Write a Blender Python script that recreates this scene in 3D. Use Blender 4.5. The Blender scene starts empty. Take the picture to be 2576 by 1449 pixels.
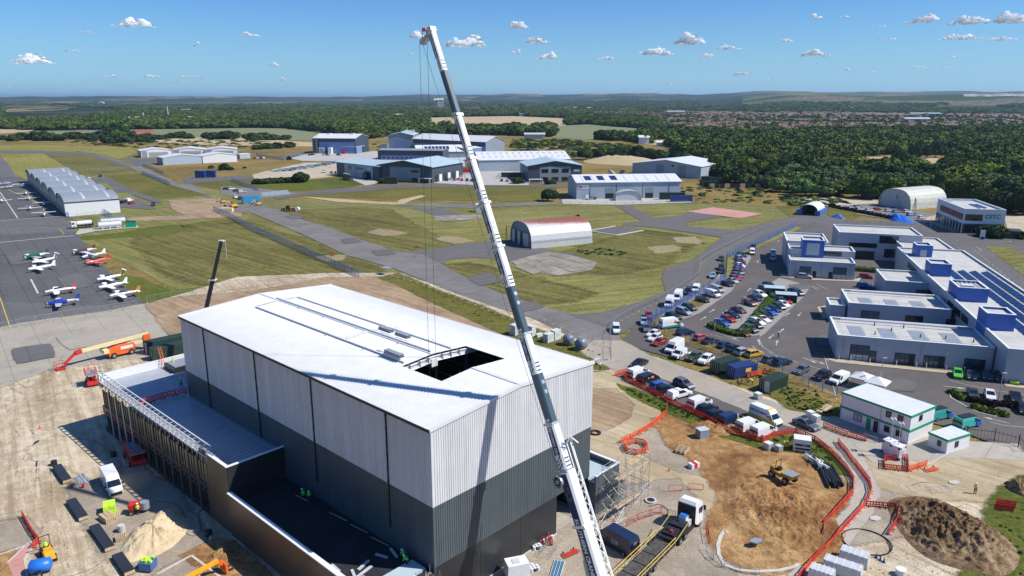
import bpy,bmesh,math,random
import numpy as np
from mathutils import Vector,Matrix,noise,Euler
random.seed(7);rng=np.random.default_rng(7)
sc=bpy.context.scene;COL=sc.collection
R=math.radians
F,HV,CH=1860.0,247.0,55.0
PITCH=math.atan((724.5-HV)/F)
cd=bpy.data.cameras.new('camera');cam=bpy.data.objects.new('camera',cd);COL.objects.link(cam)
cam.location=(0,0,CH);cam.rotation_euler=(math.pi/2-PITCH,0,0)
cd.sensor_width=36;cd.lens=36*F/2576;cd.clip_start=0.5;cd.clip_end=120000
sc.camera=cam
SUN_AZ,SUN_EL=R(-9),R(48)
w=bpy.data.worlds.new('World');sc.world=w;w.use_nodes=True
nt=w.node_tree;nt.nodes.clear()
sky=nt.nodes.new('ShaderNodeTexSky');sky.sky_type='NISHITA';sky.sun_disc=False
sky.sun_elevation=SUN_EL;sky.sun_rotation=math.pi/2-SUN_AZ
sky.altitude=60;sky.air_density=1.0;sky.dust_density=0.25;sky.ozone_density=2.6
bgn=nt.nodes.new('ShaderNodeBackground');bgn.inputs[1].default_value=0.082
wo=nt.nodes.new('ShaderNodeOutputWorld')
tint=nt.nodes.new('ShaderNodeMix');tint.data_type='RGBA';tint.blend_type='MULTIPLY';tint.inputs[0].default_value=1;tint.inputs[7].default_value=(.47,.84,1.32,1)
nt.links.new(sky.outputs[0],tint.inputs[6])
tcw=nt.nodes.new('ShaderNodeTexCoord');sxw=nt.nodes.new('ShaderNodeSeparateXYZ');mrw=nt.nodes.new('ShaderNodeMapRange');mrw.interpolation_type='SMOOTHSTEP'
mrw.inputs['From Min'].default_value=-.02;mrw.inputs['From Max'].default_value=.125;mrw.inputs['To Min'].default_value=.68;mrw.inputs['To Max'].default_value=0
pale=nt.nodes.new('ShaderNodeMix');pale.data_type='RGBA';pale.inputs[7].default_value=(3.9,6.9,8.9,1)
nt.links.new(tcw.outputs['Generated'],sxw.inputs[0]);nt.links.new(sxw.outputs['Z'],mrw.inputs['Value']);nt.links.new(mrw.outputs[0],pale.inputs[0])
nt.links.new(tint.outputs[2],pale.inputs[6]);nt.links.new(pale.outputs[2],bgn.inputs[0]);nt.links.new(bgn.outputs[0],wo.inputs[0])
sd=bpy.data.lights.new('sun','SUN');sd.energy=5.0;sd.angle=R(0.5);sd.color=(1,.96,.89)
so=bpy.data.objects.new('sun',sd);COL.objects.link(so)
sv=Vector((math.cos(SUN_AZ)*math.cos(SUN_EL),math.sin(SUN_AZ)*math.cos(SUN_EL),math.sin(SUN_EL)))
so.rotation_euler=sv.to_track_quat('Z','Y').to_euler();so.location=(0,0,200)
vs=sc.view_settings;vs.view_transform='Standard';vs.look='None';vs.exposure=0.25;vs.gamma=1;vs.use_curve_mapping=False
sc.cycles.max_bounces=6;sc.cycles.volume_bounces=0
CP,SP=math.cos(PITCH),math.sin(PITCH)
def ray(u,v):
    x=(u-1288)/F;y=-(v-724.5)/F
    return Vector((x,CP+y*SP,-SP+y*CP))
def G(u,v,z=0.0):
    d=ray(u,v);t=(z-CH)/d.z
    return Vector((d.x*t,d.y*t,z))
def GY(u,v,y):
    d=ray(u,v);t=y/d.y
    return Vector((d.x*t,y,CH+d.z*t))
def pts(s):return [tuple(float(q)for q in p.split(','))for p in s.split()]
def dirang(u,v,du,dv,z=0):
    a=G(u,v,z);b=G(u+du,v+dv,z);return math.atan2(b.y-a.y,b.x-a.x)
class MB:
    def __init__(s):s.v=[];s.f=[];s.m=[];s.M=Matrix.Identity(4)
    def vt(s,p):s.v.append(tuple(s.M@Vector(p)));return len(s.v)-1
    def face(s,ps,m=0):s.f.append([s.vt(p)for p in ps]);s.m.append(m);return s
    def add(s,vs_,fs,m=0):
        b=len(s.v);s.v+=[tuple(s.M@Vector(p))for p in vs_]
        for f in fs:s.f.append([b+i for i in f]);s.m.append(m)
        return s
    def box(s,x0,y0,z0,x1,y1,z1,m=0,top=None):
        tx=ty=0
        if top:tx,ty=top
        return s.add([(x0,y0,z0),(x1,y0,z0),(x1,y1,z0),(x0,y1,z0),(x0+tx,y0+ty,z1),(x1-tx,y0+ty,z1),(x1-tx,y1-ty,z1),(x0+tx,y1-ty,z1)],
            [(3,2,1,0),(4,5,6,7),(0,1,5,4),(1,2,6,5),(2,3,7,6),(3,0,4,7)],m)
    def cbox(s,c,d,m=0):return s.box(c[0]-d[0]/2,c[1]-d[1]/2,c[2]-d[2]/2,c[0]+d[0]/2,c[1]+d[1]/2,c[2]+d[2]/2,m)
    def bar(s,a,b,w,h=None,m=0,n=4):
        a=Vector(a);b=Vector(b);d=(b-a)
        if d.length<1e-6:return s
        q=d.to_track_quat('Z','Y');h=h or w;vs_=[]
        for p in (a,b):
            for i in range(n):
                t=(i+.5)/n*2*math.pi;k=1/math.cos(math.pi/n)if n==4 else 1
                vs_.append(p+q@Vector((math.cos(t)*w/2*k,math.sin(t)*h/2*k,0)))
        fs=[(i,(i+1)% n,n+(i+1)% n,n+i)for i in range(n)]+[tuple(range(n-1,-1,-1)),tuple(range(n,2*n))]
        return s.add(vs_,fs,m)
    def cyl(s,c,r,h,n=12,m=0,r2=None,axis='z'):
        r2=r if r2 is None else r2;vs_=[]
        for k,(rr,hh)in enumerate(((r,0),(r2,h))):
            for i in range(n):
                t=i/n*2*math.pi;a,b=math.cos(t)*rr,math.sin(t)*rr
                vs_.append({'z':(c[0]+a,c[1]+b,c[2]+hh),'y':(c[0]+a,c[1]+hh,c[2]-b),'x':(c[0]+hh,c[1]+a,c[2]+b)}[axis])
        fs=[(i,(i+1)% n,n+(i+1)% n,n+i)for i in range(n)]+[tuple(range(n-1,-1,-1)),tuple(range(n,2*n))]
        return s.add(vs_,fs,m)
    def prism(s,poly,z0,z1,m=0):
        n=len(poly)
        return s.add([(x,y,z0)for x,y in poly]+[(x,y,z1)for x,y in poly],
            [tuple(range(n-1,-1,-1)),tuple(range(n,2*n))]+[(i,(i+1)% n,n+(i+1)% n,n+i)for i in range(n)],m)
    def prof(s,poly,y0,y1,m=0,ins=None):
        n=len(poly);ins=ins or [0]*n
        return s.add([(x,y0+ins[i],z)for i,(x,z)in enumerate(poly)]+[(x,y1-ins[i],z)for i,(x,z)in enumerate(poly)],
            [tuple(range(n)),tuple(range(2*n-1,n-1,-1))]+[(i,n+i,n+(i+1)% n,(i+1)% n)for i in range(n)],m)
    def rings(s,rs,m=0,cap=True):
        n=len(rs[0]);b=len(s.v)
        for r in rs:s.v+=[tuple(s.M@Vector(p))for p in r]
        for k in range(len(rs)-1):
            for i in range(n):
                j=(i+1)% n;s.f.append([b+k*n+i,b+k*n+j,b+(k+1)*n+j,b+(k+1)*n+i]);s.m.append(m)
        if cap:
            s.f.append([b+i for i in range(n-1,-1,-1)]);s.m.append(m)
            s.f.append([b+(len(rs)-1)*n+i for i in range(n)]);s.m.append(m)
        return s
    def mesh(s,name,mats,smooth=False):
        me=bpy.data.meshes.new(name);me.from_pydata(s.v,[],s.f)
        for mt in (mats if isinstance(mats,(list,tuple))else [mats]):me.materials.append(mt)
        if any(s.m):me.polygons.foreach_set('material_index',s.m)
        if smooth:me.polygons.foreach_set('use_smooth',[True]*len(s.f))
        me.update();return me
    def build(s,name,mats,parent=None,loc=None,rz=0,smooth=False):
        return link(name,s.mesh(name,mats,smooth),parent,loc,rz)
def link(name,data,parent=None,loc=None,rz=0):
    o=bpy.data.objects.new(name,data);COL.objects.link(o)
    if loc is not None:o.location=loc
    if rz:o.rotation_euler.z=rz
    if parent:o.parent=parent
    return o
def tag(o,label=None,cat=None,group=None,kind=None):
    if label:o['label']=label
    if cat:o['category']=cat
    if group:o['group']=group
    if kind:o['kind']=kind
    return o
def empty(name,loc=(0,0,0),rz=0,label=None,cat=None,group=None):
    o=bpy.data.objects.new(name,None);COL.objects.link(o);o.location=loc;o.rotation_euler.z=rz
    o.empty_display_size=.3
    return tag(o,label,cat,group)
KIDS={}
def kids(o):
    return [c for c in ALLK.get(o.name,[])]
def copy_tree(src,children):
    c=src.copy();COL.objects.link(c)
    for k,subs in children:
        kc=k.copy();COL.objects.link(kc);kc.parent=c
        for s_ in subs:
            scp=s_.copy();COL.objects.link(scp);scp.parent=kc
    return c
class Proto:
    def __init__(s,root):s.root=root;s.kids=[(k,list(k.children))for k in root.children];s.used=False
    def put(s,loc,rz=0,label=None,cat=None,group=None,color=None,scale=None):
        if not s.used:o=s.root;s.used=True
        else:o=copy_tree(s.root,s.kids)
        o.location=loc;o.rotation_euler.z=rz
        if scale:o.scale=scale if isinstance(scale,tuple)else (scale,)*3
        tag(o,label,cat,group)
        if color:
            for c in ([o]+(CH_OF(o))):c.color=(*color,1)
        return o
def CH_OF(o):
    r=[]
    for k in o.children:r.append(k);r+=list(k.children)
    return r
MAT={}
def newmat(name):
    m=bpy.data.materials.new(name);m.use_nodes=True;nt=m.node_tree;nt.nodes.clear()
    out=nt.nodes.new('ShaderNodeOutputMaterial');b=nt.nodes.new('ShaderNodeBsdfPrincipled')
    nt.links.new(b.outputs[0],out.inputs[0]);MAT[name]=m
    return m,nt,b
def N(nt,t,**k):
    n=nt.nodes.new(t)
    for a,v in k.items():setattr(n,a,v)
    return n
def setin(n,**k):
    for a,v in k.items():n.inputs[a.replace('_',' ')].default_value=v
    return n
def noise_n(nt,co,scale,detail=4,rough=.6,dist=0):
    n=N(nt,'ShaderNodeTexNoise');n.inputs['Scale'].default_value=scale;n.inputs['Detail'].default_value=detail
    n.inputs['Roughness'].default_value=rough;n.inputs['Distortion'].default_value=dist
    nt.links.new(co,n.inputs['Vector']);return n.outputs['Fac']
def ramp(nt,fac,stops):
    n=N(nt,'ShaderNodeValToRGB');el=n.color_ramp.elements
    while len(el)>1:el.remove(el[-1])
    el[0].position=stops[0][0];el[0].color=(*stops[0][1],1)
    for p,c in stops[1:]:
        e=el.new(p);e.color=(*c,1)
    nt.links.new(fac,n.inputs[0]);return n.outputs[0]
def g3(v):return (v,v,v)
def mix(nt,fac,a,b,mode='MIX'):
    n=N(nt,'ShaderNodeMix',data_type='RGBA',blend_type=mode)
    for sck,val in ((n.inputs[0],fac),(n.inputs[6],a),(n.inputs[7],b)):
        if isinstance(val,bpy.types.NodeSocket):nt.links.new(val,sck)
        else:sck.default_value=(*val,1)if isinstance(val,tuple)else val
    return n.outputs[2]
def wpos(nt,sx=1,sy=1,sz=1,rz=0):
    g=N(nt,'ShaderNodeNewGeometry');mp=N(nt,'ShaderNodeMapping',vector_type='TEXTURE')
    mp.inputs['Rotation'].default_value=(0,0,rz);mp.inputs['Scale'].default_value=(1/sx,1/sy,1/sz)
    nt.links.new(g.outputs['Position'],mp.inputs['Vector']);return mp.outputs[0]
def bump(nt,b,h,strength=.3,dist=.1):
    n=N(nt,'ShaderNodeBump');n.inputs['Strength'].default_value=strength;n.inputs['Distance'].default_value=dist
    nt.links.new(h,n.inputs['Height']);nt.links.new(n.outputs[0],b.inputs['Normal'])
def plain(name,col,rough=.6,metal=0,var=.12,sc_=1.5,spec=.4,col2=None,bmp=0):
    m,nt,b=newmat(name);co=wpos(nt)
    f=noise_n(nt,co,sc_,5,.65)
    lo=tuple(max(0,c*(1-var))for c in col);hi=tuple(min(1,c*(1+var))for c in (col2 or col))
    nt.links.new(ramp(nt,f,[(.3,lo),(.7,hi)]),b.inputs['Base Color'])
    b.inputs['Roughness'].default_value=rough;b.inputs['Metallic'].default_value=metal
    b.inputs['Specular IOR Level'].default_value=spec
    if bmp:bump(nt,b,noise_n(nt,co,sc_*6,6,.7),bmp,.05)
    return m
def paint(name,rough=.3,spec=.5,metal=0):
    m,nt,b=newmat(name);oi=N(nt,'ShaderNodeObjectInfo')
    nt.links.new(oi.outputs['Color'],b.inputs['Base Color']);b.inputs['Roughness'].default_value=rough
    b.inputs['Coat Weight'].default_value=.4;b.inputs['Coat Roughness'].default_value=.1
    b.inputs['Specular IOR Level'].default_value=spec;return m
def grass(name,cols,streak_ang=None,streak=.35,scale=1.0,streak_len=.02,sfreq=.45):
    """cols: dark, mid, light, straw"""
    m,nt,b=newmat(name);co=wpos(nt)
    big=noise_n(nt,co,.014*scale,6,.62,.4);med=noise_n(nt,co,.12*scale,5,.7);fine=noise_n(nt,co,2.2,4,.75)
    c=ramp(nt,big,[(.28,cols[0]),(.42,cols[1]),(.55,cols[2]),(.72,cols[3])])
    c=mix(nt,ramp(nt,med,[(.35,g3(0)),(.7,g3(.75))]),c,cols[3])
    if streak_ang is not None:
        st=noise_n(nt,wpos(nt,streak_len,sfreq,1,streak_ang),1.0,5,.75,.25)
        c=mix(nt,ramp(nt,st,[(.38,g3(streak)),(.56,g3(0))]),c,tuple(x*.42 for x in cols[0]))
        c=mix(nt,ramp(nt,st,[(.52,g3(0)),(.7,g3(streak*1.1))]),c,tuple(min(1,x*1.35)for x in cols[3]))
    mid=noise_n(nt,co,.75,6,.8,.8)
    c=mix(nt,ramp(nt,mid,[(.36,g3(.5)),(.52,g3(0))]),c,tuple(x*.55 for x in cols[1]))
    c=mix(nt,ramp(nt,mid,[(.52,g3(0)),(.68,g3(.5))]),c,tuple(min(1,x*1.25)for x in cols[3]))
    c=mix(nt,ramp(nt,fine,[(.35,g3(.5)),(.6,g3(0))]),c,tuple(x*.35 for x in cols[0]))
    nt.links.new(c,b.inputs['Base Color']);b.inputs['Roughness'].default_value=.9;b.inputs['Specular IOR Level'].default_value=.1
    bump(nt,b,fine,.5,.08);return m
def dirt(name,cols,track_ang=None,sc_=1.0,wet=.0,rock=.5):
    m,nt,b=newmat(name);co=wpos(nt)
    big=noise_n(nt,co,.06*sc_,7,.62,1.2);med=noise_n(nt,co,.5*sc_,6,.7,.6);fine=noise_n(nt,co,4.0,5,.8)
    c=ramp(nt,big,[(.3,cols[0]),(.45,cols[1]),(.6,cols[2]),(.75,cols[0])])
    c=mix(nt,ramp(nt,med,[(.38,g3(.55)),(.56,g3(0))]),c,cols[0])
    c=mix(nt,ramp(nt,med,[(.55,g3(0)),(.72,g3(.6))]),c,cols[2])
    if track_ang is not None:
        st=noise_n(nt,wpos(nt,.035,.8,1,track_ang),1.0,4,.65,.5)
        c=mix(nt,ramp(nt,st,[(.36,g3(.5)),(.5,g3(0))]),c,tuple(x*.72 for x in cols[0]))
        c=mix(nt,ramp(nt,st,[(.54,g3(0)),(.68,g3(.5))]),c,tuple(min(1,x*1.2)for x in cols[2]))
    c=mix(nt,ramp(nt,fine,[(.36,g3(rock)),(.5,g3(0))]),c,tuple(x*.4 for x in cols[0]))
    c=mix(nt,ramp(nt,fine,[(.62,g3(0)),(.75,g3(rock*.6))]),c,tuple(min(1,x*1.4)for x in cols[2]))
    nt.links.new(c,b.inputs['Base Color']);b.inputs['Roughness'].default_value=.95;b.inputs['Specular IOR Level'].default_value=.1
    bump(nt,b,fine,.6,.12);return m
def asphalt(name,col,var=.18,crack=.0,joints=None,stain=(.5,.42,.3),stain_amt=0,patch=0):
    m,nt,b=newmat(name);co=wpos(nt)
    big=noise_n(nt,co,.05,6,.65,.8);fine=noise_n(nt,co,2.5,5,.75)
    c=ramp(nt,big,[(.3,tuple(x*(1-var)for x in col)),(.5,col),(.7,tuple(x*(1+var)for x in col))])
    st=noise_n(nt,wpos(nt,.03,.4,1,R(40)),1,5,.7,.4)
    c=mix(nt,ramp(nt,st,[(.42,g3(.25)),(.55,g3(0))]),c,tuple(x*.6 for x in col))
    if stain_amt:
        c=mix(nt,ramp(nt,noise_n(nt,co,.09,7,.7,1),[(.42,g3(0)),(.6,g3(stain_amt))]),c,stain)
    if crack:
        vo=N(nt,'ShaderNodeTexVoronoi',feature='DISTANCE_TO_EDGE');vo.inputs['Scale'].default_value=.12
        wp=N(nt,'ShaderNodeVectorMath',operation='ADD');nz=N(nt,'ShaderNodeTexNoise');nz.inputs['Scale'].default_value=.35;nz.inputs['Detail'].default_value=5
        ml=N(nt,'ShaderNodeVectorMath',operation='SCALE');ml.inputs['Scale'].default_value=4
        nt.links.new(co,nz.inputs['Vector']);nt.links.new(nz.outputs['Color'],ml.inputs[0]);nt.links.new(ml.outputs[0],wp.inputs[1]);nt.links.new(co,wp.inputs[0])
        nt.links.new(wp.outputs[0],vo.inputs['Vector'])
        c=mix(nt,ramp(nt,vo.outputs['Distance'],[(0,g3(crack)),(.012,g3(0))]),c,tuple(x*.35 for x in col))
    if joints:
        br=N(nt,'ShaderNodeTexBrick');br.offset=0;br.inputs['Scale'].default_value=1;br.inputs['Mortar Size'].default_value=joints[3]
        br.inputs['Brick Width'].default_value=joints[0];br.inputs['Row Height'].default_value=joints[1];br.inputs['Mortar Smooth'].default_value=.3
        nt.links.new(wpos(nt,rz=joints[2]),br.inputs['Vector'])
        inv=N(nt,'ShaderNodeMath',operation='MULTIPLY');inv.inputs[1].default_value=.75
        nt.links.new(br.outputs['Fac'],inv.inputs[0])
        c=mix(nt,inv.outputs[0],c,tuple(x*.35 for x in col))
    c=mix(nt,ramp(nt,fine,[(.35,g3(.25)),(.6,g3(0))]),c,tuple(x*.5 for x in col))
    nt.links.new(c,b.inputs['Base Color']);b.inputs['Roughness'].default_value=.85;b.inputs['Specular IOR Level'].default_value=.25
    bump(nt,b,fine,.25,.03);return m
def ribbed(name,col,period=.33,ang=0,rough=.35,depth=.5,var=.06,line=.35,spec=.5):
    """profiled metal sheet: small ribs across world direction ang (material ribs only for sheets too far to count)"""
    m,nt,b=newmat(name);wv=N(nt,'ShaderNodeTexWave',bands_direction='X');wv.inputs['Scale'].default_value=1/period/(2*math.pi)*math.pi*.65
    nt.links.new(wpos(nt,rz=ang),wv.inputs['Vector'])
    c=ramp(nt,noise_n(nt,wpos(nt),.35,5,.6),[(.3,tuple(x*(1-var)for x in col)),(.7,tuple(min(1,x*(1+var))for x in col))])
    c=mix(nt,ramp(nt,wv.outputs['Fac'],[(.0,g3(line)),(.35,g3(0))]),c,tuple(x*.5 for x in col))
    nt.links.new(c,b.inputs['Base Color']);b.inputs['Roughness'].default_value=rough;b.inputs['Specular IOR Level'].default_value=spec
    bump(nt,b,wv.outputs['Fac'],depth,.04);return m
M={}
M['white']=plain('white_metal_sheet',(.7,.7,.7),.35,var=.05)
M['roofwhite']=plain('white_roof_sheet',(.64,.645,.65),.4,var=.06,sc_=.4)
M['cladwhite']=plain('pale_silver_cladding',(.63,.63,.64),.4,0,var=.05,sc_=.3)
M['claddark']=plain('slate_grey_cladding',(.085,.105,.115),.4,0,var=.08,sc_=.3)
M['black']=plain('charcoal_panel',(.028,.03,.033),.35,var=.15,sc_=.4)
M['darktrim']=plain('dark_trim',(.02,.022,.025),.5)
M['roofdark']=plain('black_roof_membrane',(.02,.021,.025),.8,var=.3,sc_=.5)
M['deck']=plain('galvanised_deck',(.42,.45,.5),.35,.3,var=.08,sc_=.5)
M['steel']=plain('galvanised_steel',(.45,.46,.47),.4,.5,var=.15,sc_=3)
M['scaff']=plain('scaffold_tube',(.32,.32,.31),.45,.5,var=.2,sc_=3)
M['timber']=plain('scaffold_board',(.5,.37,.22),.8,var=.25,sc_=3)
M['pallet']=plain('pallet_timber',(.48,.36,.22),.85,var=.3,sc_=4)
M['red']=plain('red_barrier_plastic',(.62,.045,.03),.5,var=.15,sc_=1)
M['orangered']=plain('orange_barrier_plastic',(.75,.1,.03),.5,var=.12,sc_=1)
M['redpaint']=plain('red_lift_paint',(.55,.03,.025),.45,var=.2,sc_=2)
M['orange']=plain('orange_machine_paint',(.75,.14,.02),.4,var=.12,sc_=2)
M['yellow']=plain('yellow_machine_paint',(.8,.38,.02),.4,var=.15,sc_=2)
M['cream']=plain('cream_boom_paint',(.72,.6,.33),.5,var=.1,sc_=2)
M['paleyellow']=plain('yellow_block',(.72,.5,.08),.6)
M['tyre']=plain('tyre_rubber',(.018,.018,.018),.85,var=.2)
M['rim']=plain('alloy_rim',(.4,.4,.42),.35,.6)
M['lamp']=plain('headlamp_glass',(.75,.76,.78),.15)
M['tail']=plain('tail_lamp',(.4,.01,.01),.3)
M['concrete']=asphalt('concrete_paving',(.42,.38,.32),.15,joints=(6,6,R(-43),.05))
M['curb']=plain('kerb_stone',(.5,.47,.42),.85,var=.15)
M['litpane']=plain('glass_painted_sunlit_ground',(.20,.155,.10),.12,var=.5,sc_=.6,spec=.6)  # sunlit ground seen in the panes, painted into the glass colour
M['glassd']=plain('dark_glass',(.012,.016,.022),.06,var=.3,sc_=.7,spec=.8)
M['glassb']=plain('blue_window_glass',(.05,.09,.13),.08,var=.4,sc_=.5,spec=.8)
M['blue']=plain('blue_tower_cladding',(.035,.11,.42),.45,var=.08,sc_=.4)
M['bluef']=plain('blue_fence_paint',(.06,.14,.36),.5,var=.2)
M['navy']=plain('navy_container_paint',(.025,.055,.19),.5,var=.15)
M['green']=plain('green_container_paint',(.028,.055,.042),.55,var=.2)
M['emerald']=plain('green_cabin_trim',(.0,.26,.12),.5,var=.08)
M['cyan']=plain('bright_blue_container',(.05,.27,.5),.5)
M['solar']=plain('solar_panel',(.012,.025,.1),.15,var=.2,spec=.8)
M['wallgrey']=ribbed('silver_grey_wall_cladding',(.4,.43,.48),.6,R(-16),.5,.2,.05,.15)
M['roofgrey']=plain('grey_roof_membrane',(.46,.45,.42),.8,var=.12,sc_=.25)
M['coping']=plain('white_coping',(.75,.77,.8),.4,var=.04)
M['hivis']=plain('hi_vis_yellow',(.5,.8,.05),.8)
M['hivisg']=plain('hi_vis_green',(.1,.75,.08),.8)
M['skin']=plain('skin',(.5,.3,.2),.6)
M['cloth']=plain('dark_work_trousers',(.02,.022,.03),.9)
M['paint']=paint('vehicle_paint');M['matte']=paint('matte_paint',.6,.3)
M['marking']=plain('white_road_paint',(.5,.49,.47),.7,var=.15,sc_=2)
M['ymark']=plain('yellow_road_paint',(.62,.42,.08),.7,var=.2,sc_=2)
for k_ in ('cladwhite','claddark'):
    nt=M[k_].node_tree;b=[n for n in nt.nodes if n.type=='BSDF_PRINCIPLED'][0];oi=N(nt,'ShaderNodeObjectInfo');src=b.inputs['Base Color'].links[0].from_socket
    st=noise_n(nt,wpos(nt,1.5,1.5,.08),1,4,.6)
    c_=mix(nt,1.0,src,ramp(nt,oi.outputs['Random'],[(0,(.93,.935,.94)),(1,(1.03,1.03,1.03))]),'MULTIPLY');c_=mix(nt,1.0,c_,ramp(nt,st,[(.35,g3(.9)),(.6,g3(1))]),'MULTIPLY')
    nt.links.new(c_,b.inputs['Base Color'])
M['dumper']=plain('dusty_yellow_paint',(.42,.25,.06),.6,var=.3,sc_=2)
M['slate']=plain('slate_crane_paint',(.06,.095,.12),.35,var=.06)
M['cranewhite']=plain('white_crane_paint',(.82,.82,.8),.35,var=.04)
M['navyp']=plain('navy_logo_print',(.012,.02,.1),.4)
M['cable']=plain('steel_cable',(.05,.05,.05),.5)
M['boulder']=plain('wrapped_block_stone',(.55,.58,.56),.8,var=.25,sc_=2)
M['wrap']=plain('plastic_wrap',(.5,.52,.54),.25,var=.12,sc_=1.2)
M['bluepl']=plain('blue_plastic',(.02,.16,.6),.4)
M['terracotta']=plain('red_cladding',(.35,.07,.03),.6,var=.25,sc_=.8)
M['brick']=plain('red_brick_wall',(.3,.16,.11),.85,var=.25,sc_=1)
M['render']=plain('pale_render_wall',(.5,.46,.41),.8,var=.15,sc_=.3)
M['rust']=plain('rusted_red_roof',(.26,.07,.05),.8,var=.5,sc_=.5)
M['paleblue']=plain('pale_blue_roof',(.42,.52,.55),.4,var=.08,sc_=.2)
M['navywall']=plain('dark_blue_grey_wall',(.05,.068,.09),.5,var=.1,sc_=.2)
M['midgrey']=plain('mid_grey_wall',(.24,.28,.32),.5,var=.07,sc_=.2)
M['factblue']=plain('blue_factory_wall',(.16,.24,.48),.5,var=.08,sc_=.2)
M['greywall2']=plain('pale_grey_wall',(.36,.42,.48),.5,var=.07,sc_=.2)
#GROUND
TA=R(-42.5)
GD=[(.055,.058,.018),(.12,.112,.038),(.19,.17,.065),(.26,.215,.10)]
M['g_scrub']=grass('dry_heath',[(0.049,0.053,0.012),(0.140,0.112,0.031),(0.259,0.184,0.061),(0.346,0.242,0.088)],scale=1.3)
M['g_mown']=grass('mown_airfield_grass',[(.095,.09,.022),(.16,.158,.038),(.225,.22,.062),(.29,.27,.10)],TA,.45)
M['g_mown2']=grass('mown_grass_across',[(.11,.10,.028),(.18,.173,.046),(.25,.24,.075),(.31,.285,.11)],R(20),.45)
M['g_straw']=grass('dry_straw_grass',[(.20,.165,.08),(.27,.225,.12),(.33,.27,.15),(.38,.31,.18)],scale=3)
M['g_brown']=grass('brown_mown_grass',[(.085,.074,.021),(.122,.107,.030),(.17,.155,.045),(.235,.215,.072)],TA,.5,scale=1.5)
M['g_green']=grass('rough_green_grass',[(0.043,0.063,0.010),(0.092,0.112,0.019),(0.151,0.145,0.031),(0.238,0.184,0.054)],R(5),.25,scale=1.6)
M['g_pale']=grass('pale_green_mown_grass',[(0.162,0.165,0.034),(0.216,0.213,0.048),(0.281,0.262,0.068),(0.324,0.281,0.082)],R(-54),.3,.5)
M['g_lush']=grass('lush_green_grass',[(0.032,0.058,0.007),(0.065,0.097,0.014),(0.108,0.136,0.020),(0.173,0.165,0.034)])
M['f_green']=grass('far_green_field',[(.16,.19,.09),(.2,.225,.12),(.22,.24,.13),(.25,.25,.14)],scale=.6)
M['f_tan']=grass('stubble_field',[(.42,.32,.18),(.46,.36,.21),(.5,.39,.23),(.52,.42,.26)],scale=.6)
M['d_sand']=dirt('sandy_site_ground',[(.30,.225,.14),(.48,.385,.265),(.62,.53,.395)],R(-55),rock=.6)
M['d_pale']=dirt('pale_crushed_ground',[(.36,.30,.21),(.45,.38,.28),(.52,.45,.34)],R(-45),rock=.3)
M['d_track']=dirt('compacted_haul_road',[(.36,.28,.17),(.43,.345,.22),(.48,.395,.27)],R(-43),rock=.2)
M['d_orange']=dirt('orange_clay_soil',[(.15,.07,.03),(.34,.185,.075),(.49,.315,.145)],sc_=1.6,rock=.8)
M['d_brown']=dirt('dark_brown_spoil',[(.09,.052,.028),(.20,.128,.07),(.35,.25,.15)],sc_=2,rock=.9)
M['d_bare']=dirt('bare_brown_earth',[(.25,.17,.10),(.33,.235,.15),(.40,.295,.19)],R(-42),rock=.35)
M['d_grey']=dirt('grey_stony_ground',[(.26,.215,.165),(.35,.295,.23),(.43,.365,.285)],rock=.7)
M['sand']=dirt('building_sand',[(.46,.35,.21),(.57,.45,.29),(.64,.52,.35)],rock=.12)
M['apron']=asphalt('old_dark_apron',(.115,.112,.112),.15,crack=.8,joints=(300,5.5,R(-52),.11))
M['apron2']=asphalt('grey_apron',(.14,.136,.134),.12,crack=.5,joints=(300,5.5,R(-52),.08))
M['apronsand']=asphalt('sand_covered_concrete',(.36,.325,.27),.12,crack=.5,joints=(300,7,R(-52),.06),stain=(.42,.36,.27),stain_amt=.6)
M['taxi']=asphalt('weathered_taxiway',(.205,.187,.175),.18,crack=.7,stain=(.12,.11,.10),stain_amt=.35)
M['taxid']=asphalt('dark_taxiway',(.135,.126,.122),.1,crack=.2)
M['road']=asphalt('asphalt_road',(.13,.122,.118),.1)
M['park']=asphalt('car_park_asphalt',(.128,.114,.108),.16,crack=.3,stain=(.08,.075,.07),stain_amt=.3)
M['bay']=asphalt('pale_parking_bays',(.30,.28,.265),.1,joints=(2.5,30,R(0),.02))
M['slab']=asphalt('broken_concrete_slab',(.33,.30,.255),.22,crack=.9,joints=(9,5,R(25),.12),stain=(.12,.10,.06),stain_amt=.5)
M['pink']=asphalt('pink_hardstanding',(.52,.27,.23),.1,crack=.3)
M['dust']=asphalt('dusty_concrete_road',(.36,.325,.275),.14,crack=.35,stain=(.40,.33,.24),stain_amt=.5)
M['path']=asphalt('buff_paving',(.45,.37,.27),.1)
M['yardc']=asphalt('bright_concrete_yard',(.44,.42,.39),.08,joints=(6,6,R(6),.06))
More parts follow.
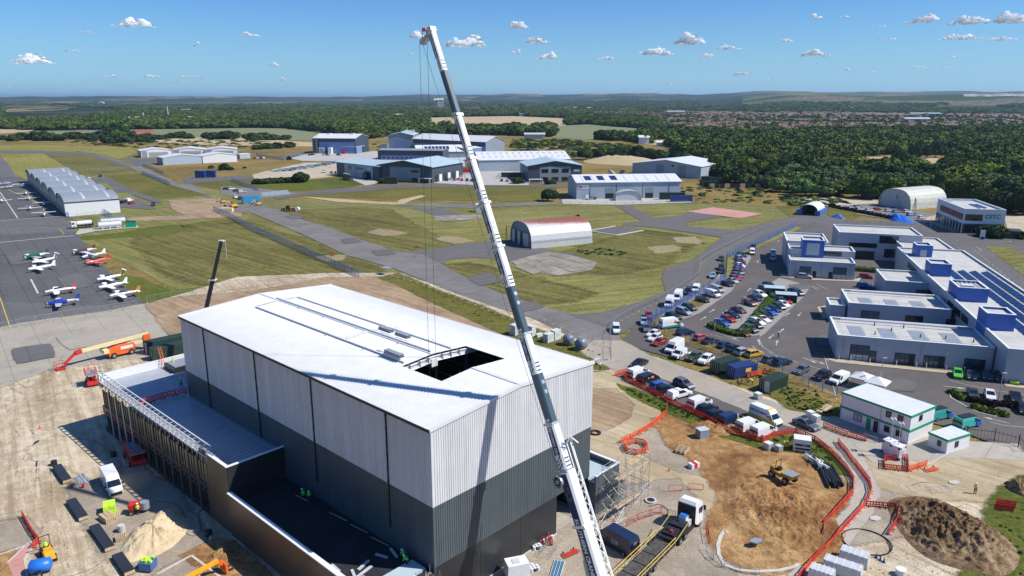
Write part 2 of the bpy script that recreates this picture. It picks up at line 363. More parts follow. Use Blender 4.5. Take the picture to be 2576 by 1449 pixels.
def farland(name,wood,fld,town,fieldscale=.0032,f0=.50):
    m,nt,b=newmat(name);co=wpos(nt,1,.55,1)
    vo=N(nt,'ShaderNodeTexVoronoi');vo.inputs['Scale'].default_value=fieldscale;nt.links.new(co,vo.inputs['Vector'])
    sp=N(nt,'ShaderNodeSeparateColor');nt.links.new(vo.outputs['Color'],sp.inputs[0])
    c=ramp(nt,sp.outputs[0],[(0,wood),(f0,wood),(f0+.03,fld[0]),(f0+.18,fld[0]),(f0+.2,fld[1]),(f0+.32,fld[1]),(f0+.34,wood)])
    wn=noise_n(nt,wpos(nt),.0035,6,.7)
    c=mix(nt,ramp(nt,wn,[(.47,g3(0)),(.53,g3(1))]),c,wood)
    tn=noise_n(nt,wpos(nt),.0011,3,.5);sk=noise_n(nt,wpos(nt,1,.4,1),.055,3,.9)
    tm=mix(nt,ramp(nt,sk,[(.46,g3(0)),(.54,g3(1))]),wood,town)
    c=mix(nt,ramp(nt,tn,[(.52,g3(0)),(.58,g3(.8))]),c,tm)
    c=mix(nt,ramp(nt,noise_n(nt,wpos(nt),.03,5,.8),[(.35,g3(.6)),(.6,g3(0))]),c,tuple(x*.55 for x in wood))
    nt.links.new(c,b.inputs['Base Color']);b.inputs['Roughness'].default_value=1;b.inputs['Specular IOR Level'].default_value=0
    return m
M['far']=farland('far_countryside',(.022,.04,.018),((.34,.26,.15),(.11,.14,.06)),(.16,.12,.10),f0=.62)
M['hill']=farland('hillside_patchwork',(.022,.042,.02),((.34,.26,.15),(.09,.12,.05)),(.17,.13,.11),.0020,.60)
M['hillr']=farland('chalk_down_hillside',(.045,.07,.03),((.24,.21,.11),(.10,.13,.05)),(.34,.25,.21),.0022,.46)
lay={'k':0}
def inpoly(x,y,P):
    c=False;n=len(P);j=n-1
    for i in range(n):
        if (P[i][1]>y)!=(P[j][1]>y)and x<(P[j][0]-P[i][0])*(y-P[i][1])/(P[j][1]-P[i][1])+P[i][0]:c=not c
        j=i
    return c
SOFT={}
def soften(m):
    if m in SOFT:return SOFT[m]
    k=M[m].copy();k.name=m+'_soft_edge';nt=k.node_tree;out=[n for n in nt.nodes if n.type=='OUTPUT_MATERIAL'][0];b=out.inputs[0].links[0].from_socket
    a=N(nt,'ShaderNodeAttribute');a.attribute_name='edge';n1=noise_n(nt,wpos(nt),.8,7,.8)
    ad=N(nt,'ShaderNodeMath',operation='ADD');nt.links.new(a.outputs['Fac'],ad.inputs[0]);nt.links.new(n1,ad.inputs[1])
    mr=N(nt,'ShaderNodeMapRange');mr.inputs['From Min'].default_value=.82;mr.inputs['From Max'].default_value=1.08;nt.links.new(ad.outputs[0],mr.inputs['Value'])
    tb=N(nt,'ShaderNodeBsdfTransparent');mx=N(nt,'ShaderNodeMixShader');nt.links.new(mr.outputs[0],mx.inputs[0]);nt.links.new(tb.outputs[0],mx.inputs[1]);nt.links.new(b,mx.inputs[2]);nt.links.new(mx.outputs[0],out.inputs[0])
    SOFT[m]=k;return k
def patch(name,m,z,s,jit=0,step=3.0,world=None):
    lay['k']+=1;z=z+lay['k']*.0009
    P=[G(u,v)for u,v in pts(s)]if world is None else [Vector((a,b,0))for a,b in world]
    out=[]
    for i in range(len(P)):
        a,b=P[i],P[(i+1)% len(P)];d=(b-a).length;n=max(1,int(d/step))if jit else 1
        n=min(n,150)
        nrm=Vector((-(b-a).y,(b-a).x,0)).normalized()
        for k in range(n):
            p=a.lerp(b,k/n)
            if jit:p=p+nrm*((noise.noise(Vector((p.x*.35,p.y*.35,3)))+.6*noise.noise(Vector((p.x*1.1,p.y*1.1,9))))*jit)
            out.append((p.x,p.y,z))
    ar=sum(out[i][0]*out[(i+1)% len(out)][1]-out[(i+1)% len(out)][0]*out[i][1]for i in range(len(out)))
    if ar<0:out.reverse()
    n=len(out);fs=[list(range(n))];al=[1.0]*n
    if jit>=.2 and name not in ('concrete_slab',):
        wd=1.0+jit*(4.5 if m.startswith('g_')and jit>2 else 2.2);ring=[]
        for i in range(n):
            a=Vector(out[i-1]);b=Vector(out[i]);c=Vector(out[(i+1)% n]);d1=(b-a).normalized();d2=(c-b).normalized()
            t=(d1+d2);t=t.normalized()if t.length>.1 else d1
            ring.append((b.x+t.y*wd,b.y-t.x*wd,z-.0004))
        out+=ring;fs+=[(i,n+i,n+(i+1)% n,(i+1)% n)for i in range(n)];al+=[0.0]*n
    me=bpy.data.meshes.new(name);me.from_pydata(out,[],fs);me.materials.append(soften(m)if len(al)>n else M[m])
    at=me.attributes.new('edge','FLOAT','POINT');at.data.foreach_set('value',al);me.update()
    o=link(name,me);o['kind']='structure';return o
def terr_h(r,az):
    n=noise.noise(Vector((r*.0004,az*.12,0)));n2=noise.noise(Vector((r*.0011,az*.35,7)))
    n3=noise.noise(Vector((az*.9,3,r*.0002)))
    sm=lambda a,b,x:max(0,min(1,(x-a)/(b-a)))**2*(3-2*max(0,min(1,(x-a)/(b-a))))
    h=sm(2600,6000,r)*6*(1+n)
    h+=sm(8500,12500,r)*(74+26*noise.noise(Vector((az*.09,1.3,0)))+10*n3)*(1-.25*sm(13000,20000,r))
    h+=sm(6500,9000,r)*sm(-14,-6,az)*(1-sm(0,5,az))*(26+14*n2)
    h+=sm(5200,8800,r)*sm(2,9,az)*(1-sm(17,22,az))*(48+22*n2+14*n)
    h+=sm(3900,6300,r)*sm(14.5,20,az)*(74+10*noise.noise(Vector((az*.2,5,0)))+4*n3)*(1-.15*sm(6500,8000,r))
    return h
def terrain():
    rs=[2300*1.045**k for k in range(52)];azs=np.linspace(-50,50,260);vs_=[];fs=[];mi=[]
    for r in rs:
        for a in azs:
            h=terr_h(r,a)if r>2500 else 0
            vs_.append((r*math.sin(R(a)),r*math.cos(R(a)),h+(.0 if r>2350 else -.3)))
    n=len(azs)
    for k in range(len(rs)-1):
        for i in range(n-1):
            fs.append((k*n+i,k*n+i+1,(k+1)*n+i+1,(k+1)*n+i));a=azs[i];r=rs[k]
            mi.append(2 if (a>16.5 and r>4300)else (1 if r>6500 else 0))
    me=bpy.data.meshes.new('hills');me.from_pydata(vs_,[],fs)
    for k in ('far','hill','hillr'):me.materials.append(M[k])
    me.polygons.foreach_set('material_index',mi);me.polygons.foreach_set('use_smooth',[True]*len(fs));me.update()
    link('hills',me)['kind']='structure'
terrain()
def ring_sheet(name,r0,r1,m,z,n=96):
    mb=MB()
    if r0==0:mb.add([(r1*math.cos(2*math.pi*i/n),r1*math.sin(2*math.pi*i/n),z)for i in range(n)],[tuple(range(n))])
    else:
        for i in range(n):
            a,b=2*math.pi*i/n,2*math.pi*(i+1)/n
            mb.face([(r0*math.cos(a),r0*math.sin(a),z),(r1*math.cos(a),r1*math.sin(a),z),(r1*math.cos(b),r1*math.sin(b),z),(r0*math.cos(b),r0*math.sin(b),z)])
    mb.build(name,M[m])['kind']='structure'
ring_sheet('ground',0,1500,'g_scrub',0)
ring_sheet('outer_ground',1500,60000,'far',-.5)
z1=.05
for nm,mt,s in [
 ('field','f_green','60,346 60,331 280,327 480,324 644,322 720,324 800,334 850,338 840,352 640,352 480,348 300,346 150,345'),
 ('field','f_green','0,305 0,285 100,283 240,282 242,299 100,303'),
 ('field','f_tan','0,286 0,271 130,270 305,276 305,288'),
 ('field','f_tan','1076,320 1076,296 1170,294 1288,292 1424,298 1424,321 1288,319'),
 ('field','f_green','1388,344 1390,317 1480,313 1545,319 1638,326 1638,349 1540,349 1475,351'),
 ('field','f_tan','1613,353 1700,351 1782,351 1778,362 1663,367 1625,362'),
 ('field','f_tan','1060,325 1060,309 1200,308 1300,309 1300,326'),
 ('meadow','g_scrub','974,339 1156,335 1160,347 974,349'),
 ('glade','f_tan','2140,403 2190,396 2240,394 2402,396 2420,402 2342,418 2207,418'),
 ('field','f_tan','0,322 60,318 85,328 60,332 0,336'),
]:patch(nm,mt,z1,s,.0)
patch('airfield_grass','g_mown',.03,'0,378 0,560 200,600 400,700 560,800 1500,1000 1700,900 1800,640 2000,545 2100,520 1700,512 1288,512 1000,508 700,505 500,470 330,410 200,366 60,366',.6)
L=[
 ('grass_strip','g_pale',.06,'0,376 0,366 150,366 330,372 340,384 300,400 260,388 200,381',1),
 ('grass_patch','g_pale',.06,'2,386 110,384 200,436 208,442 60,452 45,450 20,412',.5),
 ('grass_patch','g_brown',.07,'110,384 215,387 325,421 345,430 208,442 200,436',.5),
 ('heath','f_tan',.06,'280,352 380,348 560,345 640,349 800,360 780,368 640,366 520,364 440,360',2),
 ('grass_patch','g_green',.06,'268,440 355,437 520,490 380,502 300,460',.8),
 ('rough_grass','g_scrub',.06,'357,410 412,436 447,455 560,452 700,447 800,440 830,415 760,395 600,400 420,408',1),
 ('rough_grass','g_green',.07,'490,463 590,455 640,470 650,475 560,478',1),
 ('grass_patch','g_lush',.07,'644,455 700,460 770,455 860,446 920,460 880,470 760,480 640,477 650,466',1),
 ('rough_grass','g_green',.07,'760,488 1000,470 1288,468 1400,466 1370,505 1288,508 1000,500 800,496',1),
 ('rough_grass','g_scrub',.07,'1710,470 1900,480 2000,500 1995,520 1720,510',1),
 ('rough_grass','g_green',.08,'1960,520 2100,515 2160,540 2130,555 2000,550',.8),
 ('grass_patch','g_brown',.08,'750,535 900,528 1000,540 1110,575 1160,640 1010,633 840,578',3),
 ('grass_patch','g_mown2',.08,'1000,530 1288,525 1420,520 1560,520 1620,560 1500,575 1470,560 1290,575 1280,615 1150,615',1.2),
 ('grass_patch','g_brown',.08,'400,600 560,560 770,640 900,690 640,720 480,680',3.5),
 ('grass_patch','g_lush',.09,'197,597 300,588 380,573 440,567 452,575 430,590 300,597 220,603',.7),
 ('grass_patch','g_lush',.09,'280,690 330,735 375,762 440,750 560,735 520,725 420,735 340,700',.8),
 ('grass_patch','g_mown2',.09,'1106,660 1150,648 1230,648 1430,700 1660,600 1830,600 1680,680 1675,710 1690,730 1600,775 1500,790 1430,790 1300,745 1180,695',.6),
 ('grass_patch','g_brown',.1,'1330,752 1200,705 1135,672 1180,675 1330,715 1450,745',2.5),
 ('grass_patch','g_brown',.10,'1480,640 1640,590 1700,600 1600,660 1500,680',3.5),
 ('grass_patch','g_mown2',.09,'1720,562 1800,552 1950,545 1860,583 1740,572',.5),
 ('grass_patch','g_mown2',.09,'1570,521 1700,515 1740,525 1720,540 1640,552 1600,540',.5),
 ('apron','apron2',.12,'0,393 20,412 45,450 65,470 170,560 0,575',0),
 ('apron','apron',.13,'0,445 50,446 66,452 165,545 200,548 160,556 0,556',0),
 ('apron','apron2',.14,'0,556 160,549 217,617 275,685 332,737 368,768 250,790 92,812 0,830 0,700',0),
 ('apron','apron',.15,'0,590 190,585 217,617 275,685 332,737 366,765 230,770 0,760',0),
 ('apron','apronsand',.14,'0,828 92,810 250,789 375,766 457,862 470,900 300,920 140,940 0,990',.6),
 ('taxiway','taxid',.12,'0,381 100,380 215,383 250,389 348,420 358,428 325,422 210,388 110,386 0,387',0),
 ('taxiway','taxid',.12,'300,398 395,400 395,408 350,412 318,402',0),
 ('taxiway','taxid',.12,'318,411 400,410 420,411 345,418',0),
 ('taxiway','taxi',.13,'325,421 352,419 447,462 480,463 525,490 570,505 640,530 600,537 525,492 429,466 358,434',0),
 ('access_road','taxid',.12,'460,448 560,446 700,437 760,430 760,436 700,446 560,455 470,462',.3),
 ('hardstanding','taxi',.13,'560,470 650,475 760,488 700,497 640,500 560,490',.6),
 ('hardstanding','d_pale',.12,'640,440 700,425 770,410 850,410 870,440 780,450 700,456 650,452',1),
 ('access_road','road',.15,'245,447 272,445 330,478 412,508 395,512 310,485',0),
 ('car_park','road',.14,'225,450 262,448 300,480 395,525 380,528 275,520 240,480',0),
 ('grass_verge','g_mown2',.17,'235,462 265,460 292,478 250,484',0),
 ('grass_verge','g_mown2',.17,'255,488 320,485 350,502 280,508',0),
 ('bare_ground','d_bare',.12,'432,504 545,500 600,530 540,537 470,540 440,525',.8),
 ('bare_ground','d_bare',.11,'330,548 430,545 600,535 600,545 430,553 330,556',.8),
 ('service_road','road',.13,'690,497 830,476 920,470 1010,465 1290,462 1450,466 1450,473 1288,469 1010,473 900,482 760,492 700,502',.2),
 ('concrete_drive','yardc',.15,'888,443 930,448 955,461 920,467 880,450',0),
 ('concrete_yard','yardc',.14,'1090,461 1120,440 1210,430 1330,432 1330,466 1200,466 1110,462',0),
 ('factory_yard','yardc',.12,'730,398 790,384 900,386 940,380 1240,388 1250,392 1240,402 1100,404 940,407 760,405',0),
 ('concrete_yard','yardc',.14,'1412,502 1450,500 1720,496 1740,510 1560,516 1416,514',0),
 ('taxiway','taxi',.16,'600,520 640,515 700,530 760,555 834,577 900,603 969,627 1006,636 1060,642 1101,665 1146,690 1244,737 1330,765 1423,792 1500,800 1545,830 1560,870 1500,870 1408,832 1343,799 1244,770 1154,738 994,675 876,642 766,590 640,537',.25),
 ('taxiway','taxid',.155,'1006,636 1100,627 1200,613 1290,606 1400,636 1440,640 1370,668 1280,655 1190,648 1130,653 1100,666',.4),
 ('taxiway','taxid',.15,'1040,525 1110,525 1170,543 1110,546 1070,532',.4),
 ('taxiway','taxid',.15,'1555,520 1583,520 1640,550 1660,552 1750,536 1812,545 1720,560 1718,570 1850,582 1900,570 2000,545 2060,540 2160,560 2040,562 1960,590 1860,640 1790,690 1755,740 1690,780 1600,810 1560,840 1548,800 1500,795 1450,793 1520,790 1620,762 1680,735 1672,700 1680,680 1750,655 1822,598 1740,585 1640,572 1570,568 1580,562 1620,558',.3),
 ('dark_tarmac','apron2',.17,'1420,792 1500,791 1560,786 1545,810 1540,830',.1),
 ('pink_hardstanding','pink',.17,'1733,533 1794,523 1915,539 1860,549',.2),
 ('square_slab','taxid',.14,'1480,582 1548,570 1618,580 1550,593',0),
 ('broken_slab','slab',.15,'1288,660 1380,636 1400,638 1495,662 1480,680 1400,693 1340,680',.5),
 ('broken_slab','slab',.15,'1095,545 1200,541 1212,548 1130,557 1100,555',.4),
 ('bare_patch','g_straw',.12,'940,585 960,578 1012,588 970,592',1.6),
 ('bare_patch','g_straw',.12,'1110,600 1130,596 1180,608 1140,612',1.6),
 ('bare_patch','g_straw',.12,'810,648 856,645 848,655 830,655',1.6),
 ('bare_patch','g_straw',.12,'1705,600 1740,598 1750,612 1715,610',1.6),
 ('bare_patch','g_straw',.12,'1640,625 1690,620 1700,632 1650,636',1.6),
 ('bare_track','f_tan',.10,'770,496 860,502 940,508 1000,510 1010,503 1060,492 1068,494 1030,505 1010,515 930,512 850,508',.3),
 ('gravel_track','taxi',.12,'975,515 1080,513 1200,516 1288,513 1400,510 1400,514 1288,519 1180,523 1060,520',.2),
 ('service_ground','park',.14,'1560,870 1600,815 1780,740 1880,640 1900,600 2040,556 2160,556 2400,560 2600,600 2650,760 2700,1200 2400,1080 2105,1010 1930,950 1700,905 1610,880',0),
 ('road','road',.16,'2040,562 2400,556 2470,590 2600,690 2680,760 2680,820 2540,720 2400,620 2330,585 2160,575',0),
 ('road','road',.17,'2440,625 2480,620 2600,680 2600,640 2500,600 2400,585 2380,592',0),
 ('grass_verge','g_mown2',.19,'2485,623 2540,622 2640,690 2640,740',.2),
 ('paving','path',.18,'2320,550 2360,540 2420,575 2430,578 2540,580 2545,588 2400,585 2350,566',0),
 ('car_compound','taxi',.16,'2095,520 2200,512 2290,530 2370,540 2380,560 2330,562 2250,555 2120,535',0),
 ('sandy_track','d_pale',.15,'1990,500 2060,495 2200,505 2220,515 2110,520 2020,512',.8),
 ('building_plot','d_pale',.15,'2530,540 2600,548 2650,600 2560,590 2540,575',.4),
 ('grass_patch','g_green',.17,'2090,520 2160,535 2120,545 2090,545',.5),
 ('parking_bays','bay',.18,'1650,800 1730,755 1800,705 1835,640 1880,630 1890,650 1860,700 1840,735 1760,790 1720,805',0),
 ('parking_bays','bay',.18,'1790,822 1880,750 1960,700 2040,722 2020,750 1920,845 1860,850',0),
 ('grass_verge','g_mown2',.185,'1825,650 1925,605 2000,572 2010,575 1900,625 1850,660 1840,700 1826,700',.2),
 ('grass_verge','g_scrub',.185,'1640,815 1770,748 1820,708 1825,712 1760,768 1690,808 1660,830 1760,862 1740,870 1650,845',.3),
 ('grass_verge','g_scrub',.185,'1720,865 1800,875 1940,928 2108,1000 2110,1040 2060,1030 1950,1000 1940,960 1870,905 1770,880',.4),
 ('grass_patch','g_green',.19,'1945,985 1990,980 2060,1010 2100,1040 2075,1045 1990,1030',.5),
 ('pavement','path',.22,'2072,905 2110,905 2200,917 2380,935 2570,955 2570,968 2380,942 2200,924 2110,915',0),
 ('pavement','path',.22,'1962,690 2030,698 2150,705 2170,697 2160,710 2030,706 1964,698',0),
 ('pavement','path',.22,'2055,775 2080,770 2085,800 2070,806',0),
 ('paving','path',.22,'2500,935 2620,950 2620,985 2530,975',0),
 ('site_ground','d_sand',.11,'0,985 0,1700 1900,1700 2800,1700 2800,1300 2500,1130 2380,1110 2110,1060 1900,1000 1640,905 1500,860 1280,790 1000,690 830,690 600,700 380,768 457,862 470,895 300,915 140,935',.6),
 ('bare_strip','d_bare',.13,'375,768 450,750 640,735 830,700 1000,700 1060,730 1150,775 1300,810 1300,870 1100,900 700,900 470,900 457,862',.6),
 ('grass_verge','g_green',.14,'960,700 1000,690 1100,735 1200,770 1300,815 1400,850 1500,885 1570,915 1490,935 1440,910 1350,880 1260,835 1180,800 1060,745 1000,715',.5),
 ('access_track','dust',.15,'1500,860 1560,862 1640,905 1760,945 1900,1005 2110,1075 2200,1095 2140,1140 2060,1110 1990,1085 1900,1100 1760,1050 1700,1010 1640,960 1590,930 1550,930 1500,905 1460,880',.4),
 ('parking_strip','park',.165,'1560,950 1590,935 1680,965 1800,1010 1930,1065 2000,1085 1930,1105 1850,1085 1720,1020',.2),
 ('haul_road','d_track',.15,'1490,935 1560,945 1590,970 1640,1010 1675,1030 1640,1065 1560,1105 1500,1130 1490,1100 1560,1060 1590,1030 1580,1000 1540,980 1490,980',.6),
 ('bare_ground','d_bare',.16,'1490,985 1540,985 1585,1020 1570,1050 1520,1080 1490,1085',.5),
 ('haul_road','d_track',.15,'1480,1110 1560,1130 1620,1165 1700,1200 1780,1215 1840,1260 1830,1300 1800,1310 1760,1300 1700,1250 1600,1230 1540,1200 1480,1180',.5),
 ('stony_ground','d_grey',.14,'1560,1120 1680,1070 1760,1100 1830,1180 1780,1210 1700,1185 1620,1150',1),
 ('stony_ground','d_grey',.14,'2100,1240 2200,1225 2260,1250 2230,1290 2240,1340 2150,1360 2120,1330 2080,1340 2110,1290',1),
 ('clay_ground','d_orange',.16,'1660,1060 1760,1040 1830,1085 1900,1115 1960,1130 2080,1200 2140,1260 2060,1340 2040,1420 1900,1430 1830,1400 1815,1370 1830,1250 1780,1180 1700,1120',1),
 ('sandy_ground','d_track',.15,'2190,1170 2330,1140 2600,1160 2700,1260 2500,1260 2300,1240 2200,1220',.8),
 ('concrete_pad','concrete',.17,'2110,1062 2300,1100 2380,1110 2560,1120 2600,1165 2450,1155 2330,1160 2200,1170 2150,1130',0),
 ('concrete_path','concrete',.18,'2110,1115 2135,1110 2175,1180 2200,1240 2180,1290 2120,1370 2060,1449 1990,1449 2050,1400 2090,1340 2150,1280 2160,1230 2140,1180',.2),
 ('grass_bank','g_lush',.16,'2600,1210 2530,1260 2505,1300 2515,1350 2480,1400 2440,1500 2800,1600 2800,1250',1),
 ('grass_verge','g_lush',.175,'1560,970 1620,995 1680,1020 1740,1052 1850,1095 1920,1118 1900,1122 1800,1090 1700,1045 1600,1000',.4),
 ('grass_verge','g_lush',.175,'1930,1105 1990,1095 2060,1120 2100,1170 2130,1200 2100,1190 2030,1140 1950,1130',.4),
 ('laid_path','pink',.16,'20,1420 50,1390 75,1370 85,1378 60,1410 68,1470 40,1470',0),
 ('gravel_area','d_grey',.15,'0,1330 60,1310 90,1345 30,1390 0,1400',.3),
 ('gravel_area','d_grey',.15,'400,1449 480,1405 560,1449 600,1500 380,1500',.2),
 ('clay_ground','d_orange',.155,'0,1400 20,1395 45,1449 60,1500 0,1500',.4),
 ('clay_ground','d_orange',.155,'480,1400 540,1370 600,1400 680,1480 620,1500 560,1449',.6),
 ('bare_ground','d_sand',.15,'90,1130 140,1105 240,1130 280,1180 240,1200 180,1170 110,1150',.8),
 ('stony_ground','d_grey',.14,'400,1230 470,1320 480,1380 400,1420 300,1400 260,1340 200,1210 240,1190 330,1190',1),
 ('stony_ground','d_grey',.14,'1400,1290 1520,1250 1700,1220 1760,1310 1790,1330 1820,1449 1500,1500 1300,1500 1250,1449',1),
]
for n_,m_,z_,s_,j_ in L:patch(n_,m_,z_,s_,j_)
def track(s,w,m,z):
    P=[G(u,v)for u,v in pts(s)];S=[]
    for i in range(len(P)-1):
        p0,p1,p2,p3=P[max(0,i-1)],P[i],P[i+1],P[min(len(P)-1,i+2)]
        for k in range(7):t=k/7;S.append(.5*((2*p1)+(p2-p0)*t+(2*p0-5*p1+4*p2-p3)*t*t+(3*p1-p0-3*p2+p3)*t**3))
    S.append(P[-1])
    for off in (-.95,.95):
        vs_=[];al=[]
        for i,p in enumerate(S):
            d=(S[min(i+1,len(S)-1)]-S[max(i-1,0)]).normalized();n=Vector((-d.y,d.x,0));c=p+n*(off+.25*noise.noise(Vector((p.x*.2,p.y*.2,off))))
            en=0 if i in (0,len(S)-1)else .32+.25*noise.noise(Vector((p.x*.15,p.y*.15,5)))
            for q,a in ((-w,0),(0,en),(w,0)):vs_.append((c.x+n.x*q,c.y+n.y*q,z));al.append(a)
        fs=[(3*i+k,3*i+k+1,3*i+k+4,3*i+k+3)for i in range(len(S)-1)for k in (0,1)]
        me=bpy.data.meshes.new('wheel_track');me.from_pydata(vs_,[],fs);me.materials.append(soften(m));me.attributes.new('edge','FLOAT','POINT').data.foreach_set('value',al);me.update();link('wheel_track',me)['kind']='structure'
for i,(s_,m_)in enumerate([('0,1040 60,1000 120,950 170,900 200,850','d_brown'),('20,960 80,990 150,960 240,920 330,905','d_orange'),('0,1180 70,1130 110,1060 130,990 160,920','d_pale'),('60,1449 90,1330 80,1220 90,1140 140,1080 170,1010','d_grey'),('150,1449 130,1340 110,1240 120,1150 190,1110','d_brown'),('0,1010 50,1010 120,1000 190,960','d_orange'),('230,1449 180,1330 140,1240 130,1180','d_pale'),('30,1050 70,1110 60,1190 30,1260','d_brown'),
  ('1500,950 1560,960 1600,1000 1650,1030 1610,1080 1540,1120','d_brown'),('1510,1150 1600,1180 1700,1225 1790,1250 1800,1290','d_grey'),('1660,1449 1720,1380 1770,1310 1760,1270','d_brown'),('1600,1449 1680,1400 1750,1330','d_pale'),('1760,1180 1860,1150 1950,1170 2020,1220 2060,1290','d_brown'),('1800,1130 1900,1150 2000,1200 2080,1260','d_pale'),('2220,1200 2330,1190 2450,1190 2560,1200','d_brown'),('2230,1180 2340,1170 2500,1180','d_orange'),('2300,1230 2400,1225 2480,1240 2540,1225','d_brown')]):track(s_,.55,m_,.195+i*.0011)
for i_,(m_,s_)in enumerate([('apron2','20,640 70,632 90,660 35,668'),('apron2','150,700 200,690 230,720 175,730'),('road','1180,700 1230,690 1262,708 1210,720'),('road','940,632 975,628 990,640 955,645'),('road','860,604 890,600 905,610 872,614'),('apron2','1900,740 1950,735 1960,752 1905,756'),('apron2','2060,850 2090,846 2095,870 2062,872'),('taxid','2220,960 2300,965 2290,985 2210,980'),('apron2','1990,720 2030,716 2040,726 1995,730'),('dust','150,850 260,835 300,860 180,880'),('apron2','40,880 120,870 130,900 50,915'),('taxid','1300,770 1345,762 1360,775 1318,784'),('taxid','720,545 745,542 760,550 735,553')]):
    patch('tarmac_repair',m_,.2,s_,.21,2)
def mound(name,m,u,v,ru,rv,h,rot=0,rough=.35,n=44,label=None,seed=0,gullies=0,kind='structure'):
    c=G(u,v);rx=(G(u+ru,v)-c).length;ry=(G(u,v-rv)-c).length;ry=(ry+(G(u,v+rv)-c).length)/2
    vs_=[];fs=[];K=26 if n<100 else 64
    for k in range(K+1):
        t=k/K
        for i in range(n):
            a=2*math.pi*i/n;q=1+.22*noise.noise(Vector((math.cos(a)*1.3,math.sin(a)*1.3,seed)))
            x=math.cos(a+rot)*rx*t*q;y=math.sin(a+rot)*ry*t*q
            e=(1-t*t)**1.1
            z=h*e*(1+.35*noise.noise(Vector((x*.25,y*.25,seed))))+e**.5*rough*(noise.noise(Vector((x*.9,y*.9,seed+3)))+.6*noise.noise(Vector((x*2.3,y*2.3,seed+5)))+.45*abs(noise.noise(Vector((x*5,y*5,seed+8))))+.3*noise.noise(Vector((x*9,y*9,seed))))*min(1,(1-t)*6)
            if gullies:z-=gullies*e*abs(noise.noise(Vector((math.atan2(y,x)*2.2,t*.6,seed+9))))
            vs_.append((c.x+x,c.y+y,max(.02,.16+z)if k<K else .05))
    for k in range(K):
        for i in range(n):fs.append((k*n+i,(k+1)*n+i,(k+1)*n+(i+1)% n,k*n+(i+1)% n))
    me=bpy.data.meshes.new(name);me.from_pydata(vs_,[],fs);me.materials.append(M[m]);me.update()
    bm_=bmesh.new();bm_.from_mesh(me);bmesh.ops.remove_doubles(bm_,verts=bm_.verts,dist=.001);bmesh.ops.recalc_face_normals(bm_,faces=bm_.faces);bm_.to_mesh(me);bm_.free()
    me.polygons.foreach_set('use_smooth',[True]*len(me.polygons))
    o=link(name,me)
    if kind=='structure' and not label:o['kind']='structure'
    else:tag(o,label,'earth pile')
    return o
mound('spoil_heap','d_orange',1965,1295,150,118,1.1,seed=2,rough=.34,n=150,label='broad heap of orange clay soil inside the kerbed roundabout')
mound('spoil_heap','d_brown',2385,1345,135,86,2.0,seed=5,rough=.85,n=150,label='dark brown lumpy earth heap beside the green grass bank')
mound('sand_pile','sand',388,1352,70,64,1.7,seed=9,rough=.28,gullies=1.3,n=140,label='pale building sand pile in the yard by the two-storey annex',kind='x')
mound('spoil_heap','d_orange',1790,1082,70,20,.8,seed=12,rough=.5,label='low ridge of orange clay beside the row of parked vans')
mound('spoil_heap','d_orange',565,1400,40,36,.7,seed=15,rough=.4,label='low clay heap by the steel barrier near the annex')
mound('spoil_heap','d_brown',2560,1235,22,18,1.2,seed=17,rough=.6,label='small dark earth heap at the right-hand edge of the grass bank')
mound('sand_heap','f_tan',1560,405,95,10,4,seed=21,rough=.5,label='low straw coloured earth bank behind the grey hangars')
def line(name,m,z,s,w,dash=None,w2=None):
    P=[G(u,v)for u,v in pts(s)];mb=MB()
    for a,b in zip(P,P[1:]):
        d=(b-a).normalized();n_=Vector((-d.y,d.x,0))*w/2;Lh=(b-a).length;t=0
        seg=[(0,Lh)]if not dash else [(q,min(Lh,q+dash[0]))for q in np.arange(0,Lh,dash[0]+dash[1])]
        for q0,q1 in seg:
            p,q=a+d*q0,a+d*q1
            mb.face([(p.x-n_.x,p.y-n_.y,z),(q.x-n_.x,q.y-n_.y,z),(q.x+n_.x,q.y+n_.y,z),(p.x+n_.x,p.y+n_.y,z)])
    mb.build(name,M[m])['kind']='structure'
for s,w,m,d in [
 ('0,484 45,550',.5,'marking',None),('20,478 100,513',.35,'ymark',None),('0,458 62,453',.5,'marking',None),('0,556 150,546',.8,'curb',None),
 ('0,611 187,594',.9,'curb',None),('0,578 60,573 120,574 150,577 162,590 150,596 95,598',.2,'ymark',None),('0,750 28,832',.22,'ymark',None),
 ('78,704 96,740',.5,'curb',None),('245,389 340,420',.35,'marking',None),
 ('2388,587 2430,612 2560,722 2640,790',.14,'marking',(2.2,3)),('2428,603 2470,632',.2,'marking',None),('2448,612 2520,611',.3,'marking',None),('2448,616 2500,618 2574,625',.15,'marking',(1,1)),
 ('1783,842 1815,850 1860,860',.12,'marking',None),('2390,960 2430,970 2500,985 2576,995',.12,'marking',None),
 ('1960,898 2007,915',.14,'marking',None),('2031,921 2077,936',.14,'marking',None),('1932,887 1958,900',.14,'marking',None),
 ('2030,722 2045,724 2056,731',.16,'marking',None),('2055,718 2083,730',.16,'marking',None),
 ('1909,855 1918,875 1945,890',.14,'marking',None),('2490,1064 2520,1072 2576,1078',.14,'marking',None),
 ('1450,553 1550,553',.1,'marking',None)]:line('road_marking',m,.235,s,w,d)
def arrow(u,v,du,dv,s=1.0):
    a=dirang(u,v,du,dv);mb=MB();mb.add([(-2*s,-.09,0),(.7*s,-.09,0),(.7*s,.09,0),(-2*s,.09,0),(.7*s,-.38,0),(2*s,0,0),(.7*s,.38,0)],[(0,1,2,3),(4,5,6)])
    p=G(u,v);mb.build('road_arrow',M['marking'],None,(p.x,p.y,.24),a)['kind']='structure'
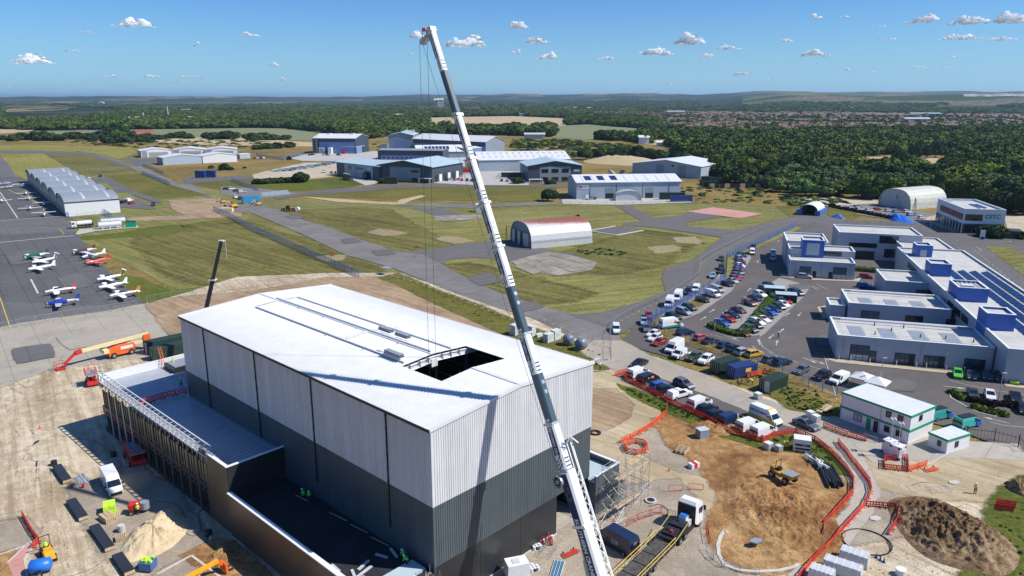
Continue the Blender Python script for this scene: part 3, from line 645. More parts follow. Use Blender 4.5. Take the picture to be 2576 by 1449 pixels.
for a in [(1980,793,12,-9),(2011,793,-9,9),(1966,834,10,-9),(1954,865,2,-8),(1940,849,-9,8),(2037,909,20,8),(2056,912,20,7),(2400,977,40,5),(1791,784,12,-7),(1769,803,12,-7),(1824,786,-10,7),(1885,730,12,-9),(1958,607,6,-7),(2050,724,-20,-5),
 (1838,851,25,8),(1918,843,10,-9),(1900,880,20,20),(1909,863,-3,-10),(2505,1060,-20,-5),(1906,660,1,-8),(2544,722,4,3),(2518,640,3,3),(2540,609,8,-2)]:arrow(*a)
def kerb(s,w=.25,h=.12,name='kerb',m='curb',z=.12,lab=None):
    P=[G(u,v)for u,v in pts(s)];mb=MB()
    for a,b in zip(P,P[1:]):mb.bar((a.x,a.y,z+h/2),(b.x,b.y,z+h/2),w,h+.1)
    o=mb.build(name,M[m]);o['kind']='structure';return o
kerb('1832,1345 1822,1340 1812,1355 1806,1375 1808,1400 1822,1425 1850,1438 1900,1443 1960,1440 2000,1430 2035,1400 2066,1365',.45,.16)
kerb('1778,815 1780,824 1800,838 1850,852 1880,852 1895,838',.15)
kerb('2388,992 2392,1004 2420,1020 2460,1040 2500,1050 2530,1050',.2)
kerb('2105,1008 2075,905 2072,900',.12);kerb('2072,903 2085,912 2110,914 2200,923',.15)
kerb('20,1420 75,1366 88,1374 62,1410 72,1470',.2);kerb('396,1449 482,1402 500,1415 560,1460',.3)
kerb('0,1400 60,1378 75,1366',.2);kerb('2066,1365 2120,1380',.2);kerb('1480,582 1548,570',.8,.2);kerb('1480,582 1550,593 1618,581',.8,.2)
kerb('1560,592 1550,593',.5);kerb('2322,1108 2400,1112 2445,1135',.12)
for i,s in enumerate(['1293,672 1318,664 1368,682 1341,692','1345,655 1372,648 1440,668 1410,676','1382,643 1400,637 1446,646 1495,660 1462,664','1342,671 1370,660 1405,678 1376,690','1410,678 1448,670 1478,678 1440,686','1288,662 1310,657 1330,663 1300,670','1380,690 1408,682 1430,690 1400,696']):
    patch('concrete_slab','slab',.19,s,.35,1.2)
for i,s in enumerate(['1092,546 1115,545 1125,550 1100,552','1118,545 1145,543 1158,549 1130,551','1148,543 1180,542 1196,547 1162,549','1184,542 1208,541 1212,547 1198,548','1105,553 1135,551 1150,556 1115,558','1140,551 1170,550 1184,553 1155,556']):
    patch('concrete_slab','slab',.19,s,.3,1.2)
#MAIN HANGAR under construction
HA=Vector((-8.38,70.07,0));HR=R(46.8);HW,HL,HE,HRZ=27.35,59.75,22.0,22.95
def hl(x,y,z=0):
    c,s=math.cos(HR),math.sin(HR);return Vector((HA.x+x*c-y*s,HA.y+x*s+y*c,z))
def hloc(u,v,z):
    p=G(u,v,z)-HA;c,s=math.cos(-HR),math.sin(-HR);return (p.x*c-p.y*s,p.x*s+p.y*c)
def rz_(x):return HE+(HRZ-HE)*(1-abs(x-HW/2)/(HW/2))
hg=empty('hangar',HA,HR,'huge white and slate clad hangar with a square hole left open in its white roof','hangar')
GX=20.6
mb=MB()
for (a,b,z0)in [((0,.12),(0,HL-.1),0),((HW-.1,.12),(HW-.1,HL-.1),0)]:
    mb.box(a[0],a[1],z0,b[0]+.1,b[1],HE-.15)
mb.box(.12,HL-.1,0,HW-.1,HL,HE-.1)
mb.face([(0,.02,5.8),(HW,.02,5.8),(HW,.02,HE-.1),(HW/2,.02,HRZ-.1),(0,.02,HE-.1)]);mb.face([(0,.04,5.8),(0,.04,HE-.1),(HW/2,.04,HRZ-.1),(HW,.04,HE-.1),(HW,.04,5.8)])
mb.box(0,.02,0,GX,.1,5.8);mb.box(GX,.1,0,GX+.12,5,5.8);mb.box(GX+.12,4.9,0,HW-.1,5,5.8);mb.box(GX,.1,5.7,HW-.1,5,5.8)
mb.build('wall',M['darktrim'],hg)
MB().box(.2,.2,.2,HW-.2,HL-.2,.3).build('floor_slab',M['concrete'],hg)
pan=MB()
for k in range(3):pan.box(k/3+.03,-.06,0,(k+1)/3-.03,0,1)
pm_={}
for nm,mt in (('white','cladwhite'),('dark','claddark')):
    pm_[nm]=pan.mesh('cladding_panel_'+nm,M[mt])
def panel(kind,x,y,z0,z1,rot=0,w=1.0):
    o=link('cladding_panel',pm_[kind],hg,(x,y,z0),rot);o.scale=(w,1,z1-z0)
wg=HW/28
for i in range(28):
    x=i*wg;panel('white',x,-.03,13.02,min(rz_(x+.05),rz_(x+wg-.05))-.12,0,wg);panel('dark',x,-.02,5.82,12.98,0,wg)
wl=HL/60
for i in range(60):
    panel('white',-.03,(i+1)*wl,13.02,HE-.2,-math.pi/2,wl);panel('dark',-.02,(i+1)*wl,4.9,12.98,-math.pi/2,wl)
for r in range(6):
    for k in range(3):
        x0=k*GX/3;MB().box(x0+.02,-.03,0,x0+GX/3-.02,.02,.89).build('plinth_panel',M['black'],hg,(0,0,.4+r*.9))
MB().box(-.03,-.06,5.72,HW,0,5.82).box(-.03,-.06,12.95,HW+.02,0,13.03).box(-.06,-.06,12.95,-.03,HL,13.03).build('band_flashing',M['claddark'],hg)
MB().box(-.12,-.12,4.9,.0,-.03,12.96).build('corner_trim',M['claddark'],hg);MB().box(-.12,-.12,13.04,.0,-.03,HE-.1).build('corner_trim',M['cladwhite'],hg);MB().box(HW-.04,-.12,13.04,HW+.08,-.02,HE-.1).build('corner_trim',M['cladwhite'],hg)
MB().box(-.1,-.2,0,GX,-.06,.38).build('base_kerb',M['curb'],hg)
X0,X1,Y0,Y1=8.66,19.55,8.05,15.45
rf=MB()
def rq(xa,xb,ya,yb):
    z=lambda x:rz_(x)if 0<=x<=HW else HE-.05
    rf.face([(xa,ya,z(xa)),(xb,ya,z(xb)),(xb,yb,z(xb)),(xa,yb,z(xa))])
for xa,xb in ((-.25,X0),(X0,HW/2),(HW/2,X1),(X1,HW+.25)):
    for ya,yb in ((-.15,Y0),(Y0,Y1),(Y1,HL+.15)):
        if ya==Y0 and xa>=X0-.01 and xb<=X1+.01:continue
        rq(xa,xb,ya,yb)
rf.build('roof',M['roofwhite'],hg)
rb=MB()
y=-.05
while y<HL+.1:
    for side in (0,1):
        segs=[(-.25,HW/2)]if side==0 else [(HW/2,HW+.25)]
        if Y0-.05<y<Y1:segs=[(-.25,X0)]if side==0 else [(X1,HW+.25)]
        for xa,xb in segs:
            za,zb=rz_(max(0,xa)),rz_(min(HW,xb));w_=.05;h_=.055
            rb.add([(xa,y-w_,za),(xb,y-w_,zb),(xb,y+w_,zb),(xa,y+w_,za),(xa,y-w_*.5,za+h_),(xb,y-w_*.5,zb+h_),(xb,y+w_*.5,zb+h_),(xa,y+w_*.5,za+h_)],
                   [(4,5,6,7),(0,1,5,4),(2,3,7,6),(0,4,7,3),(1,2,6,5)])
    y+=.42
o=rb.build('roof_rib',M['roofwhite'],hg);o['kind']='stuff'
MB().box(-.32,-.2,HE-.32,-.22,HL+.2,HE-.02).box(HW+.22,-.2,HE-.32,HW+.32,HL+.2,HE-.02).build('eaves_gutter',M['darktrim'],hg)
for xa,xb in ((-.3,HW/2),(HW/2,HW+.3)):
    za,zb=rz_(max(0,xa)),rz_(min(HW,xb))
    for yy,yw in ((-.22,.45),(HL-.2,.45)):fl=MB();fl.add([(xa,yy,za-.25),(xb,yy,zb-.25),(xb,yy+yw,zb-.25),(xa,yy+yw,za-.25),(xa,yy,za+.08),(xb,yy,zb+.08),(xb,yy+yw,zb+.08),(xa,yy+yw,za+.08)],[(0,3,2,1),(4,5,6,7),(0,1,5,4),(1,2,6,5),(2,3,7,6),(3,0,4,7)]);fl.build('verge_flashing',M['roofwhite'],hg)
MB().box(HW/2-.28,Y1+.1,HRZ,HW/2+.28,HL,HRZ+.09).box(HW/2-.28,-.2,HRZ,HW/2+.28,Y0-.1,HRZ+.09).build('ridge_cap',M['roofwhite'],hg)
for yy,nm in ((Y1-.15,'rafter'),(Y1+7.3,'rafter'),(Y0-.6,'rafter')):
    b_=MB()
    for xa,xb in ((.2,HW/2),(HW/2,HW-.2)):
        b_.bar((xa,yy,rz_(xa)-.62),(xb,yy,rz_(xb)-.62),.12,.7)
        b_.bar((xa,yy,rz_(xa)-.3),(xb,yy,rz_(xb)-.3),.4,.05);b_.bar((xa,yy,rz_(xa)-.95),(xb,yy,rz_(xb)-.95),.4,.05)
    b_.box(HW/2-.5,yy-.22,21.3,HW/2+.5,yy+.22,22.35)
    b_.build(nm,M['white'],hg)
for x in (9.6,11.2,12.6,15,16.5,18):MB().bar((x,Y1-.55,rz_(x)-.22),(x,Y1+.1,rz_(x)-.22),.12,.16).bar((x,Y1-.3,rz_(x)-.2),(x+.25,Y1-.3,rz_(x)-1),.08).build('purlin_bracket',M['steel'],hg)
for x in (10.5,12,15.2,16.9,18.5):MB().bar((x,Y0-.3,rz_(x)-.25),(x,Y0+.55,rz_(x)-.25),.06,.2).build('purlin_stub',M['steel'],hg)
for yy in (2,9,16,23,30,37,44,51,58):
    for x in (.5,HW-.6):MB().box(x-.2,yy-.2,.3,x+.2,yy+.2,21).build('column',M['midgrey'],hg)
gr=MB()
for z in (3,5.5,8,10.5,13,15.5,18,20):gr.box(HW-.3,.3,z,HW-.15,HL-.3,z+.12);gr.box(.2,HL-.4,z,HW-.2,HL-.25,z+.12)
gr.build('sheeting_rail',M['steel'],hg)
for u,v in ((507,822),(628,882),(778,945),(965,1032)):
    y=hloc(u,v,22)[1];d=MB();d.box(-.24,y-.07,7.6,-.1,y+.07,HE-.3)
    for z in np.arange(8.5,21.5,1.6):d.box(-.27,y-.12,z,-.1,y+.12,z+.1)
    d.build('downpipe',M['darktrim'],hg)
def tray(xa,ya,xb,yb,w=.34,h=.14):
    za,zb=rz_(xa)+.12,rz_(xb)+.12
    MB().bar((xa,ya,za+h/2),(xb,yb,zb+h/2),w,h).build('roof_service_tray',M['white'],hg)
for a in [(9.45,15.9,9.45,53.3),(17.1,15.6,17.1,53.6),(9.9,53.6,13.4,53.6),(14.3,53.6,17.1,53.6),(9.8,29.1,13.3,29.1),(14.4,29.0,17.0,29.0)]:tray(*a)
MB().bar((13.9,15.9,23.15),(13.9,54.6,23.15),.36,.22).build('roof_service_tray',M['white'],hg)
for x,y in ((9.1,24),(9.1,33),(9.1,42),(13.3,22),(13.3,31.5),(13.3,40),(13.3,47),(17.6,20),(17.6,28),(17.6,37),(17.6,45),(17.6,53)):
    MB().box(x-.25,y-.06,0,x+.25,y+.06,.1).bar((x-.2,y,.1),(x+.2,y,.42),.05).build('tray_bracket',M['steel'],hg,(0,0,rz_(x)))
def bundle(x,y,n,lab,ln=2.6):
    e=empty('panel_bundle',hl(x,y,rz_(x)+.5),HR,lab,'panel stack','stacks of roof panels on the hangar roof')
    for k in range(n):MB().box(-.42+k*.02,-ln/2,k*.1,.42-k*.02,ln/2,k*.1+.06).build('sheet',M['solar' if k % 2 else 'steel'],e)
    MB().box(-.5,-ln/2+.3,n*.1,.5,-ln/2+.38,n*.1+.05).box(-.5,ln/2-.38,n*.1,.5,ln/2-.3,n*.1+.05).build('batten',M['steel'],e)
bundle(14.75,26.6,5,'bundle of dark panels by the roof ridge, farther from the crane boom');bundle(14.75,22.9,5,'bundle of dark panels by the roof ridge, nearer to the roof hole')
bundle(9.55,18.2,5,'bundle of dark panels on the lower roof tray left of the roof hole',3.2)
e=tag(MB().box(-.3,-.8,0,.3,.8,.08).box(-.2,-.5,.08,.1,.4,.2).build('offcut_sheet',M['steel'],None,hl(9.7,21.4,rz_(9.7)+.1),HR),'loose metal offcuts beside the roof tray above the hole','metal scraps')
an=empty('annex_building',HA,HR,'long two-storey charcoal annex with unfinished steel parapet against the hangar','building')
AX0,AY0,AY1,AZ=-8.1,30.5,75.8,9.7
MB().box(AX0,AY0,8.75,-.1,HL+.2,8.9).box(AX0,HL+.2,8.75,HW-2,AY1,8.9).build('roof_deck',M['deck'],an)
dk=MB()
for k in range(52):
    y=AY0+.6+k*.86
    if y<AY1-.3:dk.box(AX0+.3,y,8.9,(-.15 if y<HL else HW-3),y+.16,8.97)
o=dk.build('deck_rib',M['deck'],an);o['kind']='stuff'
MB().box(AX0,AY1-.3,8.0,HW-2,AY1,AZ+.6).build('parapet_wall',M['white'],an)
MB().box(-.75,AY0,8.9,-.12,HL,9.0).build('wall_gutter',M['steel'],an)
for k in range(5):
    MB().box(AX0,AY0-.06,0,-.05,AY0,1.6).build('end_panel',M['black'],an,(0,0,1.1+k*1.72))
MB().box(AX0,AY0,0,-.05,AY0+.2,AZ).box(AX0-.05,AY0,0,AX0,AY0+2,AZ).build('end_wall',M['black'],an)
MB().box(AX0-.15,AY0-.12,AZ,-.05,AY0+.25,AZ+.1).box(AX0-.15,AY0+.25,AZ,AX0+.3,AY0+5.5,AZ+.1).build('coping',M['coping'],an)
MB().box(AX0-.02,AY0+2,0,AX0+.18,AY1,1.0).box(AX0-.02,AY0+2,3.4,AX0+.18,AY1,4.8).box(AX0-.02,AY0,8.0,AX0+.2,AY0+8,AZ).build('spandrel_wall',M['black'],an)
mm=M['bronze']=plain('bronze_cladding',(.11,.085,.06),.35,.3,var=.15,sc_=.3)
MB().box(AX0-.08,AY0,4.9,AX0-.02,AY0+6,AZ-.05).build('bronze_panel',mm,an);MB().box(AX0-.08,AY0,0,AX0-.02,AY0+6,4.85).build('bronze_panel',mm,an)
y=AY0+6.2;k=0
while y<AY1-2.5:
    MB().box(AX0-.1,y-.42,.1,AX0+.2,y,8.3).build('pier',M['bronze']if k<9 else M['steel'],an)
    wn=MB()
    for j in range(4):wn.box(AX0-.06,y+j*.82,4.9,AX0+.02,y+j*.82+.07,7.9)
    wn.box(AX0-.06,y,4.85,AX0+.02,y+2.5,4.95).box(AX0-.06,y,7.85,AX0+.02,y+2.5,7.95)
    f_=wn.build('window',M['darktrim'],an);MB().box(AX0+.03,y,4.9,AX0+.05,y+2.5,7.9).build('pane',M['litpane'],f_)
    cw=MB()
    for j in range(3):cw.box(AX0-.06,y+j*.95,.2,AX0+.02,y+j*.95+.07,3.3)
    f_=cw.build('curtain_wall',M['darktrim'],an);MB().box(AX0+.03,y,.2,AX0+.05,y+2.5,3.3).build('pane',M['glassd'],f_)
    MB().box(AX0-.2,y+.6,3.8,AX0-.02,y+.9,4.05).box(AX0-.2,y+1.8,3.8,AX0-.02,y+2.1,4.05).build('bracket',M['darktrim']if k<7 else M['redpaint'],an)
    y+=2.95;k+=1
fr=[]
n=27
for k in range(n+1):
    y=AY0+5.5+k*(AY1-AY0-5.5)/n
    MB().box(AX0-.12,y-.06,8.2,AX0-.02,y+.06,10.35).box(AX0-.02,y-.06,10.25,AX0+.75,y+.06,10.35).bar((AX0,y,10.2),(AX0+.75,y,8.95),.08).build('frame_post',M['steel'],an)
MB().box(AX0-.12,AY0+5.5,10.35,AX0-.02,AY1,10.47).box(AX0+.65,AY0+5.5,10.35,AX0+.77,AY1,10.47).box(AX0-.14,AY0+5.5,9.1,AX0-.02,AY1,9.2).build('frame_rail',M['white'],an)
MB().box(2.2,AY1-5.4,8.9,9.5,AY1-1.2,9.9).build('rooflight_kerb',M['black'],an);MB().box(2.5,AY1-5.1,9.9,9.2,AY1-1.5,9.98).build('rooflight',M['steel'],an)
tr=empty('terrace_building',HA,HR,'single-storey wing with black roof and white coping at the foot of the hangar','building')
MB().box(-8.35,-6,0,-8.05,AY0-.1,6.2).build('outer_wall',M['bronze'],tr)
MB().box(-8.05,-6,5.0,-.12,AY0-.1,5.15).build('roof',M['roofdark'],tr)
MB().box(-8.5,-6,6.2,-7.9,AY0-.15,6.32).build('coping',M['coping'],tr)
MB().box(-8.05,1.0,5.16,-.5,3.2,5.5).build('insulation_board',M['paleblue'],tr);MB().box(-8.05,-3,5.16,-2,.9,5.4).build('insulation_board',M['white'],tr)
for i,(x,y,a,l)in enumerate([(-4.6,6.6,.3,1.9),(-5.2,5.6,.2,2.3),(-6.3,6.0,1.2,1.8),(-2.2,6.5,1.9,1.6),(-.9,6.0,1.3,2.0),(-7.0,8.4,1.5,1.7),(-6.6,4.6,.4,1.9)]):
    tag(MB().box(-l/2,-.16,0,l/2,.16,.12).build('insulation_strip',M['wrap'],None,hl(x,y,5.17),HR+a),['white strip lying alone near the hangar foot','long white strip in the middle of the black roof','white strip nearest the coping, angled toward the boards','short upright white strip by the hangar wall','white strip tight against the hangar wall','wide white offcut nearest the coping','white strip closest to the pale insulation boards'][i]+', on the black terrace roof','insulation strip','white strips on the terrace roof')
for i,(x,y,l)in enumerate([(-.6,9,3),(-.7,13,3),(-.9,17,3.2),(-1.6,24,2.6)]):
    tag(MB().box(-.05,-l/2,0,.05,l/2,.06).build('timber_batten',M['timber'],None,hl(x,y,5.17),HR+.12),'thin timber batten on the black roof along the hangar wall, '+['nearest the pale boards','second from the pale boards','third from the pale boards','farthest, by the annex end'][i],'batten','battens along the hangar foot')
sb=empty('side_block',HA,HR,'small flat-roofed slate block with white coping behind the scaffold tower','building')
MB().box(HW+.1,-1.1,0,32.8,-.9,6.0).box(32.6,-1.1,0,32.8,14,6.0).box(HW+.1,-.9,0,27.6,14,5).build('wall',M['claddark'],sb)
MB().box(HW+.1,-.9,5.0,32.6,14,5.15).build('roof',M['paleblue'],sb);MB().box(32.5,-1.2,6.0,32.95,14,6.12).box(HW+.1,-1.2,6.0,32.5,-.8,6.12).build('coping',M['coping'],sb)
def scaffold(name,org,rz,nx,ny,nz,dx,dy,dz,lab,boards=(),diag=True,ladders=(),mat='scaff'):
    e=empty(name,org,rz,lab,'scaffold');r_=.06
    for i in range(nx+1):
        for j in range(ny+1):MB().bar((i*dx,j*dy,0),(i*dx,j*dy,nz*dz+1.1),r_,n=5).build('standard',M[mat],e)
    for k in range(1,nz+1):
        for off in (0,.55,1.0)if k in (b[0]for b in boards)else (0,):
            for j in range(ny+1):
                if off and 0<j<ny:continue
                MB().bar((-.2,j*dy,k*dz+off),(nx*dx+.2,j*dy,k*dz+off),r_,n=5).build('ledger',M[mat],e)
            for i in range(nx+1):
                if off and 0<i<nx:continue
                MB().bar((i*dx,-.2,k*dz+off),(i*dx,ny*dy+.2,k*dz+off),r_,n=5).build('transom',M[mat],e)
        if diag:
            i=k % nx if nx>1 else 0
            MB().bar((i*dx,0,(k-1)*dz),((i+1)*dx,0,k*dz),r_,n=5).bar((0,0,(k-1)*dz),(0,ny*dy,k*dz),r_,n=5).build('brace',M[mat],e)
    for k,x0,x1,y0,y1 in boards:
        n_=max(1,int((y1-y0)/.25))
        for q in range(n_):MB().box(x0,y0+q*.25,k*dz+.05,x1,y0+q*.25+.22,k*dz+.1).build('board',M['timber'],e)
    for x,y,z0,z1,lx in ladders:
        l_=MB().bar((x,y,z0),(x+lx,y,z1),.05).bar((x,y+.4,z0),(x+lx,y+.4,z1),.05)
        for q in range(int((z1-z0)/.3)):t=q*.3/(z1-z0);l_.bar((x+lx*t,y,z0+q*.3),(x+lx*t,y+.4,z0+q*.3),.04)
        l_.build('ladder',M['timber'],e)
    return e
o_=hl(28.4,-4.2);sct=scaffold('scaffold_tower',o_,HR,4,2,3,1.8,1.4,2.1,'scaffold stair tower with timber boards beside the slate hangar corner',[(3,-.2,7.3,0,.9),(1,-.2,5.5,0,.9),(3,4.5,8,1.2,2.2)],ladders=[])
for k in range(2):
    st=MB();x0=1.6+k*2.4
    for q in range(9):st.box(x0+q*.26*(1-2*k),1.6,.2+k*3+q*.33,x0+q*.26*(1-2*k)+.26,2.3,.25+k*3+q*.33)
    st.bar((x0,1.6,.2+k*3),(x0+2.4*(1-2*k),1.6,3.2+k*3),.08).bar((x0,2.3,.2+k*3),(x0+2.4*(1-2*k),2.3,3.2+k*3),.08)
    st.build('stair_flight',M['steel'],sct)
scaffold('scaffold_corner',hl(-3.4,-2.6,0),HR,1,1,3,1.9,1.6,2.1,'small scaffold with a ladder at the near foot of the hangar corner',[(2,-.2,2.1,.2,1.2)],ladders=[(.3,.4,4.3,7.6,.4)])
scaffold('loose_scaffold',G(265,945,0),HR+.5,2,1,1,1.6,1.2,1.9,'loose scaffold frame standing behind the far end of the annex',[],ladders=[])
e=empty('orange_ladder',hl(2.0,AY1-1.4,8.9),HR,'orange ladder leaning on the annex parapet','ladder')
l_=MB().bar((0,0,0),(0,1.6,3.6),.07).bar((.45,0,0),(.45,1.6,3.6),.07).build('rail',M['orangered'],e);r_=MB()
for q in range(11):r_.bar((0,q*.145,q*.33),(.45,q*.145,q*.33),.05)
r_.build('rung',M['orangered'],e)
#OTHER BUILDINGS
def frame(u1,v1,u2,v2):
    a=G(u1,v1);b=G(u2,v2);d=b-a;return a,math.atan2(d.y,d.x),d.length
def win(e,x,z,w,h,y=0,mull=0,mt='glassd',rot=0,name='window'):
    """window on a wall facing local -y (rot 0) at y; or facing -x (rot=1) with x as the y coordinate"""
    def bx(a,b,c,d,e_,f,m_):
        return (m_,(a,b,c,d,e_,f))
    fr=MB();t=.09
    def put(mbx,xa,xb,za,zb,o0,o1):
        if rot==0:mbx.box(xa,y-o1,za,xb,y-o0,zb)
        else:mbx.box(y-o1,xa,za,y-o0,xb,zb)
    put(fr,x,x+w,z,z+t,.03,.12);put(fr,x,x+w,z+h-t,z+h,.03,.12);put(fr,x,x+t,z+t,z+h-t,.03,.12);put(fr,x+w-t,x+w,z+t,z+h-t,.03,.12)
    for k in range(1,mull+1):q=x+w*k/(mull+1);put(fr,q-t/2,q+t/2,z+t,z+h-t,.03,.11)
    f_=fr.build(name,M['darktrim'],e);g_=MB();put(g_,x+t,x+w-t,z+t,z+h-t,.025,.05);g_.build('pane',M[mt],f_)
    return f_
def shutter(e,x,z,w,h,y=0,rows=4,cols=3,mt='steel',opened=0,rot=0):
    f=MB()
    if rot==0:f.box(x,y-.06,z,x+w,y-.02,z+h)
    else:f.box(y-.06,x,z,y-.02,x+w,z+h)
    b=f.build('loading_door',M['darktrim' if cols or opened else mt],e)
    if opened:
        MB().box(x,y-.1,z+h*opened,x+w,y-.065,z+h).build('shutter',M[mt],b)
    elif cols:
        for r in range(rows):
            for c in range(cols):
                xa,xb,za,zb=x+.08+c*(w-.16)/cols+.05,x+.08+(c+1)*(w-.16)/cols-.05,z+.05+r*(h-.1)/rows+.05,z+.05+(r+1)*(h-.1)/rows-.05
                q=MB();q.box(xa,y-.09,za,xb,y-.065,zb)if rot==0 else q.box(y-.09,xa,za,y-.065,xb,zb)
                q.build('pane',M['glassb' if r>=rows//2 else 'wrap'],b)
    return b
def text(s,size,mat,M4,parent=None,name='lettering',bold=.0,sx=1):
    cu=bpy.data.curves.new('t','FONT');cu.body=s;cu.size=size;cu.align_x='CENTER';cu.align_y='CENTER';cu.offset=bold;cu.extrude=.012;cu.resolution_u=2
    t=bpy.data.objects.new('t',cu);me=bpy.data.meshes.new_from_object(t);bpy.data.objects.remove(t);me.materials.clear();me.materials.append(M[mat])
    o=link(name,me,parent);o.matrix_local=M4@Matrix.Diagonal((sx,1,1,1));return o
def wallM(x,y,z,rz=0):
    return Matrix.Translation((x,y,z))@Matrix.Rotation(rz,4,'Z')@Matrix.Rotation(math.pi/2,4,'X')
def block(name,nl,nr,fl,z,ang,wall='wallgrey',par=.55,rail=True,label=None,cat='building',parent=None,z0=0,org=None,dims=None,roof='roofgrey',cop='coping',topz=None):
    if org is None:
        a=G(*nl,z);c,s=math.cos(ang),math.sin(ang);b=G(*nr,z)-a;d=G(*fl,z)-a
        W=b.x*c+b.y*s;D=-d.x*s+d.y*c;org=Vector((a.x,a.y,0))
    else:W,D=dims
    org=Vector((org[0],org[1],0))
    if parent:
        e=parent;rel=org-e.location;c,s=math.cos(-ang),math.sin(-ang);ox,oy=rel.x*c-rel.y*s,rel.x*s+rel.y*c
    else:e=empty(name,org,ang,label,cat);ox=oy=0
    mb=MB();t=.3
    mb.box(ox,oy,z0,ox+W,oy+t,z-.1).box(ox,oy+D-t,z0,ox+W,oy+D,z-.1).box(ox,oy+t,z0,ox+t,oy+D-t,z-.1).box(ox+W-t,oy+t,z0,ox+W,oy+D-t,z-.1)
    mb.build('wall',M[wall],e)
    MB().box(ox+t,oy+t,z-par-.1,ox+W-t,oy+D-t,z-par).build('roof',M[roof],e)
    q=.06;cp=MB();w_=t+q
    cp.box(ox-q,oy-q,z-.1,ox+W+q,oy+w_,z).box(ox-q,oy+D-w_,z-.1,ox+W+q,oy+D+q,z).box(ox-q,oy+w_,z-.1,ox+w_,oy+D-w_,z).box(ox+W-w_,oy+w_,z-.1,ox+W+q,oy+D-w_,z)
    cp.build('coping',M[cop],e)
    if rail:
        r_=MB();m_=1.1
        n=max(1,int((W-2*m_)/2.6));
        for i in range(n+1):
            x=ox+m_+i*(W-2*m_)/n;r_.bar((x,oy+m_,z-par),(x,oy+m_,z+.55),.04)
        if D>5:r_.bar((ox+m_,oy+m_,z+.5),(ox+W-m_,oy+m_,z+.5),.03);r_.bar((ox+m_,oy+m_,z+.5),(ox+m_,oy+D-m_,z+.5),.03)
        for i in range(max(1,int(D/3))):y=oy+m_+i*3;r_.bar((ox+m_,y,z-par),(ox+m_,y,z+.55),.04)
        r_.build('guard_rail',M['steel'],e)
    return e,ox,oy,W,D
EA=R(-16.2);ZF=5.6
fs,_,_,W,D=block('fire_station',(2108,842),(2506,876),(2091,796),ZF,EA,label='grey flat-roofed fire station wing with blue towers, loading doors and a long solar roof spine')
def fx(u,v,z=0,y=0):
    p=G(u,v,z)-fs.location;c,s=math.cos(-EA),math.sin(-EA);return p.x*c-p.y*s,p.x*s+p.y*c
def fxw(u,v):
    d=ray(u,v);o=Vector((0,0,CH));n=Vector((-math.sin(EA),math.cos(EA),0));t=(fs.location-o).dot(n)/d.dot(n);p=o+d*t-fs.location
    return p.x*math.cos(EA)+p.y*math.sin(EA),p.z
def rectw(u0,v0,u1,v1):
    x0,z1=fxw(u0,v0);x1,z0=fxw(u1,v1);return x0,max(.1,z0),x1-x0,z1-max(.1,z0)
x,z,w_,h_=rectw(2140,866,2184,909);shutter(fs,x,.15,w_,h_+z-.15,0,5,3)
for a in ((2186,882,2202,911),(2252,887,2299,918),(2325,893,2374,924),(2427,901,2475,932)):
    x,z,w_,h_=rectw(*a);win(fs,x,.15,w_,min(3.4,h_+z-.15),0,0 if w_<2 else 3,'glassb')
    if w_>2:MB().box(x+w_-1.2,-.14,.1,x+w_-.1,-.12,2.6).build('door',M['darktrim'],fs)
for u,v in ((2123,870),(2317,890),(2494,905)):x,z=fxw(u,v);MB().box(x-.07,-.14,.1,x+.07,-.02,ZF-.7).build('downpipe',M['steel'],fs)
for u,v in ((2209,882),(2306,890),(2382,897),(2482,907)):x,z=fxw(u,v);MB().box(x-.12,-.3,3.4,x+.12,-.02,3.6).build('wall_lamp',M['white'],fs)
for i in range(8):MB().box(3+i*3.1,2.5,ZF-.54,5.9+i*3.1,9.5,ZF-.5).build('roof_sheet',M['roofgrey']if i % 2 else M['midgrey'],fs)
for yy in (D-2.2,):MB().bar((2,yy,ZF+.2),(W-4,yy,ZF+.2),.35,.3).build('roof_duct',M['white'],fs)
for x,y in ((8,4),(12,8),(17,4.5),(22,5),(27,4),(9,11),(15,11)):MB().cyl((x,y,ZF-.55),.12,.8,8).build('vent_pipe',M['darktrim'],fs)
b2=block('',(2136,761),(2395,779),(2117,726.5),ZF,EA,parent=fs)
_,mx,my,mw,md=b2
MB().bar((mx+2,my+md-2.2,ZF+.2),(mx+mw-3,my+md-2.2,ZF+.2),.35,.3).build('roof_duct',M['white'],fs)
for i in range(7):MB().box(mx+3+i*3,my+2.2,ZF-.54,mx+5.8+i*3,my+8,ZF-.5).build('roof_sheet',M['roofgrey']if i % 2 else M['midgrey'],fs)
shutter(fs,mx+3,.15,4.2,3.7,my,4,3);win(fs,mx+13,.8,4,2.6,my,3);win(fs,mx+22,.8,4,2.4,my,3)
block('',(2088,766),(2128,769),(2082,748),4.4,EA,parent=fs,rail=False)
_,nx,ny,nw,nd=block('',(2228,705),(2345,712),(2206,676),ZF,EA,parent=fs)
shutter(fs,nx+8,.15,4.5,3.4,ny,4,3)
zs=7.4
sp0=G(2552,838,zs);sp1=G(2251,618.5,zs);
p0=Vector((*fx(2552,850,zs),0));p1=Vector((*fx(2251,618.5,zs),0))
SX0,SX1,SY0,SY1=30.5,50.5,-7.0,85
def fblk(x0,y0,x1,y1,z,wall='wallgrey',rail=False,z0=0,roof='roofgrey',par=.55):
    c,s=math.cos(EA),math.sin(EA);o=fs.location+Vector((x0*c-y0*s,x0*s+y0*c,0))
    return block('',None,None,None,z,EA,wall=wall,parent=fs,rail=rail,org=o,dims=(x1-x0,y1-y0),z0=z0,roof=roof,par=par)
EOF_MARK=0
def fq(u,v,z):return fx(u,v,z)
xs0=(fq(2455,797,zs)[0]+fq(2251,618.5,zs)[0])/2
fblk(xs0,-6,xs0+19.5,fq(2404,627,zs)[1]-1,zs,rail=False)
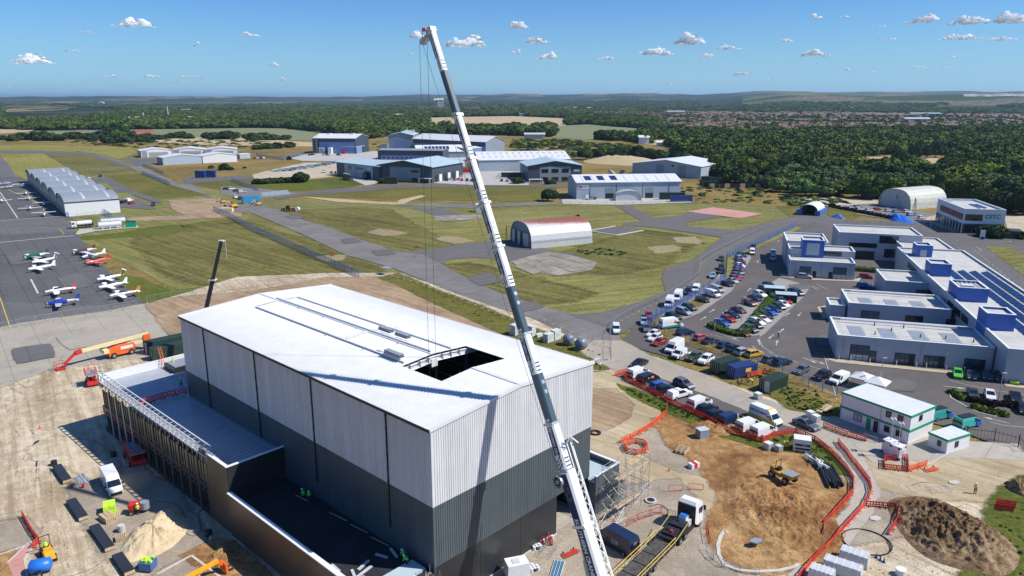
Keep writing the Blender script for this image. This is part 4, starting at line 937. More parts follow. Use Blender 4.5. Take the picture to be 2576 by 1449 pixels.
yN=fq(2404,627,zs)[1]-1
fblk(xs0+2,yN,xs0+17,fq(2363,598.5,zs)[1],zs)
for r in range(4):
    xr=xs0+6.6+r*3.0
    npan=26
    pmesh=MB();pmesh.add([(0,0,.1),(1.6,0,.6),(1.6,2.55,.6),(0,2.55,.1),(1.6,0,.1),(1.6,2.55,.1)],[(0,1,2,3),(1,4,5,2),(0,4,1),(3,2,5)]);pmm=pmesh.mesh('solar_panel',M['solar'])
    for i in range(npan):
        if r==0 and 9<i<15:continue
        link('solar_panel',pmm,fs,(xr,-3+i*2.75,zs-.5))
for i in range(20):MB().bar((xs0+18,-4+i*4.2,zs-.5),(xs0+18,-4+i*4.2,zs+.5),.05).bar((xs0+17,-4+i*4.2,zs-.4),(xs0+18.4,-4+i*4.2,zs-.4),.05).build('rail_post',M['steel'],fs)
for y0_ in (20,26,32,72,78):win(fs,y0_,4.4,5,1.6,xs0,3,'glassd',rot=1)
for y0_ in (46,52):win(fs,y0_,1.5,5,2.6,xs0,3,'glassd',rot=1)
for (u,v,w_,d_,zt)in ((2484.5,787,5.4,6.0,10.6),(2412,722,6.6,8.4,10.4),(2343,662,5.2,6.2,10.5),(2307,616,4.6,5.4,10.6)):
    x,y=fq(u,v,zt);_,ox,oy,tw,td=fblk(x,y,x+w_,y+d_,zt,'blue',roof='roofgrey',z0=0)
    if w_<5:MB().box(ox+1.2,oy-.04,zt-5,ox+3,oy-.01,zt-1.5).build('tower_panel',M['greywall2'],fs)
x,y=fq(2412,722,10.4)
for k in range(6):MB().box(x+.5+k,y+.4,10.1,x+.62+k,y+8,10.2).build('roof_grille_bar',M['steel'],fs)
MB().box(x+1,y+1,9.8,x+3.5,y+2.6,10.7).build('plant_unit',M['white'],fs)
_,bx,by,bw,bd=block('',(2112,583.5),(2319.5,591),(2101,564),9.5,EA,parent=fs)
for a in ((13,6.2,6,2.6),(15,1.3,4.5,3)):win(fs,bx+a[0],a[1],a[2],a[3],by,1,'glassd')
win(fs,bx+3.5,4.4,9,1.6,by,5,'glassd');MB().box(bx+3,by-.06,.1,bx+12,by-.02,3.2).build('undercroft',M['darktrim'],fs)
_,ax,ay,aw,ad=block('',(1988,653.5),(2151.5,661),(1987,640),ZF,EA,parent=fs)
shutter(fs,ax+3,.15,3.4,3.6,ay,5,3,'wrap');shutter(fs,ax+12.8,.15,3.9,3.9,ay,5,3)
for x in (6.9,11.6):MB().box(ax+x,ay-.08,.1,ax+x+1.1,ay-.02,2.4).build('door',M['darktrim'],fs)
for x in (1.5,9.2,17.6):MB().box(ax+x,ay-.12,1,ax+x+.12,ay-.02,ZF-.6).build('downpipe',M['steel'],fs)
fblk(ax+.2,ay+ad+.02,ax+20,ay+ad+9,7.6,rail=True);win(fs,ax+10.5,5.9,5.5,1.2,ay+ad,2)
fblk(ax-.2,ay+ad+9.05,ax+13,ay+ad+26,8.6,rail=True)
x,y=fq(2018,603.5,10.8);_,ox,oy,tw,td=fblk(ax+4,ay+ad-.6,ax+10.6,ay+ad+6.5,10.8,'blue')
MB().box(ox+1.3,oy-.05,5.9,ox+5.2,oy-.01,9.8).build('tower_panel',M['greywall2'],fs)
for i,(u,v)in enumerate(((2109,907),(2139,910),(2187,916),(2254,922),(2304,926),(2329,928),(2379,934),(2425,938))):
    p=G(u,v);tag(MB().cyl((0,0,0),.11,1.0,8).cyl((0,0,1.0),.11,.05,8,r2=.05).build('bollard',M['curb'],None,(p.x,p.y,.22)),'pale stone bollard, '+['leftmost','second','third','fourth','fifth','sixth','seventh','rightmost'][i]+' in the row before the fire station doors','bollard','bollards along the fire station pavement')
ca=R(-12.5);ce,_,_,W,D=block('office_block',(2428,525),(2531,527.5),(2378,499),10.5,ca,wall='white',rail=False,label='white two-storey office block with a terracotta band and the letters CETC',par=.8)
W=15.4
ce.location=G(2428,525,10.5);ce.location.z=0
win(ce,.5,5.6,6.5,2.6,0,4);text('CETC',2.3,'navywall',wallM(10.8,-.04,7.4),ce,'lettering',.05)
MB().box(-.02,-.05,.1,W+.02,-.01,4.3).build('ground_storey',M['navywall'],ce)
for k in range(4):win(ce,.6+k*3.4,.4,2.9,3.2,-.05,2)
for k in range(10):MB().box(-.07,1+k*2.9,5.6,-.01,3.6+k*2.9,8.2).build('terracotta_panel',M['terracotta'],ce)
MB().box(-.04,.3,.1,-.01,D-.5,4.2).build('ground_glazing',M['glassd'],ce)
for k in range(9):MB().box(-.3,.3+k*3.6,.1,-.05,.6+k*3.6,4.2).build('pier',M['white'],ce)
for r in range(2):
    for k in range(6):MB().add([(8+r*2,8+k*2.1,9.8),(9.3+r*2,8+k*2.1,10.15),(9.3+r*2,10+k*2.1,10.15),(8+r*2,10+k*2.1,9.8)],[(0,1,2,3)]).build('solar_panel',M['solar'],ce)
MB().box(1.5,D-5,9.75,4.5,D-3.4,10.3).build('rooflight',M['white'],ce);MB().cyl((7,6,9.7),.3,.8,8).build('flue',M['steel'],ce)
def shed(name,lab,a,b,h,depth,rise=2.0,ridge='side',wall='midgrey',roof='roofwhite',ends=None,over=.4,skew=0,cat='building',endwall=None,group=None):
    o,ang,Wd=frame(*a,*b);e=empty(name,o,ang,lab,cat,group);D=depth;endwall=endwall or wall
    MB().box(0,0,0,Wd,.3,h).build('wall',M[wall],e);MB().box(0,D-.3,0,Wd,D,h).build('wall',M[wall],e)
    mb=MB()
    if ridge=='side':
        for x in (0,Wd-.3):mb.prism([(0,0)],0,0)if 0 else mb.add([(x,.3,0),(x,D-.3,0),(x,D-.3,h),(x,D/2,h+rise),(x,.3,h),(x+.3,.3,0),(x+.3,D-.3,0),(x+.3,D-.3,h),(x+.3,D/2,h+rise),(x+.3,.3,h)],
            [(0,4,3,2,1),(5,6,7,8,9),(0,5,9,4),(1,2,7,6),(2,3,8,7),(3,4,9,8)])
        mb.build('gable_wall',M[endwall],e)
        rs=[((-over,-over,h),(Wd+over,-over,h),(Wd+over,D/2,h+rise+.15),(-over,D/2,h+rise+.15)),((-over,D/2,h+rise+.15),(Wd+over,D/2,h+rise+.15),(Wd+over,D+over,h),(-over,D+over,h))]
    else:
        MB().box(0,.3,0,.3,D-.3,h).build('side_wall',M[endwall],e);MB().box(Wd-.3,.3,0,Wd,D-.3,h).build('side_wall',M[endwall],e)
        MB().add([(0,0,h),(Wd,0,h),(Wd/2,0,h+rise),(0,.3,h),(Wd,.3,h),(Wd/2,.3,h+rise)],[(0,1,2),(3,5,4)]).build('gable_wall',M[wall],e)
        rs=[((-over,-over,h),(Wd/2,-over,h+rise+.15),(Wd/2,D+over,h+rise+.15),(-over,D+over,h)),((Wd/2,-over,h+rise+.15),(Wd+over,-over,h),(Wd+over,D+over,h),(Wd/2,D+over,h+rise+.15))]
    for q in rs:
        lo=[(x,y,z+.02)for x,y,z in q];hi=[(x,y,z+.3)for x,y,z in q]
        MB().add(lo+hi,[(3,2,1,0),(4,5,6,7),(0,1,5,4),(1,2,6,5),(2,3,7,6),(3,0,4,7)]).build('roof',M[roof],e)
    return e,Wd,D
M['wallgrey2']=M['greywall2']
gp,W,D=shed('warehouse','pale grey warehouse with a white roof, three blue solar arrays and a round logo sign',(1450,502),(1711,498),9.2,26,3.0,'side','greywall2','roofwhite',over=.6)
for k in range(3):MB().add([(5.5+k*7.4,3+q*7,9.2+.42+(3+q*7)/13*3.15)for q in (0,1)]+[(9.3+k*7.4,10,9.62+10/13*3.15),(9.3+k*7.4,3,9.62+3/13*3.15)],[(0,3,2,1)]).build('solar_array',M['solar'],gp)
for k in range(9):MB().add([(3.6+k*6.2,1,9.6+.28),(4.5+k*6.2,1,9.88),(4.5+k*6.2,11,12.2),(3.6+k*6.2,11,12.2)],[(0,1,2,3)]).build('rooflight',M['wrap'],gp)
sg=MB().box(1.2,-.12,5.9,7.2,-.03,8.1).build('sign_board',M['white'],gp)
MB().cyl((2.3,-.16,7.0),.75,.03,20,axis='y').build('logo_disc',M['redpaint'],sg);MB().bar((1.75,-.19,6.5),(2.85,-.19,7.5),.18,.02).build('logo_stroke',M['white'],sg)
text('peupmuch',.95,'navyp',wallM(5.0,-.14,6.95),sg,'lettering',.01)
for x in (16.5,39.5):shutter(gp,x,.1,4.6,6.2,0,mt='midgrey',cols=0,opened=.5)
for x in (7.6,22.8,38,53.2):MB().box(x-.08,-.14,.1,x+.08,-.02,9.1).build('downpipe',M['darktrim'],gp)
def vault(name,lab,o,ang,Wd,Ln,Hh,side=0.0,mat='steel',wall='midgrey',ends=(True,True),n=14,thick=.15,group=None,cat='building',power=1.0,e=None,pre=(0,0)):
    """arched roof; arch spans local x 0..Wd, vault runs along +y for Ln; side = straight wall height"""
    e=e or empty(name,o,ang,lab,cat,group);ox,oy=pre
    def arc(inset,y):
        P=[]
        for i in range(n+1):
            t=math.pi*(1-i/n);x=Wd/2+math.copysign(abs(math.cos(t))**power,math.cos(t))*(Wd/2-inset);z=side+math.sin(t)**power*(Hh-side-inset);P.append((ox+x,oy+y,max(0,z)))
        if side:P=[(ox+inset,oy+y,0)]+P+[(ox+Wd-inset,oy+y,0)]
        return P
    A,B,C_,D_=arc(0,0),arc(0,Ln),arc(thick,0),arc(thick,Ln);m_=MB();k=len(A)
    vs_=A+B+C_+D_;fs_=[]
    for i in range(k-1):fs_+=[(i,i+1,k+i+1,k+i),(2*k+i+1,2*k+i,3*k+i,3*k+i+1),(i,2*k+i,2*k+i+1,i+1),(k+i+1,3*k+i+1,3*k+i,k+i)]
    m_.add(vs_,fs_);m_.build('arched_roof',M[mat],e)
    for q,yy in ((0,.5),(1,Ln-.6)):
        if ends[q]:
            P=arc(thick+.01,yy);P2=[(x,y+.15,z)for x,y,z in P];kk=len(P)
            MB().add(P+P2,[tuple(range(kk)),tuple(range(2*kk-1,kk-1,-1))]).build('end_wall',M[wall],e)
    return e
M['vaultgrey']=ribbed('grey_vault_sheeting',(.27,.29,.32),.9,R(114),.45,.4,.06,.35)
rowo=G(166,545);rowd=(G(68,458)-rowo);Lr=rowd.length;ra=math.atan2(rowd.y,rowd.x);wv=Lr/6
sideL=(G(275,535)-rowo).length
nth=['nearest','second nearest','third','fourth','fifth','farthest']
for i in range(6):
    o=rowo+rowd*(i/6)
    e=empty('arched_hangar',o,ra-math.pi/2+math.pi,nth[i]+' arched grey aircraft hangar of the row of six beside the apron','hangar','row of arched hangars')
    e.rotation_euler.z=ra
    def arc2(yy,ins):
        return [(wv/2-math.cos(math.pi*(j/14))*(wv/2-ins),yy,6.2+math.sin(math.pi*j/14)*(3.3-ins))for j in range(15)]
    Ls=sideL*1.25;A,B=arc2(0,0),arc2(-Ls,0);m_=MB();m_.add(A+B,[(j,j+1,15+j+1,15+j)for j in range(14)]);
    m_.build('arched_roof',M['vaultgrey'],e)
    C_=arc2(-.5,.3);MB().add(C_+[(wv-.3,-.5,0),(.3,-.5,0)],[tuple(range(17))]).build('front_wall',M['midgrey'],e)
    C_=arc2(-Ls+.3,.3);MB().add(C_+[(wv-.3,-Ls+.3,0),(.3,-Ls+.3,0)],[tuple(range(16,-1,-1))]).build('rear_wall',M['midgrey'],e)
    MB().box(2,-.45,0,wv-2,-.3,6.0).build('hangar_door',M['steel'],e)
    for dpx in range(1,5):MB().box(2+dpx*(wv-4)/5-.1,-.3,0,2+dpx*(wv-4)/5+.1,-.22,6).build('door_joint',M['darktrim'],e)
    for yy in (-Ls*.35,-Ls*.8):
        MB().add([(wv/2-math.cos(math.pi*(j/14))*(wv/2+.05),y2,6.25+math.sin(math.pi*j/14)*3.3)for y2 in (yy,yy-1.1)for j in range(2,8)],[(j,j+1,6+j+1,6+j)for j in range(5)]).build('rooflight',M['wrap'],e)
    if i==0:
        MB().box(-.35,-Ls,0,-.05,0,6.3).build('side_wall',M['white'],e);MB().box(-.5,-Ls-.2,6.3,.3,.2,6.8).build('gutter',M['navywall'],e)
        MB().box(-.4,-Ls-.1,0,0,-Ls,6.3).build('corner_post',M['darktrim'],e)
    else:MB().box(-.3,-Ls,5.9,.3,0,6.4).build('valley_gutter',M['navywall'],e)
def mottled():
    m,nt,b=newmat('patched_rusty_metal');g=N(nt,'ShaderNodeTexCoord');s=N(nt,'ShaderNodeSeparateXYZ');nt.links.new(g.outputs['Object'],s.inputs[0])
    n1=noise_n(nt,g.outputs['Object'],.25,6,.7);n2=noise_n(nt,g.outputs['Object'],1.4,5,.7)
    mt=N(nt,'ShaderNodeMath',operation='MULTIPLY_ADD');mt.inputs[1].default_value=.045;nt.links.new(s.outputs['Y'],mt.inputs[0]);nt.links.new(n1,mt.inputs[2])
    zz=N(nt,'ShaderNodeMath',operation='MULTIPLY_ADD');zz.inputs[1].default_value=1;nt.links.new(s.outputs['Z'],zz.inputs[0]);nt.links.new(mt.outputs[0],zz.inputs[2])
    n3=N(nt,'ShaderNodeMath',operation='MULTIPLY_ADD');n3.inputs[1].default_value=2.2;nt.links.new(n2,n3.inputs[0]);nt.links.new(zz.outputs[0],n3.inputs[2])
    c=ramp(nt,n2,[(.3,(.42,.43,.42)),(.6,(.56,.57,.56)),(.75,(.48,.47,.38))])
    c=mix(nt,ramp(nt,n3.outputs[0],[(1.66,g3(0)),(1.80,g3(1))])if 0 else ramp_sub(nt,n3.outputs[0],10.15,10.9),c,(.30,.09,.06))
    nt.links.new(c,b.inputs['Base Color']);b.inputs['Roughness'].default_value=.55;b.inputs['Metallic'].default_value=.1;return m
def ramp_sub(nt,sck,lo,hi):
    n=N(nt,'ShaderNodeMapRange');n.inputs['From Min'].default_value=lo;n.inputs['From Max'].default_value=hi;nt.links.new(sck,n.inputs['Value']);return n.outputs[0]
M['mottled']=mottled()
bo=G(1283,606);b1=G(1337,627);bl=(G(1479,609)-b1).length;bd_=b1-bo
ba=math.atan2(bd_.y,bd_.x)
be=vault('blister_hangar','old round-roofed metal hangar with a rusty red patch on its roof',bo,ba,bd_.length,bl,9.2,0,'mottled','midgrey',power=.72)
for k in range(6):
    MB().box(1.6+k*2.35,.2,0,1.6+k*2.35+2.25,.4,5.2).build('sliding_door',M['darktrim' if k in (1,3)else 'wrap'],be)
MB().box(1.2,.1,5.2,bd_.length-1.2,.48,5.5).build('door_track',M['midgrey'],be)
for k in range(6):MB().add([(bd_.length+.02+.1,.5+k*4.4,2.6),(bd_.length+.12,4.6+k*4.4,2.6),(bd_.length+.12,4.6+k*4.4,2.8),(bd_.length+.12,.5+k*4.4,2.8)],[(0,1,2,3)]).build('lap_strip',M['steel'],be)
fr_=MB()
for x in (-1.2,bd_.length+1.0):
    for dx,dy in ((-.4,-.2),(.4,-.2),(0,.5)):fr_.bar((x+dx,-1+dy,0),(x,-1,6.2),.1)
    for z in (1.5,3,4.5):fr_.bar((x-.3*(1-z/7),-1.2,z),(x+.3*(1-z/7),-1.2,z),.07)
fr_.bar((-1.2,-1,6.1),(bd_.length+1,-1,5.6),.1)
fr_.build('door_gantry',M['darktrim'],be)
bo=G(2208,516);b1=G(2290,528);bl=(G(2376,519)-b1).length;bd_=b1-bo
M['cream2']=plain('weathered_cream_sheet',(.5,.5,.44),.6,var=.2,sc_=.8)
be=vault('blister_hangar','big cream arched hangar beside the wood and the parked cars',bo,math.atan2(bd_.y,bd_.x),bd_.length,bl,9.8,0,'cream2','cream2',power=.75)
MB().box(9,.3,0,13,.48,4).build('door',M['greywall2'],be);MB().box(10,.3,4.6,11.2,.48,6.6).build('vent',M['midgrey'],be)
pt=empty('lattice_pylon',b1+Vector((1.2,-1.5,0)),0,'small dark lattice mast at the corner of the cream arched hangar','mast');q=MB()
for dx,dy in ((-.7,-.5),(.7,-.5),(.7,.5),(-.7,.5)):q.bar((dx,dy,0),(dx*.1,dy*.1,6.5),.12)
q.build('lattice_leg',M['darktrim'],pt);q=MB()
for z in (1,2.2,3.4,4.6):s=1-z/7.2;q.bar((-.7*s,-.5*s,z),(.7*s,-.5*s,z+.9),.08).bar((.7*s,-.5*s,z),(-.7*s,-.5*s,z+.9),.08)
q.build('bracing',M['darktrim'],pt)
so_=G(2003,540);s1=G(2062,545);dv=s1-so_;aa=math.atan2(dv.y,dv.x);dl=dv.length
ce2=empty('container_shelter',so_,aa,'blue container shelter under a white arched canopy beside the grass','shelter')
sl=(G(2095,536)-s1).length
for x in (0,dl-2.4):MB().box(x,0,0,x+2.4,sl,2.6).build('container',M['bluef'],ce2)
vault('','',None,0,dl-2.4,sl*.9,5.4,2.5,'white','darktrim',e=ce2,pre=(1.2,.3),ends=(False,True))
i14,W,D=shed('industrial_unit','dark blue-grey unit with pale panel and the number 14 on its wall',(848,441),(954,455),9.6,32,2.2,'side','navywall','paleblue',over=.8)
Wl=W
MB().box(Wl*.2,-.06,.3,Wl*.46,-.01,9.2).box(Wl*.47,-.06,.3,Wl*.86,-.01,9.2).build('pale_panel',M['greywall2'],i14)
shutter(i14,Wl*.68,.1,Wl*.14,5.5,-.08,mt='darktrim',cols=0);win(i14,Wl*.3,5.5,Wl*.06,2.2,-.08);win(i14,Wl*.49,6.2,Wl*.16,1.3,-.08,2);win(i14,Wl*.3,1,Wl*.07,1.8,-.08)
text('14',3.6,'white',wallM(Wl*.77,-.1,7.2),i14,'house_number',.05)
i15,W,D=shed('industrial_unit','large dark blue-grey shed with a pale blue low gabled roof and pale wall panel',(953,454),(1087,461),10.5,44,3.6,'gable','navywall','paleblue',over=1.2)
MB().box(W*.22,-.06,.3,W*.79,-.01,9.8).build('pale_panel',M['midgrey'],i15)
win(i15,W*.63,6.6,W*.13,1.6,-.07,1);win(i15,W*.63,.6,W*.13,2.2,-.07,1);MB().box(W*.78,-3,3,W,0,3.3).box(W*.79,-2.8,.2,W*.81,-2.6,3).box(W*.98,-2.8,.2,W,-2.6,3).build('canopy',M['white'],i15)
for k in range(6):MB().box(W-.02,4+k*6,.3,W+.05,7.6+k*6,5).build('loading_door',M['white' if k % 2 else 'darktrim'],i15)
i16,W,D=shed('long_shed','long pale shed with a bright white roof behind the crane boom',(1205,432),(1434,428),8.5,40,5,'side','greywall2','roofwhite',over=.5)
for k in range(14):
    for r in range(2):MB().add([(4+k*W/14.5+dx,5+r*8+dy,8.9+.1+(5+r*8+dy)/20*5.2)for dx,dy in ((0,0),(1.2,0),(1.2,4),(0,4))],[(0,1,2,3)]).build('rooflight',M['wrap'],i16)
i17,W,D=shed('industrial_unit','dark two-storey unit with six windows beneath a pale blue gabled roof',(1328,459),(1463,457),10.8,36,3.2,'gable','navywall','paleblue',over=1.0)
MB().box(W*.22,-.06,.3,W*.79,-.01,10.4).build('pale_panel',M['midgrey'],i17)
for k in range(3):
    for z in (1,6.4):win(i17,W*(.25+k*.19),z,W*.125,2.4,-.07,2)
MB().box(W*.85,-.1,7,W*.96,-.03,8.4).build('sign_board',M['white'],i17);MB().box(0,-6,2.4,W*.25,-3,2.7).box(0,-6,0,.3,-5.7,2.4).box(W*.24,-6,0,W*.25,-5.7,2.4).build('bike_shelter',M['white'],i17)
i18,W,D=shed('grey_hangar','broad blue-grey hangar with darker wall panels and white roof at the edge of the wood',(1590,439),(1762,450),8.2,46,3.5,'gable','greywall2','roofwhite',over=.6)
for k in (.36,.68):MB().box(W*k,-.06,.2,W*(k+.11),-.01,8.6).build('dark_panel',M['midgrey'],i18)
MB().box(W*.58,-.05,7.2,W*.62,-.01,8.6).build('louvre',M['navywall'],i18)
for i,(a,b,lab,dp,wl)in enumerate([((356,397),(433,394),'leftmost white hangar of the back three, with grey folding doors',24,'white'),((436,394),(516,392),'middle white hangar of the back three, with grey folding doors',24,'white'),((518,393),(598,391),'rightmost white hangar of the back three, with grey folding doors',24,'white'),
    ((411,416),(509,411),'pale blue-grey hangar in front of the white ones, left of the pair',20,'greywall2'),((511,411),(597,407),'white-walled hangar in front of the back three, right of the pair',20,'white')]):
    e,W,D=shed('light_aircraft_hangar',lab,a,b,6.0,dp,2.0,'gable',wl,'roofwhite',over=.3,group='white light-aircraft hangars',endwall='midgrey')
    if i<3:
        for k in range(9):MB().box(W*.25+k*W*.07,-.08,.1,W*.25+(k+1)*W*.07-.12,-.02,4.8).build('door_leaf',M['steel'],e)
        MB().box(W*.02,-.06,.1,W*.2,-.01,6).build('office_panel',M['midgrey'],e)
fa,W,D=shed('factory','tall blue factory with white roof, silos and steel stair tower at its left end',(788,386),(895,387),15.2,44,3.5,'side','navywall','roofwhite',over=.6)
MB().box(W*.16,-.08,.3,W*.98,-.02,11.6).build('blue_panel',M['factblue'],fa)
q=MB()
for x,y in ((1,-3),(5,-3),(1,-1),(5,-1)):q.bar((x,y,0),(x,y,17),.25)
for k in range(7):q.box(1,-3,2.3*k+1,5,-1,2.3*k+1.15);q.bar((1,-3,2.3*k+1),(5,-3,2.3*k+3),.15)
q.build('stair_tower',M['midgrey'],fa)
for k in range(4):MB().cyl((8+k*1.6,-3,3),.6,3.4,8).box(7.5+k*1.6,-3.5,0,8.6+k*1.6,-2.5,3).build('silo',M['wrap'],fa)
MB().box(W*.4,-6,0,W*.48,-1,6.5).build('lean_to',M['white'],fa);MB().box(W*.33,-5,0,W*.4,-1,4.4).build('open_bay',M['darktrim'],fa);MB().box(W*.7,-4,0,W*.78,-1,2.6).build('skip',M['redpaint'],fa)
for k in (.2,.75):MB().box(W*k,D*.4,18,W*k+4,D*.4+3,19.6).build('roof_vent',M['white'],fa)
for k in range(3):MB().box(W,4+k*8,.2,W+.1,9+k*8,6).build('loading_door',M['darktrim'],fa)
fb,W,D=shed('factory_annex','low grey and blue annex to the right of the tall blue factory',(898,387),(928,379),6.5,18,.6,'side','factblue','roofwhite')
fc,W,D=shed('factory','square grey factory block with blue panel and roof extract stacks',(978,377),(1040,377),15.5,50,3.2,'gable','midgrey','paleblue',over=.7)
MB().box(W*.25,-.08,1,W*.78,-.02,11).build('blue_panel',M['factblue'],fc)
for k in range(5):MB().cyl((W*.62+k*2.4,14,17.5),.7,3.4,8).build('extract_stack',M['white'],fc)
MB().box(-W*.25,-8,0,0,8,7).build('side_bay',M['midgrey'],fc)
fd,W,D=shed('factory','long blue-banded factory hall with a white roof behind the crane cables',(1040,379),(1222,390),12.5,30,5,'side','factblue','roofwhite',over=.7,endwall='midgrey')
MB().box(0,-.1,8.2,W,-.02,12.4).build('grey_band',M['navywall'],fd)
fe,W,D=shed('factory_office','long low navy office building with a strip of blue cladding in front of the factory',(951,402),(1114,404),8.6,24,.8,'side','navywall','midgrey',over=.3)
MB().box(W*.05,-.08,.3,W,-.02,4.2).build('blue_panel',M['factblue'],fe)
for k in range(13):win(fe,W*(.08+k*.07),1.2,W*.03,1.4,-.09)
fg,W,D=shed('factory_canteen','single-storey white-roofed factory block with a line of solar panels',(1050,398),(1172,396),5.5,36,5.2,'side','midgrey','roofwhite',over=.6)
for k in range(7):MB().add([(8+k*W*.075+dx,6+dy,5.95+(6+dy)/18*5.35)for dx,dy in ((0,0),(W*.06,0),(W*.06,8),(0,8))],[(0,1,2,3)]).build('solar_panel',M['solar'],fg)
fh,W,D=shed('factory_block','blue and grey block at the right end of the factory, behind the boom',(1170,396),(1212,393),8.0,20,1,'side','factblue','roofwhite')
gr_,W,D=shed('garage_block','row of pale grey lock-up garages left of the crane boom',(1137,432),(1170,418),5.5,10,1.2,'side','greywall2','greywall2')
for nm,lab,a,b,h,d,wl in [
 ('equipment_hut','small white equipment hut on the grass behind the crane boom',(1198,535),(1222,535),3.6,4,'white'),
 ('green_shed','flat green plant shed at the roundabout beside the office block',(2519,600),(2566,603),3.0,7,'green'),
 ('kiosk','small grey kiosk beside the white light-aircraft hangars',(604,400),(630,398),4,8,'greywall2'),
 ('farmhouse','red-roofed farmhouse among bushes by the green field',(343,343),(388,341),6,12,'brick')]:
    shed(nm,lab,a,b,h,d,2.5 if nm=='farmhouse' else .3,'side',wl,'rust' if nm=='farmhouse' else ('green' if wl=='green' else 'roofwhite'),over=.2)
for i,(u,v,uu,vv)in enumerate(((1958,732,1998,728),(1929,715,1960,712),(1932,825-58,0,0))):
    if uu==0:continue
    e=empty('cycle_shelter',G(u-8,v+30),EA,['pale blue-roofed smoking shelter by the end of the hedge island','pale blue-roofed shelter at the far end of the hedge island'][i],'shelter')
    MB().box(0,0,2.4,5.6,3.6,2.55).build('roof',M['paleblue'],e);MB().box(0,3.4,0,5.6,3.5,2.4).box(5.5,0,0,5.6,3.5,2.4).box(0,0,0,.1,.1,2.4).build('panel',M['midgrey'],e)
def container(lab,u,v,du,dv,ln,mat,h=2.6,z=0,door=False,w=2.44):
    a=dirang(u,v,du,dv);e=empty('shipping_container',G(u,v)+Vector((0,0,z)),a,lab,'container')
    MB().box(0,0,.1,ln,w,h).build('shell',M[mat],e);c=MB()
    for k in range(int(ln/.3)):c.box(.1+k*.3,-.04,.25,.22+k*.3,0,h-.15);c.box(.1+k*.3,.1,h,.22+k*.3,w-.1,h+.03)
    c.build('corrugation',M[mat],e)['kind']='stuff'
    MB().box(-.04,.08,.2,0,w/2-.03,h-.1).build('door',M['wrap' if door else mat],e);MB().box(-.04,w/2+.03,.2,0,w-.08,h-.1).build('door',M[mat],e)
    l_=MB()
    for y in (.4,.9,1.5,2.0):l_.bar((-.07,y,.2),(-.07,y,h-.1),.05)
    l_.build('locking_bar',M['steel'],e)
    return e
c1=container('dark green container with yellow plate behind the annex, the front one',387,912,10,-2.2,12,'green',2.9)
MB().box(6.4,-.07,1.2,8.2,-.05,1.9).build('yellow_plate',M['paleyellow'],c1)
container('dark green container standing behind its twin by the annex',372,895,10,-2.2,11,'green',2.9,door=True)
c2=container('blue container with yellow plate and black pipe coils leaning on it',1846,956,40,-8,6.1,'navy')
MB().box(2.9,-.07,1.2,4.3,-.05,2.0).build('yellow_plate',M['paleyellow'],c2)
container('weathered green container behind the blue one',1808,945,40,-12,6.1,'green')
container('green container with a white open door beside the grass patch',1935,992,30,-12,6.1,'green',door=True)
container('green container at the right end of the logo warehouse',1660,503,10,0,14,'green',4)
container('navy container with orange lid at the warehouse yard corner',1690,509,10,-.3,12,'navy',3.4)
container('bright blue container at the junction beyond the taxiway',612,513,14,-1,9,'cyan',4)
container('dark blue portable cabin by the taxiway gate, left of two',491,448,8,0,7,'navy',5);container('dark blue portable cabin by the taxiway gate, right of two',517,447,8,0,7,'navy',5)
container('emerald container in front of the dark industrial shed',965,463,8,0,9,'green',4.5)
container('green tank container at the pale hangar by the wood',1787,462,8,0,11,'green',4);container('green box by the dark timber compound',1770,470,8,0,9,'green',3.6);container('green fuel box beside the grey hangar',1765,455,8,0,9,'green',3)
e=empty('timber_compound',G(1785,474),0,'dark boarded compound on the scrub near the wood','compound')
for i in range(14):MB().box(i*3.2,0,0,i*3.2+3,.3,3).build('panel',M['darktrim' if i % 3 else 'timber'],e)
for i in range(8):MB().box(0,1+i*3.2,0,.3,i*3.2+4,3).build('panel',M['darktrim'],e)
def cabin(name,lab,o,ang,W,D,storeys=1,hh=2.55):
    e=empty(name,o,ang,lab,'site cabin');H_=storeys*hh
    MB().box(0,0,.1,W,D,H_).build('wall',M['white'],e)
    n=4
    for k in range(n):MB().box(.02+k*W/n if W>D else 0,0 if W>D else k*D/n,H_,(k+1)*W/n-.03 if W>D else W,D if W>D else (k+1)*D/n-.03,H_+.14).build('roof_panel',M['roofwhite'],e)
    for s_ in range(storeys):
        z=(s_+1)*hh
        MB().box(-.12,-.12,z-.18,W+.12,-.02,z+.16).box(-.12,D+.02,z-.18,W+.12,D+.12,z+.16).box(-.12,-.02,z-.18,-.02,D+.02,z+.16).box(W+.02,-.02,z-.18,W+.12,D+.02,z+.16).build('green_trim',M['emerald'],e)
    return e
ccor=G(2293,1047,5.2)
cax=R(33.5)
cb=cabin('site_office','two-storey white site cabin with green trim beside the car park',Vector((ccor.x,ccor.y,0)),cax,7.4,12.2,2)
for s_ in (0,1):
    for y in (1.2,3.2):win(cb,y,s_*2.6+1.0,.9,1.1,0,0,rot=1)
for y,w_ in ((8.2,1.4),):win(cb,y,1.0,w_,1.2,0,1,'wrap',rot=1)
MB().box(-.06,5.2,.2,-.01,6.0,2.2).build('door',M['darktrim'],cb);MB().box(-.06,6.5,.2,-.01,7.3,2.2).build('door',M['emerald'],cb)
for y in (5.0,0.05,12.1):MB().box(-.04,y-.03,.1,-.0,y+.03,5.1).build('joint',M['midgrey'],cb)
win(cb,2.6,3.7,.8,1.0,0);text('NOTICE',.3,'navyp',Matrix.Translation((-.03,2,2.0))@Matrix.Rotation(-math.pi/2,4,'Z')@Matrix.Rotation(math.pi/2,4,'X'),cb)if 0 else None
st=MB()
for q in range(12):st.box(7.6+.0,1+q*.28,.2+q*.22,8.6,1.28+q*.28,.24+q*.22)
